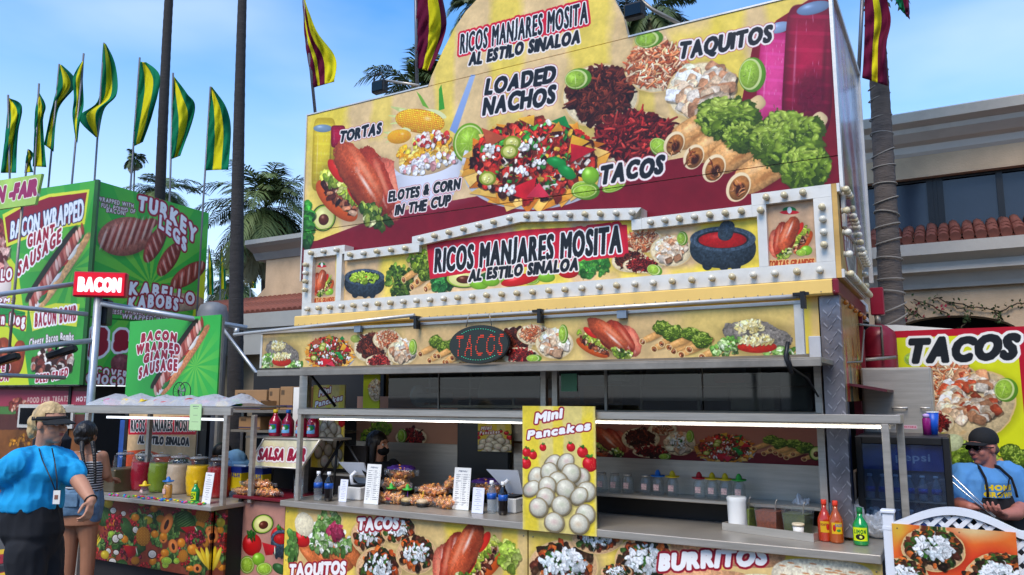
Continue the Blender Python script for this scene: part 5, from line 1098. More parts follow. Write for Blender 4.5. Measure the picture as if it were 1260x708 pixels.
# sign box
w_ = .66; BSx = small_art(.66, .3, 400, 'd2142a'); text(BSx, 'BACON', (BSx.W*.09, BSx.H*.80), (BSx.W*.92, BSx.H*.80), BSx.H*.6, 'ffffff', (), bold=.34, shear=0, gap=.24, photo=False)
BSM = img_mat('bacon_sign_print', BSx.a, .3); nb_ = BSM.node_tree.nodes; pb = nb_['Principled BSDF']; BSM.node_tree.links.new([n_ for n_ in nb_ if n_.type == 'TEX_IMAGE'][0].outputs['Color'], pb.inputs['Emission Color']); pb.inputs['Emission Strength'].default_value = .25
a, b = at(90, 350, PY-.1), at(155, 352, PY-.1+.1); wd = (b-a).length; hh = (at(120, 337, PY).z-at(120, 364, PY).z)
o = thing('bacon_sign', 'bright red box sign with white BACON lettering on the pipe frame', 'sign', (a.x, a.y, 0), math.atan2(b.y-a.y, b.x-a.x), world=True); zc = at(122, 351, PY).z
MB().box(0, wd, -.005, .09, zc-hh/2-.015, zc+hh/2+.015, bev=.01).build('sign_box', mat('sign_red', 'b8142a', .35), o); MB().box(.015, wd-.015, -.012, -.0055, zc-hh/2, zc+hh/2).build('sign_face', BSM, o, uvf=lambda c: ((c[0]-.015)/(wd-.03), (c[2]-zc+hh/2)/hh))
MB().box(wd*.42, wd*.62, .1, .3, zc-hh/2-.3, zc-hh/2-.02, bev=.01).build('speaker_box', BLACK, o)
def lamp_l(x, y, Y, lab):
    p = at(x, y, Y); o = thing('floodlight', lab, 'floodlight', tuple(p), .2, world=True, group='floodlights under the pipe frame')
    m = Matrix.Rotation(-.35, 4, 'Y'); g = MB(); g.box(-.14, .14, -.06, .06, -.035, .03, bev=.012); g.v = [tuple(m @ Vector(v)) for v in g.v]; g.build('lamp_housing', BLACK, o)
    g = MB(); g.box(-.12, .12, -.05, .05, -.042, -.036); g.v = [tuple(m @ Vector(v)) for v in g.v]; g.build('lamp_glass', DGLASS, o)
    MB().tube([(-.06, 0, .02), (-.02, 0, .12), (.06, 0, .1), (.1, 0, .0)], .01, 6).build('lamp_bracket', BLACK, o); return o
lamp_l(76, 433, PY-.2, 'black floodlight hanging under the middle pipe beside the upright'); lamp_l(4, 443, PY-.6, 'black floodlight hanging under the pipes at the left edge')
# ------------------------------------------------------------------ palms
BARK = mat('palm_bark', '5a514b', .95, 0, .3, 6, .9, 22, stretch=(1, 1, 5)); BARKD = mat('palm_bark_dark', '33302f', .95, 0, .3, 6, .9, 22, stretch=(1, 1, 5))
FRG = mat('palm_frond', '5e6e3c', .6, 0, .35, 2); FRD = mat('palm_frond_dry', '7a7556', .8, 0, .3, 2); FRL = mat('palm_frond_dark', '46552c', .6, 0, .35, 2)
def crown_mesh(seed, n=44, ln=2.2, leafl=.55):
    r = random.Random(seed); g = MB()
    for i in range(n):
        az = r.uniform(0, 6.28); el = r.uniform(-.9, 1.25) if i > n*.3 else r.uniform(-1.3, -.2); l = ln*r.uniform(.7, 1.1); g.m = 1 if el < -.6 else (0 if r.random() < .5 else 2)
        p = Vector((0, 0, 0)); pts = [p.copy()]; e = el; K = 9
        for k in range(K): p = p+Vector((math.cos(az)*math.cos(e), math.sin(az)*math.cos(e), math.sin(e)))*l/K; e = max(-1.5, e-r.uniform(.1, .26)); pts.append(p.copy())
        for k in range(1, K+1):
            d = (pts[k]-pts[k-1]).normalized(); sd_ = d.cross(Vector((0, 0, 1)))
            if sd_.length < .1: sd_ = Vector((1, 0, 0))
            sd_.normalize(); up = sd_.cross(d)
            wv = .014; q0, q1 = pts[k-1], pts[k]; g.add([q0-sd_*wv, q0+sd_*wv, q1+sd_*wv, q1-sd_*wv], [(0, 1, 2, 3)])
            if k < 2: continue
            for j in range(3):
                for sg in (-1, 1):
                    b0 = pts[k-1].lerp(pts[k], (j+.5)/3); t = (k+j/3)/K; ll = leafl*math.sin(math.pi*min(1, t*.85+.1))*r.uniform(.75, 1.1)+.06
                    dr = (d*.75+sd_*sg*.8+up*.1+Vector((0, 0, -.35*r.random()))).normalized(); mid = b0+dr*ll*.5; tip = b0+dr*ll+Vector((0, 0, -.28*ll)); w2 = .017
                    nn = d.cross(dr).normalized().cross(dr)*w2; g.add([b0-nn*.6, b0+nn*.6, mid+nn, mid-nn, tip], [(0, 1, 2, 3), (3, 2, 4)])
    return g
CM = None
def palm(x0, y0, x1, y1, Y, w0, w1, lab, crown=None, lift=0, mats=BARK, rings=True, ln=2.2, seed=1, grp='palm trees'):
    """trunk axis between two photograph points at distance Y; widths in photograph px"""
    a, b = at(x0, y0, Y), at(x1, y1, Y); k = (a.z)/(b.z-a.z) if abs(b.z-a.z) > 1e-6 else 0
    base = Vector((a.x-(b.x-a.x)*k, Y, 0)); ppm = 950/Y; r0, r1 = w0/2/ppm, w1/2/ppm
    o = thing('palm_tree', lab, 'palm tree', (base.x, Y, 0), 0, world=True, group=grp)
    topz = b.z+lift; topx = b.x+(b.x-a.x)/(b.z-a.z)*lift; n = 40; pts = []; rs = []; r = random.Random(seed)
    for i in range(n*4+1):
        t = i/(n*4); z = topz*t; pts.append((lerp(base.x, topx, t)-base.x+.03*math.sin(t*5+seed), .02*math.sin(t*7), z)); rs.append(max(.03, lerp(r0, r1, (z-a.z)/(b.z-a.z) if z > a.z else 0))*(1+(.022 if i % 2 else -.012)+r.uniform(-.012, .012)))
    MB().tube(pts, rs, 14).build('trunk', mats, o)
    if rings:
        g = MB(); r = random.Random(seed+3); z = 1.0
        while z < topz-.1:
            t = z/topz; cx = lerp(base.x, topx, t)-base.x+.03*math.sin(t*5+seed); rr_ = lerp(r0, r1, (z-a.z)/(b.z-a.z) if z > a.z else 0)*1.09; tl_ = r.uniform(-.03, .06)
            g.tube([(cx+rr_*math.cos(q_*math.pi/8), rr_*math.sin(q_*math.pi/8), z+tl_*math.cos(q_*math.pi/8)) for q_ in range(17)], .006, 5, caps=False); z += r.uniform(.1, .2)
        tag(g.build('wound_wire', mat('light_wire', '857f76', .7), o), kind='stuff')
    if crown:
        c = crown_mesh(seed, crown, ln, ln*.26).build('crown', [FRG, FRD, FRL], o, recalc=False); c.location = (topx-base.x, 0, topz)
    return o
lerp = lambda a, b, t: a+(b-a)*t
palm(198, 240, 210, 0, 14, 13, 11, 'tall dark palm trunk rising behind the green stall between the green flags', None, 5, BARKD, False, seed=2)
palm(291, 460, 299, 0, 10, 19, 11, 'tall dark bare palm trunk standing left of the food trailer', None, 4, BARKD, False, seed=3)
palm(1101, 380, 1078, 98, 6.6, 29, 23, 'thick grey palm trunk wound with wire before the building at right', 40, 3.2, BARK, seed=4, ln=2.4)
palm(325, 385, 327, 262, 15, 10, 11, 'shaggy palm with drooping fronds behind the left end of the billboard', 90, .1, BARK, False, ln=1.6, seed=5)
palm(200, 300, 200, 236, 22, 6, 6, 'small distant palm crown peeping over the green stall', 46, 0, BARK, False, ln=1.3, seed=6)
palm(508, 150, 510, 108, 15, 9, 9, 'palm crown rising behind the billboard left of its dome', 60, 0, BARK, False, ln=1.5, seed=7)
palm(800, 60, 800, 22, 14, 9, 9, 'palm crown rising behind the billboard right of its dome', 70, 0, BARK, False, ln=1.2, seed=8)
palm(590, 40, 590, 5, 15, 9, 9, 'palm crown just over the left shoulder of the billboard dome', 50, 0, BARK, False, ln=1.1, seed=11)
palm(285, 392, 286, 345, 26, 6, 6, 'distant palm between the bare trunk and the beige building', 50, 0, BARK, False, ln=1.9, seed=9)
palm(163, 262, 165, 195, 30, 2, 1.6, 'thin far palm seen over the top edge of the green stall', 20, 0, BARK, False, ln=.6, seed=10)
# ------------------------------------------------------------------ flags
FG = mat('flag_green', '0c6a48', .9, 0, .12, 3, .3, 18, spec=.15); FY = mat('flag_yellow', 'c8be1a', .9, 0, .1, 3, .3, 18, spec=.15); FM = mat('flag_maroon', '5c1230', .9, 0, .12, 3, .3, 18, spec=.15)
def flag(name_lab, Ls, Rs, Y, pole, mats, cuts, grp, sway=.12, seed=0, nm='feather_flag'):
    """Ls, Rs: photograph points of the two long edges top to bottom; pole: its foot and head"""
    f0 = at(pole[0], pole[1], Y); o = thing(nm, name_lab, 'flag', (f0.x, f0.y, 0), 0, world=True, group=grp)
    hd = at(pole[2], pole[3], Y); g = MB(); g.tube([(hd.x, hd.y, hd.z), (f0.x, f0.y, f0.z)]+([] if 'maroon' in grp else [(f0.x-(hd.x-f0.x)*.1, f0.y, 0.02)]), .016, 6); wbuild(g, 'pole', mat('flag_pole', '6a6a70', .4, .4), o)
    def samp(P, t):
        n = len(P)-1; i = min(int(t*n), n-1); u = t*n-i; p0, p1, p2, p3 = P[max(i-1, 0)], P[i], P[i+1], P[min(i+2, n)]
        return tuple(.5*(2*p1[k]+(p2[k]-p0[k])*u+(2*p0[k]-5*p1[k]+4*p2[k]-p3[k])*u*u+(3*p1[k]-p0[k]-3*p2[k]+p3[k])*u**3) for k in (0, 1))
    nu, nv = 16, 26; g = MB()
    for j in range(nv+1):
        t = j/nv; l, r_ = samp(Ls, t), samp(Rs, t)
        for i in range(nu+1):
            s = i/nu; x, y = l[0]+(r_[0]-l[0])*s, l[1]+(r_[1]-l[1])*s
            d = sway*s*math.sin(t*7+s*3+seed)+.06*math.sin(s*9+t*4+seed*2)*s+.018*math.sin(s*21+t*(9+seed)+seed)*(.3+s)+.014*math.sin(t*31+s*7*(1+seed%3))
            g.v.append(tuple(at(x, y, Y+d)))
    for j in range(nv):
        for i in range(nu):
            s = (i+.5)/nu; k = sum(s > c for c in cuts); b = j*(nu+1)+i
            g.f.append((b, b+1, b+nu+2, b+nu+1)); g.mi.append(k % len(mats)); g.sm.append(True)
    c = wbuild(g, 'flag_cloth', mats, o, recalc=False); md = c.modifiers.new('t', 'SOLIDIFY'); md.thickness = .004
    return o
G3 = [FG, FY, FG]; ct = (.32, .66); GG = 'green and yellow flags over the green stall'
FL = [
 ('leftmost tall green and yellow flag, drooping over the stall edge', [(10, 121), (8, 150), (5, 180), (1, 213)], [(12, 121), (27, 131), (22, 165), (20, 213)], (12, 222, 10, 117)),
 ('narrow furled green and yellow flag, second tall one from the left', [(47, 115), (43, 140), (42, 170), (40, 205)], [(49, 115), (56, 131), (53, 150), (57, 206)], (42, 222, 48, 103)),
 ('green and yellow flag folded over at its tip, third from the left', [(73, 80), (70, 108), (62, 140), (54, 178)], [(76, 80), (94, 103), (72, 135), (66, 187)], (59, 235, 73, 79)),
 ('narrow twisted green flag left of the widest folded one', [(101, 76), (90, 95), (91, 120), (89, 142), (93, 170)], [(103, 76), (102, 100), (103, 130), (98, 150), (95, 176)], (88, 230, 103, 66)),
 ('green and yellow flag blown into a fold that sweeps left at its foot', [(127, 54), (125, 90), (120, 125), (97, 145), (118, 169)], [(130, 54), (142, 80), (144, 115), (128, 135), (121, 169)], (116, 226, 128, 53)),
 ('broad green and yellow flag left of the dark palm trunk', [(172, 76), (170, 110), (166, 150), (163, 181)], [(180, 77), (197, 95), (188, 140), (176, 175)], (160, 238, 172, 71)),
 ('green and yellow flag just right of the dark palm trunk', [(213, 94), (212, 130), (211, 165), (211, 196)], [(214, 94), (230, 115), (240, 135), (222, 192)], (209, 240, 213, 90)),
 ('rightmost upright green and yellow flag with clear stripes', [(259, 107), (257, 140), (255, 175), (253, 210)], [(261, 107), (278, 132), (284, 160), (281, 209)], (250, 250, 259, 107)),
 ('short green and yellow flag low between two tall ones at left', [(34, 185), (32, 195), (31, 205), (30, 213)], [(36, 184), (41, 190), (38, 200), (41, 212)], (31, 222, 35, 184))]
for i, (lb, l, r_, p) in enumerate(FL): flag(lb, l, r_, 12.5+.25*(i % 3), p, G3, ct, GG, .25 if i in (2, 4) else .12, i)
for i, (x, y, h, lb) in enumerate(((257, 305, 58, 'far small green flag nearest the green stall edge'), (272, 304, 52, 'far small green flag, second from the green stall edge'), (291, 303, 56, 'far small green flag just left of the bare palm trunk'), (309, 300, 55, 'far small green flag right of the bare palm trunk'), (277, 362, 22, 'lowest far green flag above the pipe'))):
    flag(lb, [(x, y), (x-2, y+h*.5), (x-2, y+h)], [(x+1, y), (x+5, y+h*.45), (x+6, y+h)], 24, (x-2, y+h+50, x, y-3), G3, ct, 'small far flags behind the palm', .1, i)
flag('maroon and yellow flag on the left corner of the billboard', [(372, -6), (375, 45), (379, 75), (386, 108)], [(374, -4), (389, 38), (413, 72), (411, 101)], 7.2, (389, 150, 371, -30), [FM, FY, FM, FY], (.18, .32, .55), 'maroon flags on the billboard', .1, 1)
flag('maroon and yellow flag hanging straight beside the billboard dome', [(512, -20), (512, 20), (512, 55), (512, 84)], [(540, -20), (549, 25), (545, 50), (530, 88)], 6.6, (513, 118, 511, -50), [FM, FY, FM], (.45, .82), 'maroon flags on the billboard', .05, 2)
flag('maroon and yellow flag hanging in front of the right palm trunk', [(1063, -30), (1064, 20), (1063, 60), (1061, 96)], [(1080, -30), (1096, 20), (1090, 60), (1092, 106)], 6.2, (1056, 100, 1063, -40), [FM, FY, FM], (.4, .6), 'maroon flags on the billboard', .06, 3)
flag('green flag tip hanging in at the top right of the billboard', [(1095, -40), (1102, 0), (1112, 16)], [(1112, -40), (1118, 5), (1119, 24)], 6.2, (1098, -20, 1099, -60), [FG, FM], (.6,), 'maroon flags on the billboard', .05, 4)
# ------------------------------------------------------------------ buildings
STU = mat('stucco_tan', 'c4a888', .9, 0, .16, 2.2, .4, 60, dirt=.3); STW = mat('cornice_plaster', 'c8beb0', .75, 0, .07, 2, .2, 30, dirt=.3); TILE = mat('roof_tile', '7c4638', .8, 0, .25, 7, .2, 40, dirt=.3); GR = mat('grey_fascia', '9b9c98', .7, 0, .08, 2, .1, 30, dirt=.25); WGL = mat('office_glass', '333c48', .12, 0, .35, .5, spec=.5)
BWd = 5.0; SB0, SB1 = -2.0, 7.5
zz = lambda x, y: onw(x, y, BWd)[1]
B = thing('office_building', 'tan stucco building with dark ribbon windows, tiled ledge and deep cornice at right', 'building', (0, 0, 0))
ztop_, zc1, zc2, zw1, zw0, ztl1, ztl0, zf0 = zz(1175, 141), zz(1175, 167), zz(1175, 186), zz(1175, 213), zz(1175, 284), zz(1175, 290), zz(1175, 303), zz(1175, 355)
print('bldg', ztop_, zc1, zc2, zw1, zw0, ztl1, ztl0, zf0)
g = MB(); h = ztop_-zc2
g.extr([(BWd+.3, zc2), (BWd+.0, zc2), (BWd-.03, zc2+h*.08), (BWd-.05, zc2+h*.25), (BWd-.12, zc2+h*.32), (BWd-.22, zc2+h*.5), (BWd-.24, zc2+h*.62), (BWd-.34, zc2+h*.72), (BWd-.36, ztop_-.02), (BWd-.33, ztop_), (BWd+.3, ztop_)], 'x', SB0, SB1); g.build('cornice', STW, B)
MB().box(SB0, SB1, BWd+.0, BWd+.3, zw1, zc2-.001).build('upper_band', STU, B)
fr_w = mat('window_frame_dark', '1a1c1e', .4)
xs_ = [-2.0, -.95, onw(1145, 250, BWd)[0], onw(1158, 250, BWd)[0], onw(1233, 250, BWd)[0], 2.2, 3.1, 4.0, 5, 6, 7.4]
for i in range(len(xs_)-1):
    if i == 2: continue
    MB().box(xs_[i]+.03, xs_[i+1]-.03, BWd+.13, BWd+.15, zw0+.04, zw1-.04).build('window_pane', WGL, B)
for x in xs_: MB().box(x-.03, x+.03, BWd+.1, BWd+.17, zw0+.031, zw1-.03).build('window_mullion', fr_w, B)
MB().box(xs_[2]+.031, xs_[3]-.031, BWd+.105, BWd+.17, zw0+.031, zw1-.03).build('window_mullion', fr_w, B)
MB().box(SB0, SB1, BWd+.1, BWd+.2, zw1-.03, zw1-.001).build('window_head', fr_w, B); MB().box(SB0, SB1, BWd+.09, BWd+.2, zw0, zw0+.03).build('window_head', fr_w, B)
MB().box(SB0, SB1, BWd+.2, BWd+.3, zw0-.1, zw1).build('room_back', DARK, B)
MB().box(SB0, SB1, BWd-.02, BWd+.2, ztl1-.02, zw0-.002).build('sill', STW, B)
tl_m = MB().tube([(0, 0, 0), (0, .42, .16)], [.054, .046], 8).build('roof_tile', TILE, B)
nt = 0
for i in range(46):
    s = -.75+i*.112
    for (y0, z0_) in ((BWd-.43, ztl0+.025), (BWd-.31, ztl0+.08), (BWd-.19, ztl0+.135)):
        if s > 3.2: continue
        o = tl_m if nt == 0 else tl_m.copy()
        if nt: COL.objects.link(o)
        o.parent = B; o.location = (s+random.uniform(-.006, .006), y0+random.uniform(-.01, .01), z0_); o.rotation_euler = (random.uniform(-.03, .03), 0, random.uniform(-.04, .04)); nt += 1
g = MB()
for i in range(46): s = -.694+i*.112; g.box(s-.05, s+.05, BWd-.4, BWd, ztl0-.01, ztl0+.01)
tag(g.build('pan_tiles', TILE, B), kind='stuff')
g = MB(); h = ztl0-zf0; g.extr([(BWd+.2, zf0), (BWd-.12, zf0), (BWd-.14, zf0+h*.1), (BWd-.2, zf0+h*.3), (BWd-.3, zf0+h*.35), (BWd-.3, zf0+h*.55), (BWd-.44, zf0+h*.7), (BWd-.46, ztl0-.02), (BWd+.2, ztl0-.02)], 'x', SB0, SB1); g.build('lower_cornice', STW, B)
MB().box(SB0, SB1, BWd+.2, BWd+.5, ztl0-.018, zw0-.11).build('band_core', STU, B)
# wall below with an arched opening
ac = onw(1169, 395, BWd+.05); ra = .62; zarch = onw(1169, 389, BWd)[1]
poly_ = [(SB0, 0), (ac[0]-ra, 0)]+[(ac[0]-ra*math.cos(math.pi*k/16), zarch-.22+.22*math.sin(math.pi*k/16)) for k in range(17)]+[(ac[0]+ra, 0), (SB1, 0), (SB1, zf0-.001), (SB0, zf0-.001)]
MB().prism(poly_, BWd-.06, BWd+.2).build('ground_wall', STU, B)
MB().box(SB0, SB1, BWd+.5, BWd+.52, 0, zf0).build('arch_recess', DARK, B); MB().box(SB0, SB1, BWd+.25, 8, zf0+.0, zf0+.05).build('floor_slab', DARK, B)
g = MB(); r = random.Random(8); VN = mat('vine_stem', '4a3a2c', .8); VL = mat('vine_leaf', '46552c', .7, 0, .3, 5); VR = mat('vine_flower', '9c2436', .6)
for (x0, y0, x1, y1) in ((1100, 372, 1140, 392), (1125, 368, 1165, 386), (1150, 366, 1190, 384), (1165, 372, 1232, 384), (1105, 398, 1130, 380), (1262, 372, 1228, 384), (1180, 410, 1196, 386), (1222, 384, 1232, 396)):
    pts = [];
    for k in range(8): t = k/7; p = onw(lerp(x0, x1, t)+r.uniform(-2, 2), lerp(y0, y1, t)+r.uniform(-2, 2), BWd-.08); pts.append((p[0], BWd-.08-.03*r.random(), p[1]))
    g.m = 0; g.tube(pts, .007, 5)
    for p in pts:
        for _ in range(r.choice((0, 1, 3, 5))):
            c_ = Vector(p)+Vector((r.uniform(-.05, .05), r.uniform(-.05, 0), r.uniform(-.05, .05))); g.m = 2 if (x0 < 1145 and r.random() < .35) else 1; d = Vector((r.uniform(-1, 1), r.uniform(-1, 1), r.uniform(-1, 1))).normalized()*.022; e_ = d.cross(Vector((r.random(), r.random(), r.random()))).normalized()*.014
            g.add([c_-d, c_+e_, c_+d, c_-e_], [(0, 1, 2, 3)])
v = g.build('climbing_vine', [VN, VL, VR], recalc=False); v.location = L(0, 0, 0); v.rotation_euler = (0, 0, RZ); tag(v, 'sparse climbing vine with a few red flowers on the tan wall over the arch', 'vine')
# building at the left, partly behind the trailer
LWd = 5.2; zl = lambda x, y: onw(x, y, LWd)[1]; s0 = onw(322, 320, LWd)[0]
B2 = thing('tan_tower', 'tan stucco tower with pale cornice and tiled skirt roof behind the trailer', 'building', (s0, LWd, 0))
z_a, z_b, z_c, z_d, z_e = zl(345, 296), zl(345, 318), zl(345, 378), zl(345, 395), zl(345, 440)
g = MB(); g.extr([(.35, z_b), (-.02, z_b), (-.1, z_b+.12), (-.24, z_b+.2), (-.3, z_a-.08), (-.3, z_a), (.35, z_a)], 'x', -.12, 3.0); g.build('cornice', GR, B2)
MB().box(.12, 3, .0, 1.0, z_c-.2, z_b-.001).build('tower_wall', STU, B2)
MB().prism([(-.28, z_c-.3), (.12, z_c-.3), (.12, z_c+.42), (-.05, z_c+.30), (-.28, z_c+.12)], .05, .8).build('side_parapet', STU, B2)
tm = MB().tube([(0, 0, 0), (0, .5, .22)], [.06, .05], 6).build('roof_tile', TILE, B2)
for i in range(34):
    for j in range(2):
        o = tm if i == 0 and j == 0 else tm.copy()
        if i or j: COL.objects.link(o)
        o.parent = B2; o.location = (-1.3+i*.12, -.9+j*.42, z_d+.04+j*.17)
MB().extr([(-.95, z_d-.03), (-.95, z_d+.0), (0, z_d+.34), (0, z_d-.03)], 'x', -1.4, 2.9).build('roof_bed', TILE, B2)
MB().box(-1.4, 2.9, -1.0, -.94, z_d-.22, z_d+.02).build('fascia', GR, B2); MB().box(-1.4, 2.9, -.939, -.8, z_e, z_d-.05).build('fascia', GR, B2); MB().box(-1.4, 2.9, -.6, 0, 0, z_e+.2).build('lower_wall', mat('shade_wall', '9a8a72', .8, 0, .1, 2), B2)
MB().box(-.85, -.35, -.62, -.601, 1.3, 2.3).build('dark_opening', mat('navy_canvas', '1c2434', .7), B2)
# a low white building line far left
p = at(165, 400, 26); 
# roof vent drum behind green stall
p = at(262, 385, 12.5); o = thing('roof_tank', 'rounded grey tank top showing between green stall and palm trunk', 'tank', (p.x, p.y, 0), 0, world=True); MB().lathe([(.24, 0), (.24, p.z), (.2, p.z+.12), (.08, p.z+.17)], n=18).build('tank_body', mat('tank_grey', '6f7378', .5), o); MB().lathe([(.25, p.z-.3), (.25, p.z-.26)], n=18).build('tank_band', STEELD, o)
# ------------------------------------------------------------------ drinks stand at the left
LWf = -.2
z_ct = .90
DS = thing('drinks_stand', 'fresh fruit drinks stand with a fruit collage front and steel counter', 'drinks stand', (-6.4, LWf, 0))
X0, X1 = -6.42, -4.70; dx = lambda s: s+6.4
FR = Art(FP(LWf), X0, -4.50, .2, .90, 330, '6a2a22'); stucco(FR, '7a3a28', 'a8442c', ((.3, .3, .5, .6, .6),), .5)
r_ = rng
def scatter(fn, n, sz, **k):
    for _ in range(n):
        x, y = r_.uniform(108, 297), r_.uniform(612, 700); fn(FR.fr(x, y, sz*r_.uniform(.8, 1.2), sz*r_.uniform(.8, 1.2), r_.uniform(-30, 30)), **k)
scatter(lambda f: grapes(f, ['7a1428', 'a01c38', '4c0c1c', 'c02c44']), 34, 8); scatter(lambda f: pile(f, 40, .2, ['3f6a2c', '5d8a3e', '27481c', '7fa050'], 2.4), 34, 8); scatter(lambda f: grapes(f, ['b8181c', 'd83028', '8a1010']), 22, 7); scatter(orange, 22, 4.5); scatter(papaya, 9, 6); scatter(pineapple, 8, 5); scatter(coconut, 9, 4.5); scatter(melon, 6, 7); scatter(lime_half, 9, 4); scatter(lambda f: ell(f, 'd8b82c', .4, .2), 8, 6)
for (fn, x, y, a, b, r) in ((melon, 128, 636, 9, 12, 10), (melon, 227, 642, 14, 13, 60), (slice_, 160, 678, 9, 8, 0), (slice_, 232, 652, 10, 5, -8), (slice_, 240, 628, 8, 7, 20), (pineapple, 176, 660, 9, 12, 0), (pineapple, 249, 634, 9, 9, 20), (pineapple, 225, 684, 6, 8, 10), (papaya, 205, 645, 7, 14, 20), (papaya, 213, 672, 6, 9, -10), (orange, 201, 660, 5, 5, 0), (orange, 237, 676, 7, 7, 0), (coconut, 187, 682, 6, 6, 0), (coconut, 142, 663, 5, 6, 0), (coconut, 148, 660, 4, 4, 0), (coconut, 278, 698, 5, 5, 0), (bananas, 255, 684, 14, 17, -10), (bananas, 118, 665, 5, 14, 20), (melon, 155, 648, 7, 12, -20), (papaya, 259, 660, 6, 9, 0), (pineapple, 253, 668, 4, 6, 0), (lime_half, 205, 690, 7, 5, 0), (orange, 223, 668, 5, 6, 0), (melon, 286, 655, 8, 14, 0)):
    g_ = FR.fr(x, y, a, b, r); glow(g_, al=.5); fn(g_)
grapes(FR.fr(240, 662, 12, 9), ['8a1428', 'b01c38', '5c0c1c', 'c83c54']); grapes(FR.fr(140, 642, 12, 10), ['a01424', 'c02434', '6c0c1c'])
FRM = img_mat('fruit_print', FR.a*.85, .4)
MB().box(dx(X0), dx(-4.83), 0, .02, .33, .86).build('fruit_front', FRM, DS, uvf=lambda c: FR.uv((c[0]-6.4, 0, c[2])))
MB().box(dx(-4.825), dx(-4.70), .03, .05, .33, .86).build('fruit_front', FRM, DS, uvf=lambda c: FR.uv((c[0]-6.4, 0, c[2])))
MB().box(dx(X0)-.0, dx(X1), -.12, .62, z_ct-.035, z_ct, bev=.004).build('counter', STEEL, DS); MB().box(dx(X0)+.02, dx(X1)-.02, .055, .6, .1, z_ct-.04).build('stand_base', DARK, DS)
MB().box(dx(X0), dx(-4.8), .06, .55, .03, .325).build('skirt', DARK, DS)
zsh = 1.655
MB().box(dx(-6.85), dx(-4.62), -.03, .55, zsh-.0, zsh+.012).build('shelf', STEELD, DS)
MB().box(dx(-6.85), dx(-4.60), -.06, -.032, zsh-.055, zsh+.006, bev=.003).build('shelf_rail', STEEL, DS); MB().box(dx(-6.3), dx(-4.75), .0, .02, zsh-.1, zsh-.08).build('lamp_tube', mat('tube_lamp', 'f4f6f8', .4, emit=('f4f8ff', .6)), DS)
for (s, w) in ((onw(107, 540, -.245)[0], -.045), (-4.655, -.045), (-4.62, .2), (-6.1, .3)): MB().box(dx(s)-.02, dx(s)+.02, w-.018, w+.018, .0 if s < -6.4 else z_ct, zsh-.055, bev=.003).build('stand_post', STEEL, DS)
MB().box(dx(-6.43), dx(-6.2), .05, .35, z_ct+.001, z_ct+.2, bev=.008).build('napkin_box', mat('brown_steel', '6a604c', .35, .6, .1, 4), DS)
# brand banner behind the jars
BN = Art(FP(.5), onw(157, 540, .5)[0], onw(241, 540, .5)[0], 1.0, 1.62, 300); stucco(BN, 'dcb98a', 'e8d23a', ((.5, .3, .9, .2, .5),))
poly(BN, ((150, 556), (180, 553), (205, 562), (225, 560), (245, 568), (245, 600), (150, 600)), 'd8542c', nz=.3); taco(BN.fr(222, 570, 14, 7), TL, 60, .14, onion=True); taco(BN.fr(178, 562, 12, 7), TL, 60, .14, onion=True)
brand_words(BN, (161, 531), (239, 530), 15, (170, 545), (232, 548), 9, box=((158, 514), (241, 513), (241, 535), (158, 535)))
BNM = img_mat('banner_print', BN.a, .45)
o = thing('brand_banner', 'banner reading RICOS MANJARES MOSITA behind the drink jars', 'banner', (BN.t0, .5, 0)); MB().box(0, BN.t1-BN.t0, 0, .012, 1.0, 1.60).build('printed_banner', BNM, o, uvf=lambda c: (c[0]/(BN.t1-BN.t0), (c[2]-1.0)/.62)); MB().box(-.05, .0, -.01, .03, 0, 1.64).build('banner_post', BLACK, o); MB().box(BN.t1-BN.t0, BN.t1-BN.t0+.12, .02, .06, 0, 1.6).build('banner_post', BLACK, o)
# back panels seen through the stand
o = thing('blue_menu_panel', 'deep blue menu panel behind the girl at the drinks stand', 'panel', (-7.2, .7, 0)); MB().box(-.25, .12, 0, .03, .9, 1.5).build('panel_face', mat('blue_print', '1c4f9c', .4, 0, .3, 3), o); MB().box(-.15, -.1, .031, .07, 0, 1.4).build('panel_post', STEELD, o)
o = thing('green_banner_stand', 'narrow upright green banner beside the brand banner', 'banner', (-6.95, .75, 0)); MB().box(-.02, .1, 0, .02, .1, 1.66).build('banner_cloth', GREEN, o); MB().box(.105, .12, 0, .03, 0, 1.66).build('banner_pole', BLACK, o)
# barrel jars
def barrel(x, colr, lab, full=.85, ybase=605, w=.1, r=.106, h=.3):
    s = onw(x, ybase, w)[0]; o = thing('drink_jar', lab, 'drink jar', (s, w, z_ct+.001), group='barrel jars of fruit drinks')
    prof = [];
    for k in range(13):
        t = k/12; prof.append((r*(.82+.2*math.sin(math.pi*(t*.9+.05)))*(1+.018*math.cos(k*math.pi)), h*t))
    lq = [(p[0]*.94, p[1]+.004) for p in prof if p[1] <= h*full]
    MB().lathe(prof+[(r*.7, h+.01)], n=28).build('jar_wall', clear('jar_plastic', 'fafafa', .05, 0.01, .7), o)
    MB().lathe(lq, n=28).build('drink', mat('drink_'+colr, colr, .3, 0, .18, 14, spec=.2), o)
    MB().lathe([(r*.72, h+.011), (r*.74, h+.022), (r*.5, h+.03), (.02, h+.032)], n=24).build('jar_lid', clear('clear_lid', 'e8ecec', .08, .3), o)
    g = MB(); g.tube([(r*.2, 0, h+.03), (r*.2, 0, h+.045), (-r*.2, 0, h+.045), (-r*.2, 0, h+.03)], .004, 6); g.build('lid_handle', STEEL, o)
barrel(151, '5a1420', 'nearly empty clear barrel jar at the left end of the row of drinks', .16); barrel(174, '8c0824', 'barrel jar of dark red drink between the nearly empty jar and the green one'); barrel(196, '6a8018', 'barrel jar of cloudy green drink'); barrel(219, 'b8a48c', 'barrel jar of pale beige rice drink between green and yellow', .9); barrel(243, 'e0b404', 'barrel jar of bright yellow drink'); barrel(269, '98080c', 'barrel jar of dark red drink at the right end of the row')
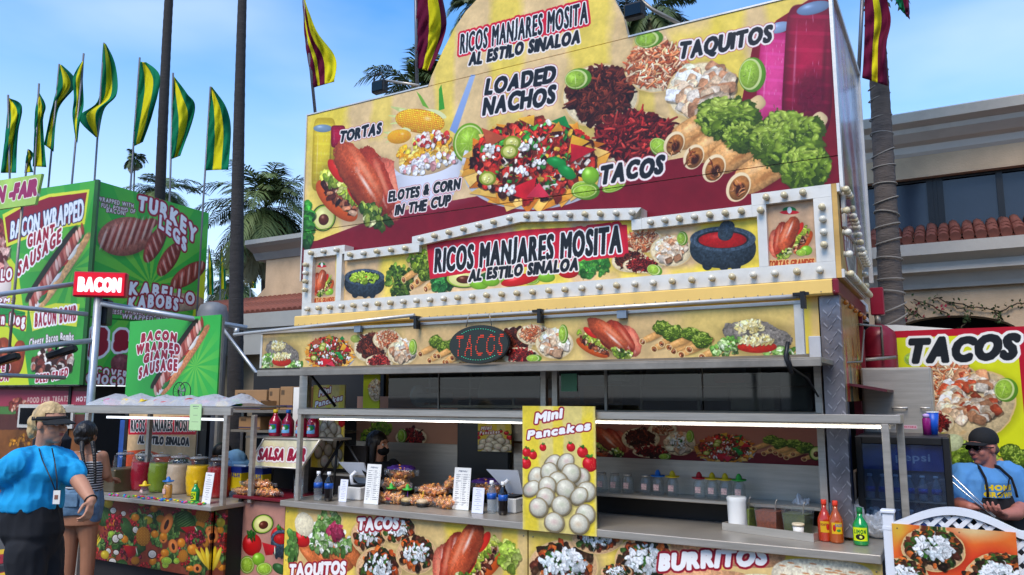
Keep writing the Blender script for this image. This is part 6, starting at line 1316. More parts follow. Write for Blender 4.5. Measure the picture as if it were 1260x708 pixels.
# sombrero lid jars
def sombrero(g, z, r=.05, m=0): g.m = m; g.lathe([(r*.3, z), (r, z+.006), (r*1.05, z+.014), (r*.95, z+.01), (r*.45, z+.008), (r*.4, z+.03), (r*.2, z+.045), (.004, z+.048)], n=20)
HATM = {'yellow': mat('hat_yellow', 'd8b818', .45), 'blue': mat('hat_blue', '1c6ab8', .45), 'red': mat('hat_red', 'b81c24', .45), 'green': mat('hat_green', '3aa83a', .45)}
def hat_jar(s, w, z, hat, lab, grp, fill=None, h=.12, r=.034):
    o = thing('sombrero_jar', lab, 'jar', (s, w, z+.001), group=grp)
    MB().lathe([(r, 0), (r*1.03, .01), (r*1.03, h*.8), (r*.8, h*.92), (r*.8, h)], n=18).build('jar_glass', GLASS, o)
    if fill: MB().lathe([(r*.93, .004), (r*.95, .012), (r*.95, h*.78), (r*.7, h*.88)], n=18).build('drink', mat('drink_'+fill, fill, .15, 0, .1, 9, coat=.4), o)
    if hat: g = MB(); sombrero(g, h, .045); g.build('sombrero_lid', HATM[hat], o)
    else: MB().lathe([(r*.82, h), (r*.82, h+.012), (.01, h+.014)], n=18).build('jar_lid', STEEL, o)
    MB().box(-.018, .018, -r*1.06, -r*.98, h*.3, h*.62).build('jar_sticker', mat('red_white_sticker', 'd8b0a8', .5, 0, .5, 90), o); return o
g1 = 'sombrero jars on the drinks stand'
def on_ct(x, y): return onz(x, y, z_ct)
s, w = on_ct(177, 609); hat_jar(s, -.1, z_ct, 'yellow', 'small empty jar with yellow sombrero lid before the dark red jar', g1, h=.07, r=.03)
hat_jar(onw(206, 612, -.15)[0], -.15, z_ct, 'blue', 'orange drink jar with blue sombrero lid on the drinks stand', g1, 'd8901c', .13, .036)
def bottle(s, w, z, prof, m, lab, cat, name='bottle', cap=None, capm=None, label=None, labm=None, group=None, inner=None):
    """prof: radius,height list of the body"""
    o = thing(name, lab, cat, (s, w, z+.001), group=group); MB().lathe(prof, n=20).build('bottle_body', m, o)
    if inner: MB().lathe([(a*.93, b) for a, b in inner[0]], n=20).build('liquid', inner[1], o)
    if cap: MB().lathe(cap, n=16).build('cap', capm, o)
    if label: z0, z1 = label; r = max(p[0] for p in prof)*1.015; MB().lathe([(r, z0), (r, z1)], n=24).build('bottle_label', labm, o)
    return o
def bprof(r, h, neck=.35, nr=.35): return [(r*.9, 0), (r, .01), (r, h*(1-neck)*.98), (r*.92, h*(1-neck)+.01), (r*.6, h*(1-neck*.55)), (r*nr, h*(1-neck*.3)), (r*nr, h)]
def capp(r, h, t=.02): return [(r, h-.004), (r*1.02, h+t*.2), (r*1.02, h+t), (r*.9, h+t+.002)]
def label_tex(name, bg, marks, w=.2, h=.1):
    a = small_art(w, h, 900, bg)
    for mk_ in marks:
        if mk_[0] == 't': text(a, mk_[1], (a.W*mk_[2], a.H*mk_[3]), (a.W*mk_[4], a.H*mk_[3]), a.H*mk_[5], mk_[6], mk_[7] if len(mk_) > 7 else (), bold=.2, shear=.1, photo=False)
        else: ell(Fr(a, (a.W*mk_[1], a.H*mk_[2]), ((a.W*mk_[3], 0), (0, a.H*mk_[4]))), mk_[5], .2, .1)
    return a
def wrap_label(o, r, z0, z1, art, nm, x0=-1, x1=1):
    """curved label on the side facing the camera"""
    g = MB(); n = 12; a0, a1 = -math.pi/2+x0, -math.pi/2+x1; g.v = []
    for k in range(n+1):
        t = a0+(a1-a0)*k/n; g.v += [(r*math.cos(t), r*math.sin(t), z0), (r*math.cos(t), r*math.sin(t), z1)]
    for k in range(n): g.f.append((2*k, 2*k+2, 2*k+3, 2*k+1)); g.mi.append(0); g.sm.append(True)
    return g.build('bottle_label', img_mat(nm, art.a, .35), o, uvf=lambda c: ((math.atan2(c[1], c[0])-a0)/(a1-a0), (c[2]-z0)/(z1-z0)), recalc=False)
GRB = mat('green_bottle', '0d8a3c', .12, 0, .05, 4, coat=.6)
LIM = label_tex('lime', 'd4e41c', (('t', 'LIMON', .12, .45, .88, .3, '1c6a2c'), ('e', .5, .7, .3, .22, '1a1a12'), ('e', .55, .7, .1, .12, 'd8e060')))
s, w = onw(240, 617, -.2)[0], -.2
o = bottle(s, w, z_ct, bprof(.034, .15, .4, .4), GRB, 'green lime juice bottle with yellow cap on the drinks stand', 'bottle', cap=capp(.015, .15), capm=HATM['yellow']); wrap_label(o, .0348, .02, .085, LIM, 'lime_label')
# candies in a row on the stand and the white note, green note
g = MB(); r = random.Random(3); cms = [HATM['yellow'], HATM['blue'], HATM['red'], HATM['green'], mat('hat_pink', 'c84888', .45)]
for k in range(70):
    s = r.uniform(-6.1, -4.85); g.m = r.randrange(5); g.ball((s+6.4, r.uniform(-.1, -.02), z_ct+.008), .011, sx=1.3, sz=.7, n=8, m=5)
tag(g.build('wrapped_candies', cms, None), 'scatter of small bright sombrero candies along the front of the drinks counter', 'candy', kind='stuff').location = L(-6.4, LWf, 0); bpy.context.scene.objects['wrapped_candies'].rotation_euler = (0, 0, RZ)
def note(s, w, z, wd, h, bgc, lab, rows=9, tilt=-.12, nm='paper_note', title='MENU', cols=1, grp=None, head='4a5468'):
    a = small_art(wd, h, 700, bgc); W_, H_ = a.W, a.H; text(a, title, (W_*.25, H_*.1), (W_*.75, H_*.1), H_*.035, head, bold=.1, photo=False); g_ = np.random.default_rng(int(wd*9999+rows))
    for i in range(rows):
        for c_ in range(cols):
            y = H_*(.16+.76*i/rows); x = W_*(.12+c_*.44) if cols == 2 else W_*(.5-.3*g_.random()-.06); l = W_*(.12+.2*g_.random()) if cols == 2 else 2*(W_*.5-x)
            t_ = H_*.011; poly(a, ((x, y), (x+l, y), (x+l, y+t_), (x, y+t_)), '383c48', photo=False, al=.8)
            if cols == 2: poly(a, ((x+W_*.34, y), (x+W_*.38, y), (x+W_*.38, y+t_), (x+W_*.34, y+t_)), '383c48', photo=False, al=.8)
            if cols == 2 and g_.random() < .5: poly(a, ((x, y+t_*2), (x+l*.7, y+t_*2), (x+l*.7, y+t_*2.6), (x, y+t_*2.6)), '888c98', photo=False)
    o = thing(nm, lab, 'menu' if cols == 2 else 'notice', (s, w, z+.001), group=grp)
    g = MB(); g.add([(-wd/2, 0, 0), (wd/2, 0, 0), (wd/2, -tilt*h, h), (-wd/2, -tilt*h, h), (-wd/2, .004, 0), (wd/2, .004, 0), (wd/2, -tilt*h+.004, h), (-wd/2, -tilt*h+.004, h)], [(0, 1, 2, 3), (5, 4, 7, 6), (0, 4, 5, 1), (3, 2, 6, 7), (0, 3, 7, 4), (1, 5, 6, 2)])
    g.build('paper_sheet', img_mat('paper_print', a.a, .6), o, uvf=lambda c: ((c[0]+wd/2)/wd, c[2]/h)); MB().box(-wd/2, wd/2, .0, .06, 0, .004).build('acrylic_foot', GLASS, o)
    return o
note(onw(253, 619, -.22)[0], -.22, z_ct, .1, .24, 'eceae8', 'tall white paper note standing beside the lime juice bottle', 11)
o = note(onw(240, 528, -.27)[0], -.275, onw(240, 530, -.27)[1], .14, .21, 'bfe0a4', 'pale green paper note hanging from the drinks stand shelf', 3, 0, title='BEBIDAS')
# plastic bag of sombrero lids on the shelf
o = thing('bag_of_sombreros', 'long clear plastic bag full of coloured sombrero lids on the stand shelf', 'plastic bag', (-5.9, .1, zsh+.013))
g = MB(); r = random.Random(9)
nu, nv = 60, 8
for j in range(nv+1):
    for i in range(nu+1):
        x = -.9+2.0*i/nu; t = math.pi*j/nv; e = .9+.1*math.sin(i*1.7)+.12*math.sin(i*.61+j); end = min(1, (min(i, nu-i)+1)/4)
        g.v.append((x+.02*math.sin(j*3+i), -.21*math.cos(t)*(.9+.1*end), (.085+.009*math.sin(i*.45)+.008*math.sin(i*2.3+j*2)+.006*math.sin(i*1.1-j))*math.sin(t)*e*end+.001))
for j in range(nv):
    for i in range(nu): b = j*(nu+1)+i; g.f.append((b, b+1, b+nu+2, b+nu+1)); g.mi.append(0); g.sm.append(True)
pm = clear('thin_plastic_film', 'f8f8f8', .3, .5, .8, 1, 40)
g.build('plastic_film', pm, o, recalc=True)
for k in range(34):
    g = MB(); sombrero(g, 0, .055); c = r.choice(list(HATM.values())+[cms[4]]); h_ = g.build('sombrero_lid', c, o); h_.location = (-.85+k*.056, -.1+r.uniform(-.05, .12), .004+.03*r.random()); h_.rotation_euler = (r.uniform(-.6, .6), r.uniform(-.6, .6), 0); h_.scale = (.9,)*3
# small cage fan
p = onw(224, 478, .25); o = thing('cage_fan', 'small black cage fan above the drinks stand shelf', 'fan', (p[0], .25, zsh+.14))
g = MB(); R = .085
for y in (-.03, .03): g.tube([(R*math.cos(k*math.pi/12), y, R*math.sin(k*math.pi/12)) for k in range(25)], .004, 6, caps=False)
for k in range(12): a = k*math.pi/6; g.tube([(0, -.04, 0), (R*math.cos(a), -.03, R*math.sin(a))], .0018, 4)
g.build('fan_cage', BLACK, o)
for k in range(3): a = k*2.09; g = MB(); g.prism([(0, 0), (.06*math.cos(a), .06*math.sin(a)), (.06*math.cos(a+.7), .06*math.sin(a+.7))], -.004, .0); g.build('fan_blade', mat('fan_blade', '8a8c90', .4), o)
MB().tube([(0, .0, -R), (0, 0, -.135)], .012, 8).tube([(0, 0, -.138), (0, 0, -.126)], .05, 14).build('fan_stand', BLACK, o)
# salsa bar between the stand and the trailer
SBt = thing('salsa_bar', 'dark framed salsa bar with slanting SALSA BAR sign and dark red counter', 'salsa bar', (-4.6, 0, 0)); sx_ = lambda s: s+4.6
SF = Art(FP(.02), -4.80, -4.24, .15, .94, 420, 'b88474'); SF.a *= (1+.25*(nsample(NZ, SF.X, SF.Y)-.5))[..., None]
avocado(SF.fr(323, 645, 14, 12, -20)); avocado(SF.fr(310, 650, 10, 11, 0)) if 0 else None; tomato(SF.fr(343, 660, 10, 12)); molcajete(SF.fr(346, 668, 13, 20), 'r'); tomato(SF.fr(310, 670, 12, 14)); slice_(SF.fr(330, 676, 9, 8, 10)); lime_half(SF.fr(304, 695, 9, 11)); lime_whole(SF.fr(318, 688, 8, 8)); lime_half(SF.fr(325, 700, 10, 8)); ell(SF.fr(344, 700, 10, 6, 30), '2c5a2a', .4, .2)
SFM = img_mat('salsa_front_print', SF.a, .4)
MB().box(sx_(-4.72), sx_(-4.25), .02, .04, .2, .915).build('printed_front', SFM, SBt, uvf=lambda c: SF.uv((c[0]-4.6, 0, c[2])))
MB().box(sx_(-4.76), sx_(-4.725), .0, .04, .1, .93).build('front_post', BLACK, SBt); MB().box(sx_(-4.8), sx_(-4.25), -.03, .5, .93, .955, bev=.004).build('red_counter', mat('dark_red_counter', '6c1222', .3), SBt); MB().box(sx_(-4.75), sx_(-4.25), .05, .5, 0, .92).build('cabinet', DARK, SBt)
# slanted sign
SG = Art(FP(.1), onw(300, 560, .1)[0], onw(396, 560, .1)[0], 1.15, 1.45, 420); stucco(SG, 'e6dcb8', 'e8d68a', ((.3, .3, .6, .4, .4),), .15)
text(SG, 'SALSA BAR', (317, 565), (374, 567), 14, '9a1838', ((.13, 'f2eee6'), (.03, 'c87a88')), bold=.25, shear=.45, jit=.05, gap=.22); SGM = img_mat('salsa_sign_print', SG.a, .35)
c4 = [onw(x, y, .1) for x, y in ((306, 573), (371, 577), (394, 541), (325, 540))]; yy = (.0, .0, .12, .12)
g = MB(); vs = [(sx_(p[0]), .1, p[1]) for p in c4]+[(sx_(p[0]), .115, p[1]) for p in c4]; g.add(vs, [(0, 1, 2, 3), (5, 4, 7, 6), (0, 4, 5, 1), (1, 5, 6, 2), (2, 6, 7, 3), (3, 7, 4, 0)])
sg = g.build('slanted_sign', SGM, SBt, uvf=lambda c: SG.uv((c[0]-4.6, 0, c[2])))
for a, b in ((0, 1), (1, 2), (2, 3), (3, 0)):
    MB().tube([vs[a][:1]+(.096,)+vs[a][2:], vs[b][:1]+(.096,)+vs[b][2:]], .006, 6).build('sign_edge', ALU, sg)
MB().box(sx_(-4.85), sx_(-3.87), .12, .34, 1.405, 1.42).build('top_shelf', STEELD, SBt)
for a, b in (((-3.9, 1.4), (-3.66, 1.12)), ((-3.98, 1.4), (-4.02, .96)), ((-3.93, 1.4), (-4.15, 1.12)), ((-4.7, 1.15), (-4.72, .96)), ((-4.45, 1.15), (-4.45, .96))):
    MB().box(-.01, .01, -.01, .01, 0, 1) ; MB().tube([(sx_(a[0]), .3, a[1]), (sx_(b[0]), .3, b[1])], .014, 4).build('frame_bar', BLACK, SBt)
MB().box(sx_(-4.2), sx_(-3.62), .3, .42, 1.12, 1.135).build('side_shelf', STEELD, SBt); MB().box(sx_(-4.6), sx_(-3.8), .44, .46, .96, 1.35).build('sneeze_panel', mat('smoky_panel', '2a2422', .3, 0, .5, 5), SBt)
CHM = label_tex('chamoy', '1c5aa8', (('e', .5, .75, .6, .35, '7ab8e8'), ('e', .3, .35, .25, .3, 'd83a20'), ('e', .7, .35, .25, .3, '2a8a3c'), ('e', .2, .4, .1, .12, 'f0b020'), ('e', .5, .45, .16, .2, 'e8ecf0')))
REDB = mat('red_sauce', '9c1438', .15, 0, .08, 6, coat=.5)
for i, (x, cap) in enumerate(((338, 'yellow'), (354, 'blue'), (371, 'yellow'), (385, 'yellow'))):
    s = onw(x, 538, .2)[0]; o = bottle(s, .2, 1.421, bprof(.05, .195, .38, .36), REDB, ('red sauce bottle with yellow cap, leftmost on the salsa bar shelf', 'red sauce bottle with the blue cap', 'red sauce bottle just right of the canopy post', 'rightmost red sauce bottle on the salsa bar shelf')[i], 'sauce bottle', cap=capp(.02, .195, .022), capm=HATM[cap], group='red sauce bottles'); wrap_label(o, .0508, .03, .1, CHM, 'sauce_label')
# oil cans on the red counter
OC = label_tex('oil', 'e8c818', (('t', 'OIL', .1, .55, .9, .3, '2a3a8c'), ('e', .5, .8, .2, .06, '2a3a8c')), .2, .2)
for i, x in enumerate((294, 320)):
    s = onw(x, 600, .2)[0]; o = thing('yellow_carton', ('yellow and blue carton at the left end of the red counter', 'yellow tub half hidden under the salsa sign')[i], 'carton', (s, .2, .956)); a_ = label_tex('c', 'd8b818', (('t', 'SALSA', .1, .42, .9, .22, '2a3a8c'),), .16, .2); poly(a_, ((0, 0), (a_.W, 0), (a_.W, a_.H*.25), (0, a_.H*.25)), '1c2f7c', photo=False)
    MB().box(-.075, .075, -.05, .05, 0, .2, bev=.004).build('carton_body', img_mat('carton_print', a_.a, .4), o, uvf=lambda c: ((c[0]+.075)/.15, c[2]/.2)); MB().box(-.076, .076, -.002, .002, .2, .215).build('carton_seam', PAPER, o)
# bags of chicharron: lumpy crisps in clear film
CHI = mat('chicharron', 'e09a48', .55, 0, .4, 40, .8, 90); CHI2 = mat('chicharron_red', 'd8823c', .5, 0, .4, 40, .8, 90); FILM = clear('bag_film', 'fcfaf8', .12, .04, 1.6, .9, 40)
PURP = mat('purple_print', '3c1c6c', .3, 0, .6, 14); 
def snack(s, w, z, sx, sy, sz, lab, n=60, rz=0, tilt=0, purple=0, grp='bags of fried snacks', seed=0, cm=None):
    o = thing('snack_bag', lab, 'snack bag', (s, w, z), RZ+rz, group=grp); r = random.Random(seed*7+3); g = MB()
    for k in range(n):
        u = Vector((r.gauss(0, 1), r.gauss(0, 1), r.gauss(0, 1))).normalized()*r.random()**.4; c = Vector((u.x*sx*.88, u.y*sy*.85, sz+u.z*sz*.85)); d = Vector((r.gauss(0, 1), r.gauss(0, 1), r.gauss(0, 1))).normalized()*r.uniform(.018, .034); e_ = Vector((r.gauss(0, 1), r.gauss(0, 1), r.gauss(0, 1)))*.008
        g.m = r.random() < .35; g.tube([c-d, c-d*.3+e_, c+d*.4-e_, c+d], [.006, .0115, .0125, .005], 6)
    tag(g.build('fried_snacks', [CHI, CHI2], o), kind='stuff')
    nu, nv = 26, 14; g = MB()
    for j in range(nv+1):
        for i in range(nu):
            a, b = 2*math.pi*i/nu, math.pi*(j/nv-.5); k = 1+.07*math.sin(a*5+j)+.06*math.sin(a*9-j*2+seed); e1 = 1.05
            g.v.append((sx*e1*k*math.cos(b)**.6*math.copysign(abs(math.cos(a))**.8, math.cos(a)), sy*e1*k*math.cos(b)**.6*math.copysign(abs(math.sin(a))**.8, math.sin(a)), max(.001, sz+sz*1.08*math.sin(b)*k)))
    for j in range(nv):
        for i in range(nu): g.f.append((j*nu+i, j*nu+(i+1) % nu, (j+1)*nu+(i+1) % nu, (j+1)*nu+i)); g.mi.append(1 if purple and j > nv*.62 else 0); g.sm.append(True)
    g.f.append(tuple(range(nu))[::-1]); g.mi.append(0); g.sm.append(False); g.f.append(tuple(nv*nu+i for i in range(nu))); g.mi.append(1 if purple else 0); g.sm.append(False)
    g.build('bag_film', [FILM, PURP], o)
    for sgn in (-1, 1):
        g = MB(); e = sx*sgn; g.prism([(e*.95, sz*.7), (e*1.28, sz*.35), (e*1.3, sz*1.5), (e*.95, sz*1.25)], -.004, .004); g.build('bag_seal', FILM, o)
    if tilt: o.rotation_euler[1] = tilt
    return o
zz1 = .956
snack(-4.72, .05, zz1, .13, .06, .028, 'lower left clear bag of fried pork snacks on the red counter', 70, .1, seed=1); snack(-4.47, .04, zz1, .14, .06, .03, 'lower right clear bag of fried pork snacks on the red counter', 70, -.05, seed=2); snack(-4.62, .07, zz1+.06, .15, .06, .028, 'upper bag of fried pork snacks lying across two others on the red counter', 70, .12, seed=3)
zc = .951
snack(-3.36, .24, zc, .12, .07, .045, 'snack bag at the foot of the pile beside the left menu', 80, seed=4); snack(-3.10, .26, zc, .12, .07, .04, 'snack bag in the bottom row below the black door', 80, .1, seed=5); snack(-2.87, .24, zc, .11, .07, .04, 'snack bag in the bottom row touching the right menu', 80, -.1, seed=6)
snack(-3.38, .3, zc+.09, .13, .07, .045, 'snack bag in the middle of the left pile', 80, -.1, seed=7); snack(-3.02, .3, zc+.08, .13, .07, .035, 'snack bag lying on the bottom row below the black door', 70, .15, seed=8); snack(-2.85, .33, zc+.14, .1, .06, .035, 'snack bag leaning up against the right menu', 60, 0, -.5, seed=9)
snack(-3.36, .34, zc+.18, .12, .07, .045, 'purple topped snack bag on top of the left pile', 80, .1, 0, 1, seed=10); snack(-2.62, .42, zc+.1, .14, .06, .05, 'purple topped snack bag behind the right menu', 80, 0, 0, 1, seed=11); snack(-2.42, .44, zc+.06, .12, .06, .05, 'purple topped snack bag behind the right tablet', 80, 0, 0, 1, seed=12); snack(-2.42, .34, zc, .11, .06, .035, 'snack bag between the white notice and the right tablet', 60, 0, seed=13)
snack(-1.85, .3, zc, .09, .06, .04, 'snack bag peeping out right of the pancake sign', 60, 0, seed=14)
# cups with sombrero lids in front of the snacks
for i, (x, y, c, ml, lab) in enumerate(((481, 620, 'green', 'b82030', 'low red cup with green hat straw before the snack bags'), (501, 622, 'green', 'b8a070', 'low cup of layered sweets with purple stem before the snack bags'), (520, 624, 'red', 'c8b090', 'low cup with red rim before the snack bags'))):
    s, w = onz(x, y, .95); o = thing('sweet_cup', lab, 'cup', (s, w, zc), group='sweet cups before the snacks')
    MB().lathe([(.038, 0), (.045, .005), (.05, .02), (.048, .026)], n=20).build('cup_base', BLACK, o); MB().lathe([(.044, .0265), (.046, .045), (.03, .055), (.004, .057)], n=20).build('cup_filling', mat('cup_'+ml, ml, .4, 0, .3, 60), o); MB().tube([(0, 0, .05), (.004, 0, .11)], .003, 6).build('straw', mat('purple_straw', '7a3aa0', .4) if i == 1 else HATM['yellow' if i == 2 else 'red'], o)
    if i < 2: g = MB(); sombrero(g, .105, .035); g.build('sombrero_lid', HATM['green'], o)
# bottles of water, cola, sanitiser
CLR = clear('clear_bottle', 'eef4f6', .05, .12); COLA = mat('cola', '120a08', .1, coat=.6); BLUL = mat('blue_label', '1450a8', .35, 0, .25, 40); WC = mat('white_cap', 'eceef0', .4)
def pop(x, y, kind, lab): 
    s, w = onz(x, y, .95); h = .2; p = [(.026, 0), (.032, .006), (.0335, .03), (.031, .05), (.033, .07), (.033, .135), (.028, .155), (.014, .182), (.013, h)]
    o = bottle(s, w, zc, p, CLR if kind == 'water' else COLA, lab, 'bottle', 'drink_bottle', cap=capp(.0145, h, .018), capm=WC, label=(.095, .135), labm=BLUL, group='bottles of water and cola on the counter')
pop(391, 616, 'water', 'clear water bottle with blue label beside the left cola'); pop(404, 617, 'cola', 'dark cola bottle with blue label at the left of the counter'); pop(605, 632, 'water', 'clear water bottle with blue label beside the right cola'); pop(619, 634, 'cola', 'dark cola bottle with blue label next to the pancake sign')
s, w = onz(367, 614, .95); o = bottle(s, w, zc, [(.034, 0), (.036, .006), (.036, .14), (.03, .155), (.014, .17), (.014, .175)], CLR, 'clear pump bottle of sanitiser at the left end of the counter', 'pump bottle', 'sanitiser_bottle', cap=capp(.016, .175, .02), capm=WC); MB().tube([(0, 0, .195), (0, 0, .215), (-.0, -.03, .218)], .005, 8).build('pump_nozzle', WC, o); MB().lathe([(.033, .004), (.034, .1)], n=18).build('liquid', mat('gel', 'd8e0e0', .1, trans=.6, ior=1.3), o)
# notes and menus
s, w = onz(421, 618, .95); note(s, w, zc, .075, .165, 'e4e6f2', 'small pale notice beside the left cola bottle', 10)
s, w = onz(456, 621, .95); note(s, w, zc, .135, .29, 'e8e8e4', 'tall white price list standing left of the snack bags', 15, cols=2, nm='menu_card', grp='price lists on the counter')
s, w = onz(566, 628, .95); note(s, w, zc, .14, .29, 'e8e8e4', 'tall white price list standing right of the snack bags', 15, cols=2, nm='menu_card', grp='price lists on the counter')
s, w = onz(588, 632, .95); note(s, w-.01, zc, .092, .17, 'dfe2f2', 'pale blue notice between the right price list and water bottle', 10)
# till tablets
def tablet(x0, x1, yt, xb, yb, lab, w=.28):
    p0, p1 = onw(x0, yt, w), onw(x1, yt, w); pb = onw(xb, yb, w); o = thing('till_tablet', lab, 'till', (pb[0], w, zc), group='till tablets on the counter'); wd = .26; h = .17; zt_ = p0[1]-zc; xc = (p0[0]+p1[0])/2-pb[0]+.02
    g = MB(); sk = .12
    vs = [(xc-wd/2, -.03, zt_), (xc+wd/2, -.03, zt_+.005), (xc+wd/2-.02+sk*.0, .08, zt_-h), (xc-wd/2+sk, .08, zt_-h)]; g.add(vs+[(a, b+.015, c) for a, b, c in vs], [(0, 1, 2, 3), (5, 4, 7, 6), (0, 4, 5, 1), (1, 5, 6, 2), (2, 6, 7, 3), (3, 7, 4, 0)]); g.build('tablet_back', mat('white_plastic', 'e4e6ea', .25, 0, .03, 4), o)
    MB().tube([(xc+.03, -.0, zt_-.07), (xc+.01, -.03, zt_-.1), (xc+.01, -.02, zt_-.16), (xc+.03, .03, .1)], .014, 10).build('tablet_arm', mat('white_plastic', 'e4e6ea', .25), o); MB().box(xc-.11, xc+.12, -.05, .1, 0, .1, bev=.008).build('receipt_printer', mat('printer_grey', 'c9cbcc', .4), o); MB().box(xc-.1, xc+.11, -.045, .095, .101, .115).build('printer_lid', BLACK, o)
    return o
tablet(413, 452, 568, 440, 615, 'white till tablet on a stand left of the tall price list'); tablet(595, 640, 577, 625, 625, 'white till tablet on a stand beside the pancake sign', .3)
# pancake signs
def pk_sign(x0, x1, yt, yb, w, lab, m=PKM, z1=None):
    a, b = onw(x0, (yt+yb)/2, w), onw(x1, (yt+yb)/2, w); zt_, zb_ = onw((x0+x1)/2, yt, w)[1], onw((x0+x1)/2, yb, w)[1]; o = thing('pancake_sign', lab, 'sign', (a[0], w, zb_)); MB().box(0, b[0]-a[0], 0, .012, 0, zt_-zb_).build('printed_board', m, o, uvf=lambda c: (c[0]/(b[0]-a[0]), c[2]/(zt_-zb_))); return o
o = pk_sign(643, 733, 500, 656, -.05, 'large upright Mini Pancakes sign with berries at the middle of the canopy'); MB().box(.1, .4, .013, .03, .3, .33).build('sign_bracket', STEEL, o)
pk_sign(384, 423, 474, 576, .36, 'dim Mini Pancakes sign inside the trailer at left'); PK2 = Art(None, 0, .4, 0, .4, 500); pancake_print(PK2, Fr(PK2, (PK2.W*.5, PK2.H*.6), ((PK2.W*.55, 0), (0, PK2.H*.75))), False); text(PK2, 'Mini', (20, 62), (80, 55), 22, WH, ((.12, '8e1230'),), bold=.2, photo=False); text(PK2, 'Pancakes', (12, 92), (130, 80), 22, WH, ((.12, '8e1230'),), bold=.2, photo=False)
pk_sign(588, 629, 518, 556, .85, 'small square Mini Pancakes picture on the rear wall of the trailer', img_mat('pancake_small', PK2.a, .4))
YS = Art(FP(.4), onw(447, 480, .4)[0], onw(467, 480, .4)[0], 1.62, 1.95, 300, 'c8d41c'); taco(YS.fr(462, 480, 9, 14), CHK, 60, .15); o = thing('yellow_poster_strip', 'narrow yellow food poster strip behind the trailer window posts', 'poster', (YS.t0, .4, 1.62)); MB().box(0, YS.t1-YS.t0, 0, .01, 0, .33).build('printed_strip', img_mat('yellow_strip', YS.a, .5), o, uvf=lambda c: (c[0]/(YS.t1-YS.t0), c[2]/.33))
# jars on the ledge
LB = 'sombrero jars along the steel ledge'
for x, hat, lab in ((810, 'blue', 'empty jar with blue sombrero lid on the ledge'), (828, 'yellow', 'empty jar with yellow lid next to the blue lidded one'), (861, 'red', 'empty jar with red sombrero lid on the ledge'), (877, 'yellow', 'empty jar with yellow lid just right of the red lidded one'), (893, 'yellow', 'empty jar with yellow lid just left of the green lidded one'), (910, 'green', 'empty jar with green sombrero lid at the right end of the ledge'), (741, None, 'plain lidded jar nearest the pancake sign on the ledge'), (757, None, 'second plain jar from the pancake sign'), (773, None, 'third plain jar from the pancake sign'), (795, None, 'plain jar just left of the blue lidded one')):
    hat_jar(onw(x, 612, .5)[0], .5, 1.106, hat, lab, LB, h=.115, r=.037)
# right end of the counter
s, w = onz(908, 653, .95); o = thing('paper_cup_stack', 'roll of white paper wrapped in a ragged bag by the steel tray', 'paper roll', (s, w, zc)); g = MB(); r = random.Random(2)
g.lathe([(.055, 0), (.056, .01), (.055, .17), (.06, .19), (.05, .2), (.03, .195)], n=20); g.v = [(x*(1+.08*math.sin(7*math.atan2(y, x)+z*20)), y*(1+.06*math.sin(5*math.atan2(y, x)+z*30)), z) for x, y, z in g.v]; g.build('paper_roll', PAPER, o)
# tray with salsa tubs
o = thing('steel_tray', 'long steel tray holding salsa tubs at the right of the counter', 'tray', (-.6, .33, zc), RZ-.25)
g = MB(); g.box(-.27, .27, -.09, .16, 0, .005); 
for (a, b, c_, d) in ((-.28, .28, -.1, -.09), (-.28, .28, .16, .17), (-.28, -.27, -.09, .16), (.27, .28, -.09, .16)): g.box(a, b, c_, d, 0, .045)
g.build('tray_pan', STEEL, o)
for (dx_, c_, lab, lid) in ((-.21, '7c8a2a', 'clear tub of green salsa beside the paper roll', 'spoon'), (-.04, '8a3c14', 'clear tub of brown red salsa in the middle of the tray', 'spoon'), (.13, '4a5220', 'clear tub of chopped green peppers at the right of the tray', 'tongs')):
    q_ = L(-.6, .33, 0)+Vector((math.cos(RZ-.25)*dx_-math.sin(RZ-.25)*.04, math.sin(RZ-.25)*dx_+math.cos(RZ-.25)*.04, 0)); o = thing('salsa_tub', lab, 'salsa tub', (q_.x, q_.y, zc+.006), RZ-.25, world=True, group='salsa tubs on the tray')
    MB().add([(-.06, -.05, 0), (.06, -.05, 0), (.06, .06, 0), (-.06, .06, 0), (-.072, -.06, .15), (.072, -.06, .15), (.072, .07, .15), (-.072, .07, .15)], [(0, 1, 2, 3), (0, 1, 5, 4), (1, 2, 6, 5), (2, 3, 7, 6), (3, 0, 4, 7)]).build('tub_wall', GLASS, o)
    MB().add([(-.057, -.047, .004), (.057, -.047, .004), (.057, .057, .004), (-.057, .057, .004), (-.066, -.055, .12), (.066, -.055, .12), (.066, .064, .12), (-.066, .064, .12)], [(0, 3, 2, 1), (0, 1, 5, 4), (1, 2, 6, 5), (2, 3, 7, 6), (3, 0, 4, 7), (4, 5, 6, 7)]).build('salsa', mat('salsa_'+c_, c_, .3, 0, .45, 60, .3, 120), o)
    MB().tube([(.03, 0, .08), (.035, .01, .17), (.045, .01, .185)], .005, 8).build('spoon_handle' if lid == 'spoon' else 'tongs_handle', STEEL, o)
s, w = onz(983, 663, .95); o = thing('foam_cup', 'small white foam cup with lid before the steel tray', 'cup', (s, w, zc)); MB().lathe([(.026, 0), (.031, .07)], n=20).build('cup_wall', WHITE, o); MB().lathe([(.0345, .0705), (.0345, .082), (.03, .085)], n=20).build('cup_lid', mat('cup_lid', 'd8c8a8', .4), o)
HOT = label_tex('hot', 'd8a818', (('e', .25, .5, .15, .3, 'b81c1c'), ('t', 'SALSA', .35, .35, .95, .25, '1c5aa0'), ('e', .65, .7, .2, .12, '2a8a3c')))
HOT2 = label_tex('hot2', 'd0a01c', (('e', .7, .5, .15, .3, 'b81c1c'), ('t', 'PICANTE', .05, .4, .6, .2, '7a1c1c')))
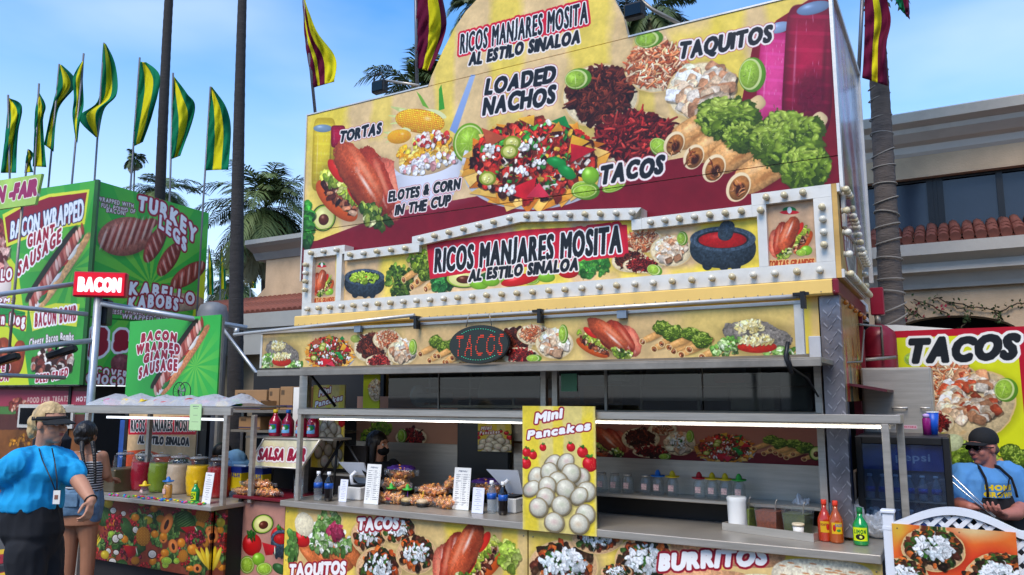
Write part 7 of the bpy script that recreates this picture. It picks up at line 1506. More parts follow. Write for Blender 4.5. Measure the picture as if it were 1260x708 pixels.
for i, (x, y, m, nm) in enumerate(((1016, 666, mat('hot_red', 'b03010', .12, 0, .08, 5, coat=.5), 'red orange hot sauce bottle, left of the pair'), (1030, 668, mat('hot_orange', 'a84a10', .12, 0, .08, 5, coat=.5), 'orange brown hot sauce bottle, right of the pair'))):
    s, w = onz(x, y, .95); o = bottle(s, w, zc, bprof(.038, .2, .42, .33), m, nm, 'sauce bottle', cap=capp(.0145, .2, .022), capm=mat('orange_cap', 'd8381c', .4), group='hot sauce bottles at the right of the counter'); wrap_label(o, .0388, .05, .11, (HOT2, HOT)[i], 'hot_label', -.5, 1)
s, w = onz(1047, 664, .95); bottle(s, w, zc, [(.02, 0), (.021, .06), (.016, .07), (.016, .072)], mat('spice', 'a8763c', .3, 0, .3, 60), 'small spice shaker with red cap between the sauce bottles', 'shaker', 'spice_shaker', cap=capp(.018, .072, .02), capm=HATM['red'], label=(.02, .05), labm=HATM['yellow'])
s, w = onz(1060, 671, .95); o = bottle(s, w, zc, bprof(.04, .17, .4, .35), GRB, 'green lime juice bottle with black label at the right end of the counter', 'bottle', cap=capp(.015, .17, .025), capm=mat('green_cap', '0a6a30', .4)); wrap_label(o, .0408, .025, .095, LIM, 'lime_label_b')
# crumpled white bags
for i, (s, w, z, a, b, c_, lab) in enumerate(((-.2, .5, zc, .12, .07, .1, 'crumpled white plastic bag at the back of the counter end'), (-.06, .48, zc, .09, .07, .075, 'crumpled white bag between the lime bottle and fence post'), (-.48, .56, 1.106-.15, .06, .05, .09, 'small knotted clear bag over the salsa tubs'))):
    o = thing('plastic_bag', lab, 'plastic bag', (s, w, z)); bm = bmesh.new(); bmesh.ops.create_icosphere(bm, subdivisions=4, radius=1)
    for v in bm.verts:
        from mathutils import noise as mn
        n_ = mn.noise(v.co*2.2+Vector((i*5, 0, 0)))*.35+mn.noise(v.co*6)*.16; v.co = Vector((v.co.x*a, v.co.y*b, (max(-1, v.co.z)+1)*c_))*(1+n_)
        v.co.z = max(0, v.co.z)
    me = bpy.data.meshes.new('bag'); bm.to_mesh(me); bm.free(); me.materials.append(mat('bag_plastic', 'dcdee0', .35, 0, .04, 8, .5, 40, trans=.2)); 
    ob = bpy.data.objects.new('bag_body', me); COL.objects.link(ob); ob.parent = o
# cardboard boxes on a high shelf left of the trailer
SH = thing('box_shelf', 'dark high shelf of cartons between drinks stand and trailer', 'shelf', (-5.3, .7, 0)); MB().box(-.75, 1.0, -.1, .5, 1.60, 1.625).build('shelf_board', STEELD, SH)
for x in (-.72, .95): MB().box(x-.02, x+.02, .4, .44, 0, 1.6).build('shelf_post', STEELD, SH)
MB().box(-.75, 1.0, .55, .58, 0, 2.0).build('shelf_back', DARK, SH); MB().box(-.3, .9, -.1, .4, 1.42, 1.44).build('lower_board', STEELD, SH)
def carton(s, w, z, a, b, h, lab, mark=True):
    o = thing('cardboard_box', lab, 'cardboard box', (s, w, z), RZ+random.uniform(-.04, .04), group='cardboard boxes on the high shelf'); MB().box(0, a, 0, b, 0, h, bev=.004).build('box_body', CARD, o); MB().box(-.002, a+.002, b*.42, b*.58, h+.0005, h+.002).build('top_tape', TAPE, o); MB().box(.0, a, -.0015, -.0003, h*.1, h*.2).build('print_band', TAPE, o) if mark else None; MB().box(a*.1, a*.35, -.0015, -.0003, h*.65, h*.85).build('printed_mark', mat('box_ink', '5a4630', .8), o)
zb_ = 1.626
def bx(x0, x1, yt, w, dep, lab, z=zb_, yb=None): a, b = onw(x0, yt, w)[0], onw(x1, yt, w)[0]; h = onw((x0+x1)/2, yt, w)[1]-z; carton(a, w, z, b-a, dep, h, lab)
bx(289, 322, 493, .62, .2, 'low carton with dark band at the front of the shelf'); bx(289, 330, 480, .84, .3, 'wide brown carton behind the low one', z=zb_); bx(331, 344, 478, .8, .3, 'narrow brown carton in the middle of the shelf'); bx(345, 361, 476, .78, .3, 'carton with dark tape at the right end of the shelf')
bx(294, 320, 513, .65, .25, 'small carton under the high shelf', z=1.442) if onw(300, 513, .65)[1] > 1.46 else carton(-5.5, .65, 1.442, .35, .25, .1, 'small carton under the high shelf')
o = thing('white_board', 'narrow white foam board upright beside the cartons', 'board', (onw(361, 490, .5)[0], .5, 0)); MB().box(0, .09, 0, .03, 1.3, 1.83).build('board_face', WHITE, o); MB().box(.03, .06, .031, .05, 0, 1.5).build('board_leg', STEELD, o)
# ------------------------------------------------------------------ right side
TW = 1.8; sB0 = onw(1090, 450, TW)[0]; TB = Art(FP(TW), sB0, 1.25, .5, 2.225, 340, 'd8dc1c'); TB.a *= (1+.08*(nsample(NZ, TB.X, TB.Y)-.5))[..., None]
TB.a[:int(.05*340)] = hx('b8142c'); TB.a[:, int((onw(1255, 450, TW)[0]-sB0)*340):int((onw(1255, 450, TW)[0]-sB0+.05)*340)] = hx('b8142c')
taco(TB.fr(1165, 476, 42, 30, -8), PORK, 260, .08, 3, fill=.85); wedge(TB.fr(1122, 442, 10, 8)); tortilla(TB.fr(1200, 500, 52, 42, -25), 'd8bf90'); pile(TB.fr(1195, 488, 40, 30, -15), 130, .15, CHK+['b04a2c', 'f6ead8'], 1.3, p=4); wedge(TB.fr(1238, 480, 15, 15, 10)); 
taco(TB.fr(1152, 520, 22, 14), RDM, 90, .1); guac(TB.fr(1172, 560, 26, 22), 140); guac(TB.fr(1225, 590, 40, 30), 200); flautas(TB.fr(1240, 570, 30, 30), 4); ell(TB.fr(1170, 545, 16, 11, -10), 'c8cfa0', .3, .1, nz=.3)
text(TB, 'TACOS', (1117, 446), (1248, 440), 28, MA, ((.11, 'f4f2ea'),), bold=.27, shear=.2, jit=.03, gap=.22, flare=.15)
o = thing('taco_banner', 'large yellow TACOS banner with red border behind the cook', 'banner', (sB0, TW, 0)); bw_ = 1.25-sB0
MB().box(0, bw_, 0, .03, .5, 2.225).build('printed_banner', img_mat('taco_banner_print', TB.a, .35), o, uvf=lambda c: (c[0]/bw_, (c[2]-.5)/1.725)); MB().box(.05, .1, .031, .08, 0, 2.2).build('banner_post', STEELD, o); MB().box(1.0, 1.05, .031, .08, 0, 2.2).build('banner_post', STEELD, o)
p = onw(1140, 402, 2.3); o = thing('white_canopy_top', 'bit of white canopy showing over the banner by the palm', 'canopy', (-.2, 2.3, 0)); zc_ = onw(1115, 404, 2.3)[1]; MB().prism([(0, zc_-.35), (.6, zc_-.35), (.6, zc_-.02), (.2, zc_+.03), (0, zc_+.03)], 0, .8).build('canopy_cloth', WHITE, o); MB().tube([(.05, .4, 0), (.05, .4, zc_-.3)], .02, 6).build('canopy_leg', STEEL, o)
# fridge
FW = .45; f0, f1 = -.145, .335; ft_ = 1.525
F_ = thing('drinks_fridge', 'black glass door drinks fridge with blue header beside the trailer', 'fridge', (f0, FW, 0)); fw = f1-f0
MB().box(0, fw, .05, .55, .05, ft_, bev=.01).build('fridge_body', BLACK, F_)
for (a, b, c_, d) in ((0, .035, .06, ft_-.003), (fw-.035, fw, .06, ft_-.003), (.036, fw-.036, ft_-.045, ft_-.003), (.036, fw-.036, .06, .11)): MB().box(a, b, .0, .048, c_, d, bev=.004).build('door_frame', BLACK, F_)
PE = small_art(fw-.07, .2, 700, '1a5ac0'); PE.a *= (.75+.5*nsample(NZ, PE.X, PE.Y*.5))[..., None]; text(PE, 'pepsi', (PE.W*.42, PE.H*.62), (PE.W*.84, PE.H*.62), PE.H*.3, 'eef2fc', (), bold=.06, shear=0, gap=.16, photo=False); ell(Fr(PE, (PE.W*.3, PE.H*.5), ((16, 0), (0, 16))), 'd8dce8', .1, 0); ell(Fr(PE, (PE.W*.3, PE.H*.42), ((14, 0), (0, 8))), 'a82838', .1, 0); ell(Fr(PE, (PE.W*.3, PE.H*.62), ((14, 0), (0, 7))), '1c4a9c', .1, 0)
MB().box(.036, fw-.036, .03, .035, ft_-.19, ft_-.047).build('header_print', img_mat('fridge_header', PE.a, .3), F_, uvf=lambda c: ((c[0]-.036)/(fw-.072), (c[2]-ft_+.19)/.145))
inn = mat('fridge_inside', '5c748c', .5, 0, .2, 4)
MB().box(.036, fw-.036, .046, .0495, .11, ft_-.19).build('fridge_liner', inn, F_)
FB = [mat('fridge_cap', 'e8eef4', .4), mat('fridge_label', '2c62c8', .4, 0, .4, 60), mat('fridge_drink', '8a9cac', .15, coat=.5)]
for j, z in enumerate((1.17, .98, .79, .60, .41, .22)):
    MB().box(.037, fw-.037, .008, .045, z-.006, z).build('fridge_shelf', ALU, F_)
    for i in range(6):
        x = .065+i*.067; g = MB(); g.m = 2; g.lathe([(.022, 0), (.025, .01), (.025, .08), (.011, .115), (.011, .125)], (x, .026, z+.001), 12, sy=.7); g.m = 1; g.lathe([(.0256, .04), (.0256, .07)], (x, .026, z+.001), 12, sy=.7); g.m = 0; g.lathe([(.0135, .125), (.0135, .138), (.01, .14)], (x, .026, z+.001), 12, sy=.7); g.build('fridge_bottle', FB, F_)
MB().box(.036, fw-.036, .001, .005, .111, ft_-.046).build('door_glass', clear('fridge_glass', 'b8c8d8', .03, 0.02, 1.0), F_)
# steel cabinet behind it, tank, cup, flask
cb = thing('steel_cabinet', 'tall brushed steel cabinet with a bar handle behind the fridge', 'cabinet', (-.155, 1.08, 0)); cw = .41
MB().box(0, cw, .0, .4, .0, 1.935, bev=.006).build('cabinet_body', STEEL, cb); MB().box(.01, cw-.01, -.012, -.001, 1.0, 1.925, bev=.003).build('cabinet_door', STEEL, cb)
zh = onw(1109, 502, 1.07)[1]; MB().tube([(.18, -.012, zh), (.18, -.04, zh), (.26, -.04, zh), (.26, -.012, zh)], .006, 8).build('door_handle', ALU, cb); MB().tube([(.34, -.012, zh), (.34, -.035, zh), (.39, -.035, zh)], .005, 8).build('latch', ALU, cb)
SK = label_tex('sk', 'c8a8b0', (('t', 'LA VICTORIA', .06, .7, .94, .45, 'b01c3c'),), .1, .03); MB().box(.2, .31, -.0135, -.0125, 1.545, 1.57).build('sticker', img_mat('cabinet_sticker', SK.a, .4), cb, uvf=lambda c: ((c[0]-.2)/.11, (c[2]-1.545)/.025))
s = onw(1141, 534, .75)[0]; bottle(s, .75, ft_, [(.022, 0), (.023, .09), (.016, .1), (.016, .1005)], mat('magenta_bottle', '8a1c6c', .25), 'magenta squeeze bottle on the fridge beside the blue cup', 'bottle', cap=[(.019, .1), (.018, .118), (.01, .122)], capm=mat('lilac_cap', 'b89ad0', .4))
s = onw(1149, 534, .78)[0]; o = thing('paper_cup', 'bright blue paper cup on top of the fridge', 'cup', (s, .78, ft_+.001)); MB().lathe([(.022, 0), (.034, .13)], n=22).build('cup_wall', mat('blue_cup', '1450b8', .4), o); MB().lathe([(.0352, .128), (.0352, .134), (.03, .134)], n=22).build('cup_rim', WC, o)
tp = onw(1083, 440, 1.65); o = thing('propane_tank', 'dark red propane tank with collar behind the steel cabinet', 'gas tank', (tp[0], 1.65, 0)); tr_ = .115; zt_ = onw(1083, 405, 1.65)[1]
MB().lathe([(tr_*.9, zt_-.62), (tr_, zt_-.58), (tr_, zt_-.06), (tr_*.9, zt_-.02), (tr_*.5, zt_+.02), (.03, zt_+.03)], n=26).build('tank_body', MARO, o); MB().lathe([(tr_*1.015, zt_-.2), (tr_*1.02, zt_-.195), (tr_*1.015, zt_-.19)], n=26).build('tank_weld', MARO, o); MB().tube([(0, 0, zt_+.03), (0, 0, zt_+.1)], .022, 10).build('valve', STEELD, o); MB().box(-.04, .05, -.03, .03, zt_+.1, zt_+.3, bev=.006).build('valve_guard', mat('red_guard', '8a1028', .35), o); MB().box(-.12, .12, -.12, .12, 0, zt_-.625).build('tank_stand', STEELD, o)
# lattice fence with a printed panel
FS_ = -.3; FN = thing('lattice_fence', 'white arched lattice fence panel hung with a taco picture at lower right', 'fence', (.04, FS_, 0)); FWm = mat('white_vinyl', 'dcdfe4', .35, 0, .03, 3, dirt=.1)
MB().box(0, .048, -.01, .04, 0, 1.195, bev=.003).build('fence_post', FWm, FN); MB().box(-.008, .056, -.018, .048, 1.1955, 1.212, bev=.004).build('post_cap', FWm, FN); MB().box(-.002, .05, -.012, .042, 1.12, 1.135).build('post_ring', FWm, FN)
FL_ = .62
def arch(x): t = (x-.048)/(FL_-.048); return 1.135+.085*max(0, math.sin(math.pi*min(1, max(0, (t*1.12-.0)))))**1.1 if t < .9 else 1.135
xs = [.048+(FL_-.048)*k/40 for k in range(41)]+[.8, 1.0, 1.3]
top_ = [(x, arch(x)+.02) for x in xs]; bot_ = [(x, arch(x)-.012) for x in xs][::-1]
g = MB(); n_ = len(top_)
for k in range(n_-1): a, b = top_[k], top_[k+1]; c_, d = bot_[n_-1-k], bot_[n_-2-k]; g.prism([c_, d, b, a], -.008, .038)
g.build('arched_rail', FWm, FN); MB().box(.585, .615, -.004, .03, 0, arch(.6)-.013).build('fence_stile', FWm, FN); MB().box(.0485, 1.3, -.002, .03, .12, .16).build('bottom_rail', FWm, FN)
for sgn in (1, -1):
    for k in range(-26, 30):
        x0 = k*.058; pts = []
        for j in range(160):
            z = .17+j*.0067; x = x0+sgn*(z-.6)
            if .05 < x < 1.28 and z < arch(x)-.015: pts.append((x, z))
        if len(pts) > 2:
            a, b = pts[0], pts[-1]
            if b[1] < .95 and a[0] < .6 and b[0] < .6: continue
            dxx = .0135; y = .004 if sgn > 0 else .0125
            MB().prism([(a[0]-dxx, a[1]), (a[0]+dxx, a[1]), (b[0]+dxx, b[1]), (b[0]-dxx, b[1])], y, y+.008).build('lattice_slat', FWm, FN)
FA2 = Art(FP(FS_-.01), onw(1099, 670, FS_-.01)[0], onw(1251, 670, FS_-.01)[0], .6, 1.14, 620, 'e8702c')
yy_ = FA2.Y/FA2.H; 
ell(FA2.fr(1200, 648, 60, 22), 'dcc08a', 0, 0, al=.95, soft=.7); ell(FA2.fr(1105, 650, 20, 30), 'e0c040', 0, 0, al=.8, soft=.8)
for (x, y, a, b) in ((1149, 682, 52, 38), (1219, 706, 52, 42)): ell(FA2.fr(x, y, a, b), 'cf2a1c', 0, 0, al=.95, soft=.55)
FA2.a *= (1+.12*(nsample(NZ, FA2.X, FA2.Y)-.5))[..., None]
for (x, y, a, b, r) in ((1148, 676, 40, 27, 10), (1110, 712, 34, 26, 10), (1226, 712, 42, 32, 0)): taco(FA2.fr(x, y, a, b, r), TL+['c8642a'], 190, .1, 1.5, onion=True, c='e6b888', fill=.86)
for (x, y) in ((1126, 652), (1180, 655), (1244, 656), (1104, 650)): ell(FA2.fr(x, y, 1.2, 1.2), '6a5a3a', 0, 0)
a0, a1 = FA2.t0-.04, FA2.t1-.04; MB().box(a0, a1, -.018, -.0105, .45, onw(1180, 649, FS_-.01)[1]-.004).build('printed_panel', img_mat('fence_print', FA2.a, .4), FN, uvf=lambda c: FA2.uv((c[0]+.04, 0, c[2])))
# ------------------------------------------------------------------ people
from mathutils import noise as mnoise
def rings(g, R, n=24):
    """R: list of (cx,cy,z,rx,ry[,yaw]) closed loft"""
    vs = []
    for r in R:
        cx, cy, z, rx_, ry_ = r[:5]; yw = r[5] if len(r) > 5 else 0
        for k in range(n):
            t = 2*math.pi*k/n; x, y = rx_*math.copysign(abs(math.cos(t))**.85, math.cos(t)), ry_*math.copysign(abs(math.sin(t))**.85, math.sin(t)); vs.append((cx+x*math.cos(yw)-y*math.sin(yw), cy+x*math.sin(yw)+y*math.cos(yw), z))
    m = len(R); g.add(vs, [(i*n+k, i*n+(k+1) % n, (i+1)*n+(k+1) % n, (i+1)*n+k) for i in range(m-1) for k in range(n)]+[tuple(range(n))[::-1], tuple((m-1)*n+k for k in range(n))], True)
def chain(g, P, R, n=14):
    P = [Vector(p) for p in P]
    for i in range(len(P)-1):
        a, b, ra, rb = P[i], P[i+1], R[i], R[i+1]; d = (b-a); l = d.length
        if l < 1e-6: continue
        d /= l; pts = []; rs = []
        for k in range(4): t = math.pi/2*k/4; pts.append(a-d*ra*math.cos(t)); rs.append(max(ra*math.sin(t), ra*.05))
        pts.append(a); rs.append(ra)
        pts.append(b); rs.append(rb)
        for k in range(1, 5): t = math.pi/2*k/4; pts.append(b+d*rb*math.sin(t)); rs.append(max(rb*math.cos(t), rb*.05))
        g.tube(pts, rs, n)
def egg(g, c, rx_, ry_, rz_, M=None, n=18, m=12):
    b0 = len(g.v); g.ball((0, 0, 0), 1, 1, 1, 1, n, m)
    for i in range(b0, len(g.v)):
        v = Vector(g.v[i]); v = Vector((v.x*rx_, v.y*ry_, v.z*rz_))+Vector(c); g.v[i] = tuple(M @ v) if M else tuple(v)
def fuse(g, name, m, par, vox=.006, smooth=6, wr=0, wscale=9, seed=0, fac=.5):
    me = bpy.data.meshes.new(name); me.from_pydata(g.v, [], g.f); bm = bmesh.new(); bm.from_mesh(me); bmesh.ops.recalc_face_normals(bm, faces=bm.faces); bm.to_mesh(me); bm.free()
    o = bpy.data.objects.new(name, me); COL.objects.link(o)
    md = o.modifiers.new('r', 'REMESH'); md.mode = 'VOXEL'; md.voxel_size = vox; md.use_smooth_shade = True
    if smooth: sm = o.modifiers.new('s', 'SMOOTH'); sm.iterations = smooth; sm.factor = fac
    bpy.context.view_layer.update(); ne = bpy.data.meshes.new_from_object(o.evaluated_get(bpy.context.evaluated_depsgraph_get())); o.modifiers.clear(); o.data = ne; ne.name = name; bpy.data.meshes.remove(me)
    ne.materials.clear(); ne.materials.append(m); ne.polygons.foreach_set('use_smooth', [True]*len(ne.polygons))
    if wr:
        n_ = len(ne.vertices); co = np.empty(n_*3); no = np.empty(n_*3); ne.vertices.foreach_get('co', co); ne.vertices.foreach_get('normal', no); co = co.reshape(-1, 3); no = no.reshape(-1, 3)
        d = np.array([mnoise.noise(Vector((c[0]*wscale+seed, c[1]*wscale, c[2]*wscale*.55)))+.5*mnoise.noise(Vector((c[0]*wscale*2.6+seed, c[1]*wscale*2.6, c[2]*wscale*1.2))) for c in co]); d = -np.abs(d)*1.6+.4
        ne.vertices.foreach_set('co', (co+no*(d*wr)[:, None]).ravel())
    o.parent = par; return o
SKIN = mat('skin_fair', 'b98468', .5, 0, .08, 12, .1, 200); SKIN2 = mat('skin_tan', '9c6a4e', .5, 0, .08, 12, .1, 200); SKIN3 = mat('skin_red', 'a8695a', .5, 0, .12, 10, .1, 200)
LIP = mat('lips', '9a4f48', .45); EYEW = mat('eye_white', 'cfc8c0', .25); IRIS = mat('iris', '2a1c14', .2); BROW = mat('brow', '4a3420', .8)
def fabric(n, c, **k): return mat(n, c, .85, 0, k.get('var', .1), k.get('ns', 6), .15, 300)
BLOND = mat('blonde_hair', 'c4a672', .45, 0, .45, 14, .7, 60, stretch=(1, 1, .35)); DHAIR = mat('dark_hair', '17120f', .4, 0, .4, 20, .7, 70, stretch=(1, 1, .35))
def headM(c, yaw, pitch=0, roll=0, s=1): return Matrix.Translation(c) @ Matrix.Rotation(yaw, 4, 'Z') @ Matrix.Rotation(pitch, 4, 'Y') @ Matrix.Rotation(roll, 4, 'X') @ Matrix.Scale(s, 4)
def add_head(g, M):
    egg(g, (-.012, 0, .03), .1, .078, .1, M); egg(g, (.03, 0, -.03), .062, .06, .078, M); egg(g, (.055, 0, -.085), .03, .028, .026, M); egg(g, (.02, 0, -.06), .055, .052, .05, M)
    egg(g, (.068, 0, .032), .03, .055, .02, M)
    for s in (-1, 1):
        egg(g, (.058, s*.036, -.022), .028, .024, .03, M); egg(g, (-.005, s*.078, -.002), .02, .009, .031, M)
    chain(g, [M @ Vector((.088, 0, .015)), M @ Vector((.107, 0, -.018))], [.008, .0125]); 
    for s in (-1, 1): egg(g, (.1, s*.011, -.024), .009, .008, .007, M)
    egg(g, (.083, 0, -.053), .014, .024, .013, M)
def face(par, M, brow=BROW, eyes=True, lip=LIP):
    for s in (-1, 1):
        if eyes:
            g = MB(); egg(g, (.078, s*.031, .010), .013, .013, .0115, M, 12, 8); g.build('eye', EYEW, par); g = MB(); egg(g, (.0885, s*.032, .010), .003, .0055, .0055, M, 10, 6); g.build('iris', IRIS, par)
        g = MB(); g.tube([M @ Vector((.093, s*.014, .03)), M @ Vector((.093, s*.032, .036)), M @ Vector((.08, s*.05, .03))], [.003, .0035, .002], 6); g.build('eyebrow', brow, par)
    g = MB(); egg(g, (.0925, 0, -.049), .007, .019, .0045, M, 12, 6); egg(g, (.0915, 0, -.057), .007, .016, .0055, M, 12, 6); g.build('lips', lip, par)
def hand(g, wrist, d, side, palm, curl=.5, thumb=1, s=1.0, spread=.08):
    """d: direction of the fingers; palm: direction the palm faces"""
    d = Vector(d).normalized(); palm = Vector(palm); palm = (palm-d*palm.dot(d)).normalized(); x = d.cross(palm)*thumb; w = Vector(wrist)
    chain(g, [w, w+d*.03*s], [.024*s, .026*s])
    for k in range(4):
        o = (k-1.5)*.0185*s; b = w+d*.082*s+x*o*1.05; chain(g, [w+d*.02*s+x*o*.6, b], [.014*s, .0115*s], 8)
        ln = (.034, .04, .037, .028)[k]*s*(1); dd = (d+x*(k-1.5)*spread).normalized(); p = b; a = curl*.5
        for j in range(3):
            q_ = p+(dd*math.cos(a)+palm*math.sin(a))*ln*(1, .72, .6)[j]; chain(g, [p, q_], [.0092*s, .0082*s], 8); p = q_; a += curl*(.9+.1*k)
    t0 = w+d*.02*s-x*.022*s; t1 = t0+(d*.6-x*.7+palm*.3).normalized()*.042*s; t2 = t1+(d*.9-x*.15+palm*.4).normalized()*.03*s; t3 = t2+(d*.9+palm*.4).normalized()*.024*s; chain(g, [t0, t1, t2, t3], [.014*s, .012*s, .0105*s, .009*s], 8)
def person(lab, x, Y, grp=None):
    p = at(x, 600, Y); return thing('person', lab, 'person', (p.x, Y, 0), 0, world=True)
def JP(o, x, y, dy=0): return at(x, y, o.location.y+dy)-o.location
# ---- woman in bright blue walking right
o = person('woman in bright blue T-shirt, dark visor and lanyard walking to the right', 42, 4.4); J = lambda x, y, dy=0: JP(o, x, y, dy)
yaw = -.32; hc = J(63, 523); HM = headM(hc, yaw, .05, 0, .9)
g = MB(); add_head(g, HM); nk = J(55, 548, .02); chain(g, [hc+Vector((-.02, 0, -.04)), nk, J(53, 560, .02)], [.05, .048, .055])
shR, shL = J(80, 561, -.17), J(22, 563, .16)      # near and far shoulders
shR = J(77, 564, .06); shL = J(20, 566, -.12)
elR, wrR = J(101, 598, -.05), J(112, 616, -.12); chain(g, [shR, elR, wrR], [.044, .04, .027])
hand(g, wrR, (.15, -.45, -.9), 1, (-.9, .1, -.1), .7, 1, .8)
elL, wrL = J(2, 588, .0), J(-22, 612, .02); chain(g, [shL+Vector((.03, 0, -.02)), elL, wrL], [.044, .04, .027]); hand(g, wrL, (-.3, 0, -1), 1, (1, 0, 0), .4, -1)
rings(g, [(*J(41, 650, 0).xy, .98, .11, .09, yaw), (*J(42, 622, 0).xy, 1.1, .12, .1, yaw), (*J(46, 600).xy, 1.22, .11, .09, yaw), (*J(49, 575).xy, 1.34, .115, .09, yaw), (*J(51, 562).xy, 1.40, .08, .06, yaw)])
hp = J(42, 660); ft1 = Vector((hp.x+.22, .05, .0)); ft2 = Vector((hp.x-.15, -.05, 0))
chain(g, [hp+Vector((.02, .05, -.05)), Vector((hp.x+.07, .08, .52)), Vector((hp.x+.16, .08, .1))], [.06, .05, .038]); chain(g, [hp+Vector((-.01, -.05, -.05)), Vector((hp.x+.04, -.08, .5)), Vector((hp.x-.14, -.08, .12))], [.06, .05, .038])
fuse(g, 'body', SKIN, o, .0042, 5); face(o, HM)
g = MB()   # shirt
rings(g, [(*J(38, 626).xy, J(40, 627).z, .152, .14, yaw), (*J(38, 617).xy, J(41, 617).z, .158, .145, yaw), (*J(41, 604).xy, J(44, 604).z, .15, .135, yaw), (*J(46, 591).xy, J(44, 591).z, .152, .135, yaw), (*J(51, 579).xy, J(44, 579).z, .165, .145, yaw), (*J(51, 569).xy, J(44, 569).z, .155, .125, yaw), (*J(52, 560).xy, J(44, 561).z, .12, .095, yaw), (*J(53, 554).xy, J(44, 554).z, .075, .07, yaw), (*J(54, 550).xy, J(44, 549).z, .058, .058, yaw)])
egg(g, tuple(J(70, 577, -.04)), .066, .07, .07); egg(g, tuple(J(60, 579, -.07)), .066, .066, .068); egg(g, tuple(J(48, 611, -.03)), .09, .1, .08)
chain(g, [J(62, 561), shR+Vector((0, 0, -.012)), J(91, 583, .0)], [.055, .066, .068]); chain(g, [J(40, 561), shL+Vector((.03, 0, -.015)), J(7, 584, -.08)], [.06, .076, .08])
fuse(g, 'tshirt', fabric('cyan_cotton', '109ad4'), o, .0065, 4, .016, 9, 3)
g = MB()
hx_, hy_ = hp.x, 0
rings(g, [(*J(45, 690).xy, J(40, 690).z, .07, .09, yaw), (*J(42, 675).xy, J(40, 675).z, .11, .11, yaw), (*J(38, 655).xy, J(40, 655).z, .162, .145, yaw), (*J(37, 638).xy, J(40, 638).z, .162, .142, yaw), (*J(38, 620).xy, J(40, 620).z, .148, .13, yaw)])
chain(g, [hp+Vector((.03, .06, -.06)), Vector((hx_+.07, .08, .52)), Vector((hx_+.16, .08, .08))], [.095, .07, .06]); chain(g, [hp+Vector((.0, -.06, -.06)), Vector((hx_+.04, -.08, .5)), Vector((hx_-.14, -.08, .12))], [.105, .078, .062])
fuse(g, 'trousers', fabric('black_denim', '14161c'), o, .008, 4, .01, 8, 5)
for x_, z_, yy_ in ((hx_+.2, .03, .07), (hx_-.12, .05, -.08)): g = MB(); chain(g, [(x_-.05, yy_, z_+.02), (x_+.1, yy_, z_)], [.045, .035]); g.build('shoe', BLACK, o)
g = MB(); egg(g, (-.022, 0, .042), .108, .086, .1, HM); egg(g, (-.07, 0, .02), .06, .06, .07, HM); egg(g, (-.02, 0, .09), .07, .06, .055, HM)
bb0 = len(g.v)
egg(g, (-.135, .0, .01), .045, .04, .05, HM); egg(g, (-.15, 0, -.04), .03, .03, .055, HM)
hb = fuse(g, 'hair', BLOND, o, .006, 3, .006, 22, 2)
# cut the hair away from the face with the visor band covering its edge
inv = HM.inverted(); bm = bmesh.new(); bm.from_mesh(hb.data)
bmesh.ops.delete(bm, geom=[v for v in bm.verts if ((lambda p: (p.x > .03 and p.z < .075) or (p.x > -.03 and p.z < .02 and abs(p.y) > .02) or p.z < -.1)(inv @ v.co))], context='VERTS'); bm.to_mesh(hb.data); bm.free()
VIS = fabric('visor_black', '15181a'); g = MB(); g.m = 0
n_ = 28; vs = []
for k in range(n_+1):
    t = -math.pi+2*math.pi*k/n_; c_ = (-.015+.112*math.cos(t), .09*math.sin(t)); f_ = (1+math.cos(t))/2
    vs += [HM @ Vector((c_[0], c_[1], .024+.012*f_)), HM @ Vector((c_[0]*.98-.004, c_[1]*.96, .044+.016*f_))]
g.add(vs, [(2*k, 2*k+2, 2*k+3, 2*k+1) for k in range(n_)], True); vb = g.build('visor_band', VIS, o, recalc=False); md = vb.modifiers.new('t', 'SOLIDIFY'); md.thickness = .004
g = MB(); vs = []
for j in range(5):
    for k in range(13):
        t = math.radians(-72+12*k); r_ = 1+j*.16*math.cos(t)**.6 if math.cos(t) > 0 else 1; vs.append(HM @ Vector((-.015+.112*math.cos(t)*(1+j*.17), .09*math.sin(t)*(1+.01*j), .04-.006*j-.012*(math.sin(t)**2)*1.2)))
g.add(vs, [(j*13+k, j*13+k+1, (j+1)*13+k+1, (j+1)*13+k) for j in range(4) for k in range(12)], True); vb = g.build('visor_brim', VIS, o, recalc=False); md = vb.modifiers.new('t', 'SOLIDIFY'); md.thickness = .004
g = MB(); g.tube([J(48, 552, -.06), J(52, 566, -.15), J(62, 588, -.2), J(69, 606, -.195)], .0035, 6); g.tube([J(64, 552, -.06), J(67, 566, -.14), J(70, 588, -.19), J(70, 606, -.195)], .0035, 6); g.build('lanyard', BLACK, o)
p = J(70, 612, -.2); MB().box(p.x-.018, p.x+.018, p.y-.004, p.y, p.z-.035, p.z+.035).build('badge', WHITE, o); MB().box(p.x-.01, p.x+.008, p.y-.006, p.y-.0045, p.z-.01, p.z+.012).build('badge_photo', mat('badge_photo', '8a5a4a', .5), o)
g = MB(); a_ = (wrR-elR).normalized(); u_ = a_.orthogonal().normalized(); w_ = a_.cross(u_); pc = wrR-a_*.005; g.tube([pc+u_*.03*math.cos(k*math.pi/9)+w_*.03*math.sin(k*math.pi/9) for k in range(19)], .004, 6, caps=False); g.build('bracelet', BLACK, o)
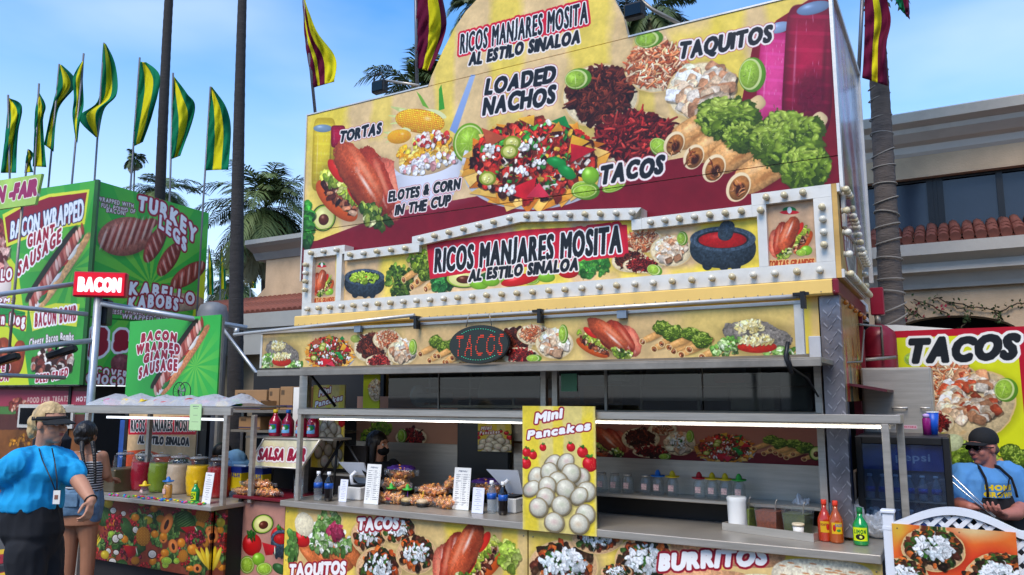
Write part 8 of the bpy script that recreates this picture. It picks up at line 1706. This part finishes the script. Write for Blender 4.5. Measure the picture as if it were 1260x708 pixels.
# ---- girl in striped top, seen from behind
o = person('girl with dark braids, striped top and denim shorts, seen from behind', 103, 6.2); J = lambda x, y, dy=0: JP(o, x, y, dy)
hc = J(107, 536); HM = headM(hc, math.pi/2-.15, .05, 0, .82); g = MB(); add_head(g, HM); chain(g, [hc+Vector((0, -.01, -.04)), J(108, 553), J(108, 562)], [.046, .046, .06])
yw = .1
def Z(y): return JP(o, 103, y).z
rings(g, [(*J(96, 640).xy, Z(645), .16, .12, yw), (*J(97, 620).xy, Z(620), .165, .125, yw), (*J(104, 600).xy, Z(600), .125, .1, yw), (*J(107, 583).xy, Z(583), .125, .1, yw), (*J(109, 568).xy, Z(568), .14, .1, yw), (*J(109, 559).xy, Z(559), .11, .07, yw)])
chain(g, [J(126, 562), J(131, 585, .02), J(134, 590, .22)], [.045, .037, .027]); hand(g, J(134, 590, .22), (0, 1, 0), 1, (0, 0, -1), .5, 1, .9)
chain(g, [J(94, 562), J(88, 590, .05), J(95, 600, .2)], [.045, .037, .027]); hand(g, J(95, 600, .2), (.2, 1, 0), 1, (0, 0, -1), .5, -1, .9)
chain(g, [J(87, 637), J(86, 672, .0), Vector((J(83, 672).x, .04, .1))], [.088, .058, .036]); chain(g, [J(107, 637), J(109, 672), Vector((J(110, 672).x, .0, .1))], [.088, .058, .036])
for x_, yy_ in ((J(83, 672).x, .06), (J(110, 672).x, .02)): chain(g, [(x_, yy_-.03, .05), (x_, yy_+.12, .035)], [.036, .03])
fuse(g, 'body', SKIN2, o, .0055, 6)
for x_, yy_ in ((J(83, 672).x, .06), (J(110, 672).x, .02)): g = MB(); g.box(x_-.045, x_+.045, yy_-.08, yy_+.17, 0, .03, bev=.012); g.build('sandal', BLACK, o)
STR = bpy.data.materials.new('striped_knit'); STR.use_nodes = True; n, l = STR.node_tree.nodes, STR.node_tree.links; b_ = n['Principled BSDF']; b_.inputs['Roughness'].default_value = .85
t_ = n.new('ShaderNodeTexCoord'); sp = n.new('ShaderNodeSeparateXYZ'); l.new(t_.outputs['Object'], sp.inputs[0]); mm = n.new('ShaderNodeMath'); mm.operation = 'MULTIPLY'; mm.inputs[1].default_value = 52; l.new(sp.outputs['Z'], mm.inputs[0]); fr_ = n.new('ShaderNodeMath'); fr_.operation = 'FRACT'; l.new(mm.outputs[0], fr_.inputs[0]); gt = n.new('ShaderNodeMath'); gt.operation = 'GREATER_THAN'; gt.inputs[1].default_value = .62; l.new(fr_.outputs[0], gt.inputs[0]); mc = n.new('ShaderNodeMixRGB'); mc.inputs[1].default_value = (.012, .013, .018, 1); mc.inputs[2].default_value = (.5, .5, .5, 1); l.new(gt.outputs[0], mc.inputs['Fac']); l.new(mc.outputs[0], b_.inputs['Base Color'])
g = MB(); rings(g, [(*J(100, 603).xy, Z(606), .15, .125, yw), (*J(103, 597).xy, Z(597), .138, .115, yw), (*J(106, 585).xy, Z(585), .136, .112, yw), (*J(108, 574).xy, Z(574), .145, .115, yw), (*J(109, 568).xy, Z(567), .142, .105, yw)])
chain(g, [J(97, 569, -.02), J(97, 558, -.0)], [.03, .022]); chain(g, [J(122, 569, -.02), J(122, 558, 0)], [.03, .022])
fuse(g, 'striped_top', STR, o, .007, 4, .006, 8, 4)
DEN = fabric('denim', '5c7890', var=.25, ns=30)
g = MB(); rings(g, [(*J(96, 640).xy, Z(632), .17, .14, yw), (*J(96, 620).xy, Z(622), .185, .15, yw), (*J(98, 608).xy, Z(610), .168, .135, yw), (*J(101, 598).xy, Z(600), .145, .12, yw)])
chain(g, [J(88, 628), J(85.5, 634)], [.105, .103]); chain(g, [J(105, 628), J(108, 634)], [.1, .1]); sh_ = fuse(g, 'denim_shorts', DEN, o, .008, 4, .008, 12, 6)
g = MB(); 
for x_ in (87, 106): p = J(x_, 616, -.16); g.box(p.x-.05, p.x+.05, p.y, p.y+.012, p.z-.05, p.z+.05, bev=.004)
g.build('back_pockets', DEN, o)
g = MB(); egg(g, (-.02, 0, .035), .112, .092, .108, HM); egg(g, (-.04, 0, -.03), .085, .08, .07, HM); egg(g, (-.09, -.0, .03), .04, .075, .07, HM)
fuse(g, 'hair', DHAIR, o, .006, 2, .006, 22, 2)
for (pts_) in (((101, 545, -.1), (101, 556, -.13), (103, 568, -.15), (108, 582, -.15)), ((114, 545, -.1), (116, 560, -.13), (117, 577, -.15), (117, 594, -.15))):
    g = MB(); P_ = [J(*p) for p in pts_]
    for k in range(16): t = k/15*3; i = min(2, int(t)); p = P_[i].lerp(P_[i+1], t-i); g.ball(tuple(p+Vector((.006*math.sin(k*3.14), 0, 0))), .019-.0005*k, sz=.9, n=10, m=6)
    fuse(g, 'braid', DHAIR, o, .005, 1)
# ---- person mostly hidden behind the woman
o = person('person in dark jeans and black trainers walking behind the woman in blue', 62, 8.0); J = lambda x, y, dy=0: JP(o, x, y, dy)
hc = J(60, 515); HM = headM(hc, -.2, 0, 0, .85); g = MB(); add_head(g, HM); chain(g, [hc, J(58, 535)], [.05, .055]); 
rings(g, [(-.02, 0, .85, .16, .12), (-.02, 0, 1.1, .15, .11), (-.02, 0, 1.32, .17, .11), (-.02, 0, 1.38, .1, .07)])
chain(g, [(-.12, .1, 1.3), (-.15, .1, 1.05), (-.05, .08, .85)], [.05, .04, .028]); chain(g, [(.08, -.1, 1.3), (.05, -.1, 1.05), (.1, -.1, .85)], [.05, .04, .028]); hand(g, (.1, -.1, .85), (.1, 0, -1), 1, (0, 1, 0), .4); hand(g, (-.05, .08, .85), (.1, 0, -1), 1, (0, -1, 0), .4, -1)
k1, a1_ = J(70, 655), J(68, 694); chain(g, [(0, -.05, .85), k1, a1_], [.09, .06, .042]); chain(g, [(0, .05, .85), (-.08, .05, .48), (-.22, .05, .12)], [.09, .06, .042]); chain(g, [a1_, a1_+Vector((.12, 0, -.05))], [.04, .032])
fuse(g, 'body', SKIN2, o, .007, 5)
g = MB(); chain(g, [(0, -.05, .88), k1, a1_+Vector((0, 0, .08))], [.115, .078, .06]); chain(g, [(0, .05, .88), (-.08, .05, .48), (-.21, .05, .16)], [.115, .078, .06]); fuse(g, 'jeans', fabric('dark_jeans', '182238'), o, .008, 4, .008, 9, 3)
g = MB(); rings(g, [(-.02, 0, .86, .17, .14), (-.02, 0, 1.1, .165, .13), (-.02, 0, 1.32, .18, .13), (-.02, 0, 1.4, .09, .08)]); fuse(g, 'dark_shirt', fabric('dark_shirt', '1c1e26'), o, .008, 4)
for p in (a1_, Vector((-.22, .05, .1))): g = MB(); chain(g, [p+Vector((-.03, 0, -.04)), p+Vector((.14, 0, -.065))], [.05, .038]); fuse(g, 'trainer', mat('trainer', '1a1a1c', .5), o, .006, 2); MB().box(p.x-.07, p.x+.17, p.y-.045, p.y+.045, max(0, p.z-.115), max(0, p.z-.115)+.022, bev=.008).build('trainer_sole', WHITE, o)
g = MB(); egg(g, (-.025, 0, .04), .11, .09, .1, HM); fuse(g, 'hair', DHAIR, o, .008, 2)
# ---- cook at the right
q0 = L(.5, .9); o = person('cook in black cap, sunglasses, blue T-shirt and black apron holding steel tongs', 1210, q0.y); J = lambda x, y, dy=0: JP(o, x, y, dy)
hc = J(1209, 552); yaw = math.pi+.35; HM = headM(hc, yaw, .05, 0, .84); g = MB(); add_head(g, HM); chain(g, [hc+Vector((.02, 0, -.03)), J(1214, 573, .01), J(1214, 585, .02)], [.05, .052, .065])
Z = lambda y: JP(o, 1210, y).z
rings(g, [(.0, .02, .85, .17, .13), (0, .02, 1.0, .17, .13), (0, .02, Z(620), .16, .13), (.01, .02, Z(600), .175, .13), (.01, .02, Z(585), .18, .11), (.01, .02, Z(578), .1, .07)])
sl_, sr_ = J(1184, 588), J(1243, 586, -.03); hl, hr = J(1193, 624, -.2), J(1236, 634, -.24)
chain(g, [sl_, J(1172, 618, -.02), J(1188, 624, -.16), hl], [.055, .048, .04, .028]); chain(g, [sr_, J(1259, 622, -.05), J(1250, 632, -.18), hr], [.055, .048, .04, .028])
hand(g, hl, (.9, -.25, .05), 1, (.1, .1, -1), .95, -1, .95, .03); hand(g, hr, (-.8, -.5, .2), 1, (0, .2, 1), .5, -1, .95)
chain(g, [(-.08, .02, .9), (-.09, .0, .5), (-.09, .03, .1)], [.09, .065, .045]); chain(g, [(.08, .02, .9), (.09, .0, .5), (.09, .03, .1)], [.09, .065, .045])
for x_ in (-.09, .09): chain(g, [(x_, .03, .06), (x_-.03, -.14, .04)], [.045, .035])
fuse(g, 'body', SKIN3, o, .0045, 5); face(o, HM, eyes=False)
g = MB(); rings(g, [(.0, .02, .95, .19, .155), (0, .02, 1.02, .185, .15), (0, .02, Z(620), .185, .15), (.01, .02, Z(600), .2, .15), (.01, .02, Z(588), .205, .135), (.01, .02, Z(581), .16, .11), (.015, .02, Z(575), .085, .08)])
chain(g, [J(1196, 583), sl_, J(1171, 612, -.02)], [.07, .085, .088]); chain(g, [J(1230, 582), sr_, J(1258, 612, -.05)], [.07, .085, .09])
ts = fuse(g, 'tshirt', fabric('blue_cotton', '4a82b8'), o, .007, 4, .012, 8, 7)
g = MB(); chain(g, [(-.09, .02, .92), (-.09, .0, .5), (-.09, .03, .14)], [.115, .085, .065]); chain(g, [(.09, .02, .92), (.09, .0, .5), (.09, .03, .14)], [.115, .085, .065]); fuse(g, 'trousers', fabric('cook_trousers', '1c1e22'), o, .01, 4)
for x_ in (-.09, .09): g = MB(); chain(g, [(x_, .04, .06), (x_-.03, -.15, .045)], [.055, .042]); g.build('shoe', BLACK, o)
# apron: bib, straps
APR = fabric('apron_black', '141418'); g = MB(); vs = []
xs_ = [-.135+.27*k/12 for k in range(13)]; zs_ = [.6, .75, .9, 1.0, Z(625), Z(612), Z(607)]
for j, z in enumerate(zs_):
    wdt = (.22, .22, .2, .18, .125, .1, .095)[j]
    for k in range(13): u = -1+2*k/12; vs.append((u*wdt+.01, -.155+.05*u*u-.0*(j > 3)+.006*math.sin(k*1.7+j), z))
g.add(vs, [(j*13+k, j*13+k+1, (j+1)*13+k+1, (j+1)*13+k) for j in range(6) for k in range(12)], True); ap_ = g.build('apron', APR, o, recalc=False); md = ap_.modifiers.new('t', 'SOLIDIFY'); md.thickness = .004
g = MB()
for (x0, x1) in ((-.075, -.055), (.09, .06)):
    for t in range(1): g.tube([(x0, -.162, Z(608)), (x0*.95, -.158, Z(598)), (x0*.9, -.14, Z(586)), (x1, -.07, Z(574)), (x1*.7, .03, Z(571))], .012, 8, flat=.35)
g.build('apron_straps', APR, o)
g = MB(); g.tube([(.075, -.13, Z(586)), (.03, -.175, Z(598)), (-.03, -.178, Z(606))], .004, 6); g.build('cord', BLACK, o)
LT = small_art(.2, .1, 900, '4a82b8'); text(LT, 'HOME', (14, 42), (168, 42), 30, 'e8c81c', (), bold=.2, shear=0, gap=.25, photo=False); text(LT, 'GROWN', (8, 84), (172, 84), 30, 'e8c81c', (), bold=.2, shear=0, gap=.25, photo=False)
g = MB(); vs = []
for k in range(13): u = -1+2*k/12; vs += [(.005+u*.085, -.162+.045*u*u, Z(609)), (.005+u*.085, -.166+.045*u*u, Z(591))]
g.add(vs, [(2*k, 2*k+2, 2*k+3, 2*k+1) for k in range(12)], True); g.build('shirt_print', img_mat('shirt_lettering', LT.a, .8), o, uvf=lambda c: ((c[0]+.08)/.17, (c[2]-Z(609))/(Z(591)-Z(609))), recalc=False)
# cap and sunglasses
CAP = fabric('cap_black', '101114'); g = MB(); egg(g, (-.02, 0, .06), .106, .088, .088, HM); fuse(g, 'cap_crown', CAP, o, .006, 2)
cc = bpy.data.objects[[x.name for x in o.children if x.name.startswith('cap_crown')][0]]; inv = HM.inverted(); bm = bmesh.new(); bm.from_mesh(cc.data); bmesh.ops.delete(bm, geom=[v for v in bm.verts if (inv @ v.co).z < .03], context='VERTS'); bm.to_mesh(cc.data); bm.free()
g = MB(); vs = []
for j in range(4):
    for k in range(11):
        t = math.radians(-60+12*k); vs.append(HM @ Vector((-.02+.104*math.cos(t)*(1+j*.24), .085*math.sin(t), .046-.004*j-.014*math.sin(t)**2)))
g.add(vs, [(j*11+k, j*11+k+1, (j+1)*11+k+1, (j+1)*11+k) for j in range(3) for k in range(10)], True); vb = g.build('cap_brim', CAP, o, recalc=False); md = vb.modifiers.new('t', 'SOLIDIFY'); md.thickness = .005
g = MB()
for s in (-1, 1): egg(g, (.096, s*.032, .01), .006, .026, .018, HM); g.tube([HM @ Vector((.09, s*.056, .016)), HM @ Vector((.0, s*.086, .012))], .003, 6)
g.tube([HM @ Vector((.1, -.01, .014)), HM @ Vector((.1, .01, .014))], .003, 6); g.build('sunglasses', mat('dark_lens', '0c0a0c', .08), o)
g = MB(); egg(g, (-.045, 0, -.01), .066, .079, .05, HM); fuse(g, 'short_hair', mat('grey_hair', '4a3e36', .8, 0, .3, 30), o, .006, 2)
# tongs in his hand
a_, b_ = J(1165, 583, -.12), J(1226, 638, -.30); tg = thing('tongs', 'long steel tongs held up in the hand of the cook', 'tongs', tuple(a_+o.location), 0, world=True); d = b_-a_
g = MB(); sd_ = d.cross(Vector((0, 1, 0))).normalized()
for s in (-1, 1): g = MB(); g.tube([sd_*s*.017, d*.12+sd_*s*.014, d*.5+sd_*s*.01, d*.98+sd_*s*.003], [.011, .011, .01, .008], 8, flat=.5); g.build('tong_arm', mat('bright_steel', 'c8cacc', .22, .9, .1, 5), tg)
# gloves cuffs
# ---- cashier
q0 = L(-3.75, .62); o = person('cashier with long black hair and black face mask behind the counter', 466, q0.y); J = lambda x, y, dy=0: JP(o, x, y, dy); Z = lambda y: JP(o, 466, y).z
hc = J(466, 548); HM = headM(hc, -.5, 0, 0, .84); g = MB(); add_head(g, HM); chain(g, [hc, J(464, 568)], [.05, .05]); rings(g, [(0, 0, .75, .17, .12), (0, 0, 1.0, .16, .12), (.02, 0, Z(578), .17, .11), (.02, 0, Z(570), .09, .07)])
chain(g, [J(450, 578), (-.15, 0, 1.05), (.0, -.12, 1.0)], [.05, .042, .03]); chain(g, [J(486, 578), (.2, 0, 1.05), (.16, -.15, 1.0)], [.05, .042, .03]); hand(g, (.0, -.12, 1.0), (.2, -.8, -.1), 1, (0, 0, -1), .6); hand(g, (.16, -.15, 1.0), (-.1, -.8, -.1), 1, (0, 0, -1), .6, -1)
chain(g, [(-.08, 0, .8), (-.08, 0, .5)], [.09, .07]); chain(g, [(.08, 0, .8), (.08, 0, .5)], [.09, .07]); fuse(g, 'body', SKIN, o, .006, 4); face(o, HM)
g = MB(); rings(g, [(0, 0, .75, .19, .14), (0, 0, 1.0, .18, .14), (.02, 0, Z(578), .19, .13), (.02, 0, Z(568), .1, .08)]); chain(g, [J(452, 577), J(446, 592)], [.07, .07]); chain(g, [J(484, 575), J(492, 590)], [.07, .07]); fuse(g, 'black_shirt', fabric('black_shirt', '121216'), o, .008, 4, .008, 9, 2)
g = MB(); egg(g, (.055, 0, -.05), .062, .064, .05, HM); fuse(g, 'face_mask', fabric('black_mask', '0c0c0e'), o, .005, 3)
g = MB(); egg(g, (-.03, 0, .04), .115, .094, .105, HM); chain(g, [HM @ Vector((-.06, .02, 0)), HM @ Vector((-.07, .03, -.12)), HM @ Vector((-.03, .06, -.26))], [.085, .085, .05]); chain(g, [HM @ Vector((-.02, -.07, 0)), HM @ Vector((-.02, -.09, -.14)), HM @ Vector((.0, -.1, -.26))], [.04, .04, .025]); chain(g, [HM @ Vector((-.02, .07, 0)), HM @ Vector((-.02, .09, -.14)), HM @ Vector((.0, .1, -.26))], [.04, .04, .025]); fuse(g, 'hair', DHAIR, o, .006, 2, .005, 20, 3)
# ---- helper stooping behind the drinks stand
q0 = L(-5.75, .75); o = person('helper with black hair in a pale blue shirt, half hidden behind the drinks stand', 275, q0.y); J = lambda x, y, dy=0: JP(o, x, y, dy); Z = lambda y: JP(o, 275, y).z
hc = J(272, 561); HM = headM(hc, -2.2, .4, 0, .85); g = MB(); add_head(g, HM); rings(g, [(0, 0, .6, .17, .14), (.04, 0, .85, .17, .14), (.12, 0, Z(582), .17, .14), (.12, 0, Z(572), .1, .09)]); chain(g, [hc, (.1, 0, Z(580))], [.05, .06])
chain(g, [(.24, 0, Z(585)), (.22, -.05, .9), (.05, -.2, .95)], [.05, .04, .03]); chain(g, [(-.05, 0, Z(590)), (-.1, -.05, .9), (-.05, -.2, .95)], [.05, .04, .03]); chain(g, [(-.07, 0, .6), (-.07, 0, .1)], [.08, .05]); chain(g, [(.07, 0, .6), (.07, 0, .1)], [.08, .05]); hand(g, (.05, -.2, .95), (0, -1, 0), 1, (0, 0, -1)); hand(g, (-.05, -.2, .95), (0, -1, 0), 1, (0, 0, -1)); fuse(g, 'body', SKIN2, o, .007, 4); face(o, HM)
g = MB(); rings(g, [(0, 0, .6, .19, .16), (.04, 0, .85, .19, .16), (.12, 0, Z(580), .18, .16), (.13, 0, Z(568), .12, .12)]); egg(g, tuple(J(290, 566)), .11, .11, .1); chain(g, [(.22, 0, Z(578)), (.24, -.03, 1.0)], [.09, .08]); fuse(g, 'pale_blue_shirt', fabric('pale_blue', '6fa0cc'), o, .008, 4, .008, 9, 2)
g = MB(); egg(g, (-.025, 0, .04), .115, .095, .105, HM); fuse(g, 'hair', DHAIR, o, .007, 2)
# ------------------------------------------------------------------ unseen stalls added behind the camera, made tall so steel and glass reflect them
for i, (x, c_, c2_, h_, lab) in enumerate(((-9, 'dfe2e4', '2c6a3a', 6.0, 'unseen white tented stall added behind the camera at left'), (-3.5, 'a8342c', 'e8d8a0', 6.8, 'unseen red fronted stall added behind the camera'), (2, '2c4a7a', 'dcdcd4', 6.2, 'unseen blue fronted stall added behind the camera'), (7.5, 'd8d2c0', '8a2030', 7.0, 'unseen cream stall added behind the camera at right'), (13, '3a6a3c', 'd8b02c', 6.4, 'unseen green stall added behind the camera at far right'))):
    o = thing('unseen_stall', lab, 'stall', (x, -9.5, 0), math.pi+.1*(i % 3-1), world=True); m_ = mat('stall_'+c_, c_, .6, 0, .1, 2); m2_ = mat('stall_'+c2_, c2_, .6, 0, .1, 2)
    MB().box(-2.4, 2.4, 0, .1, 0, 1.0).build('stall_front', m_, o); MB().box(-2.4, 2.4, 1.8, 2, 0, h_-.1).build('stall_back', DARK, o); MB().prism([(-2.6, 2.8), (2.6, 2.8), (2.5, 3.1), (-2.5, 3.1)], -.3, 1.7).build('stall_roof', m_, o)
    MB().box(-2.4, 2.4, .2, .3, 3.4, h_).build('stall_sign', DARK, o)
    for k in range(4): MB().box(-2.2+k*1.12, -1.3+k*1.12, .12, .19, 3.7+.3*(k % 2), h_-.5-.5*((k+i) % 3)).build('sign_panel', m2_ if k % 2 else m_, o)
    for x_ in (-2.35, 2.35): MB().box(x_-.05, x_+.05, -.05, .05, 0, 2.8).build('stall_post', STEEL, o)
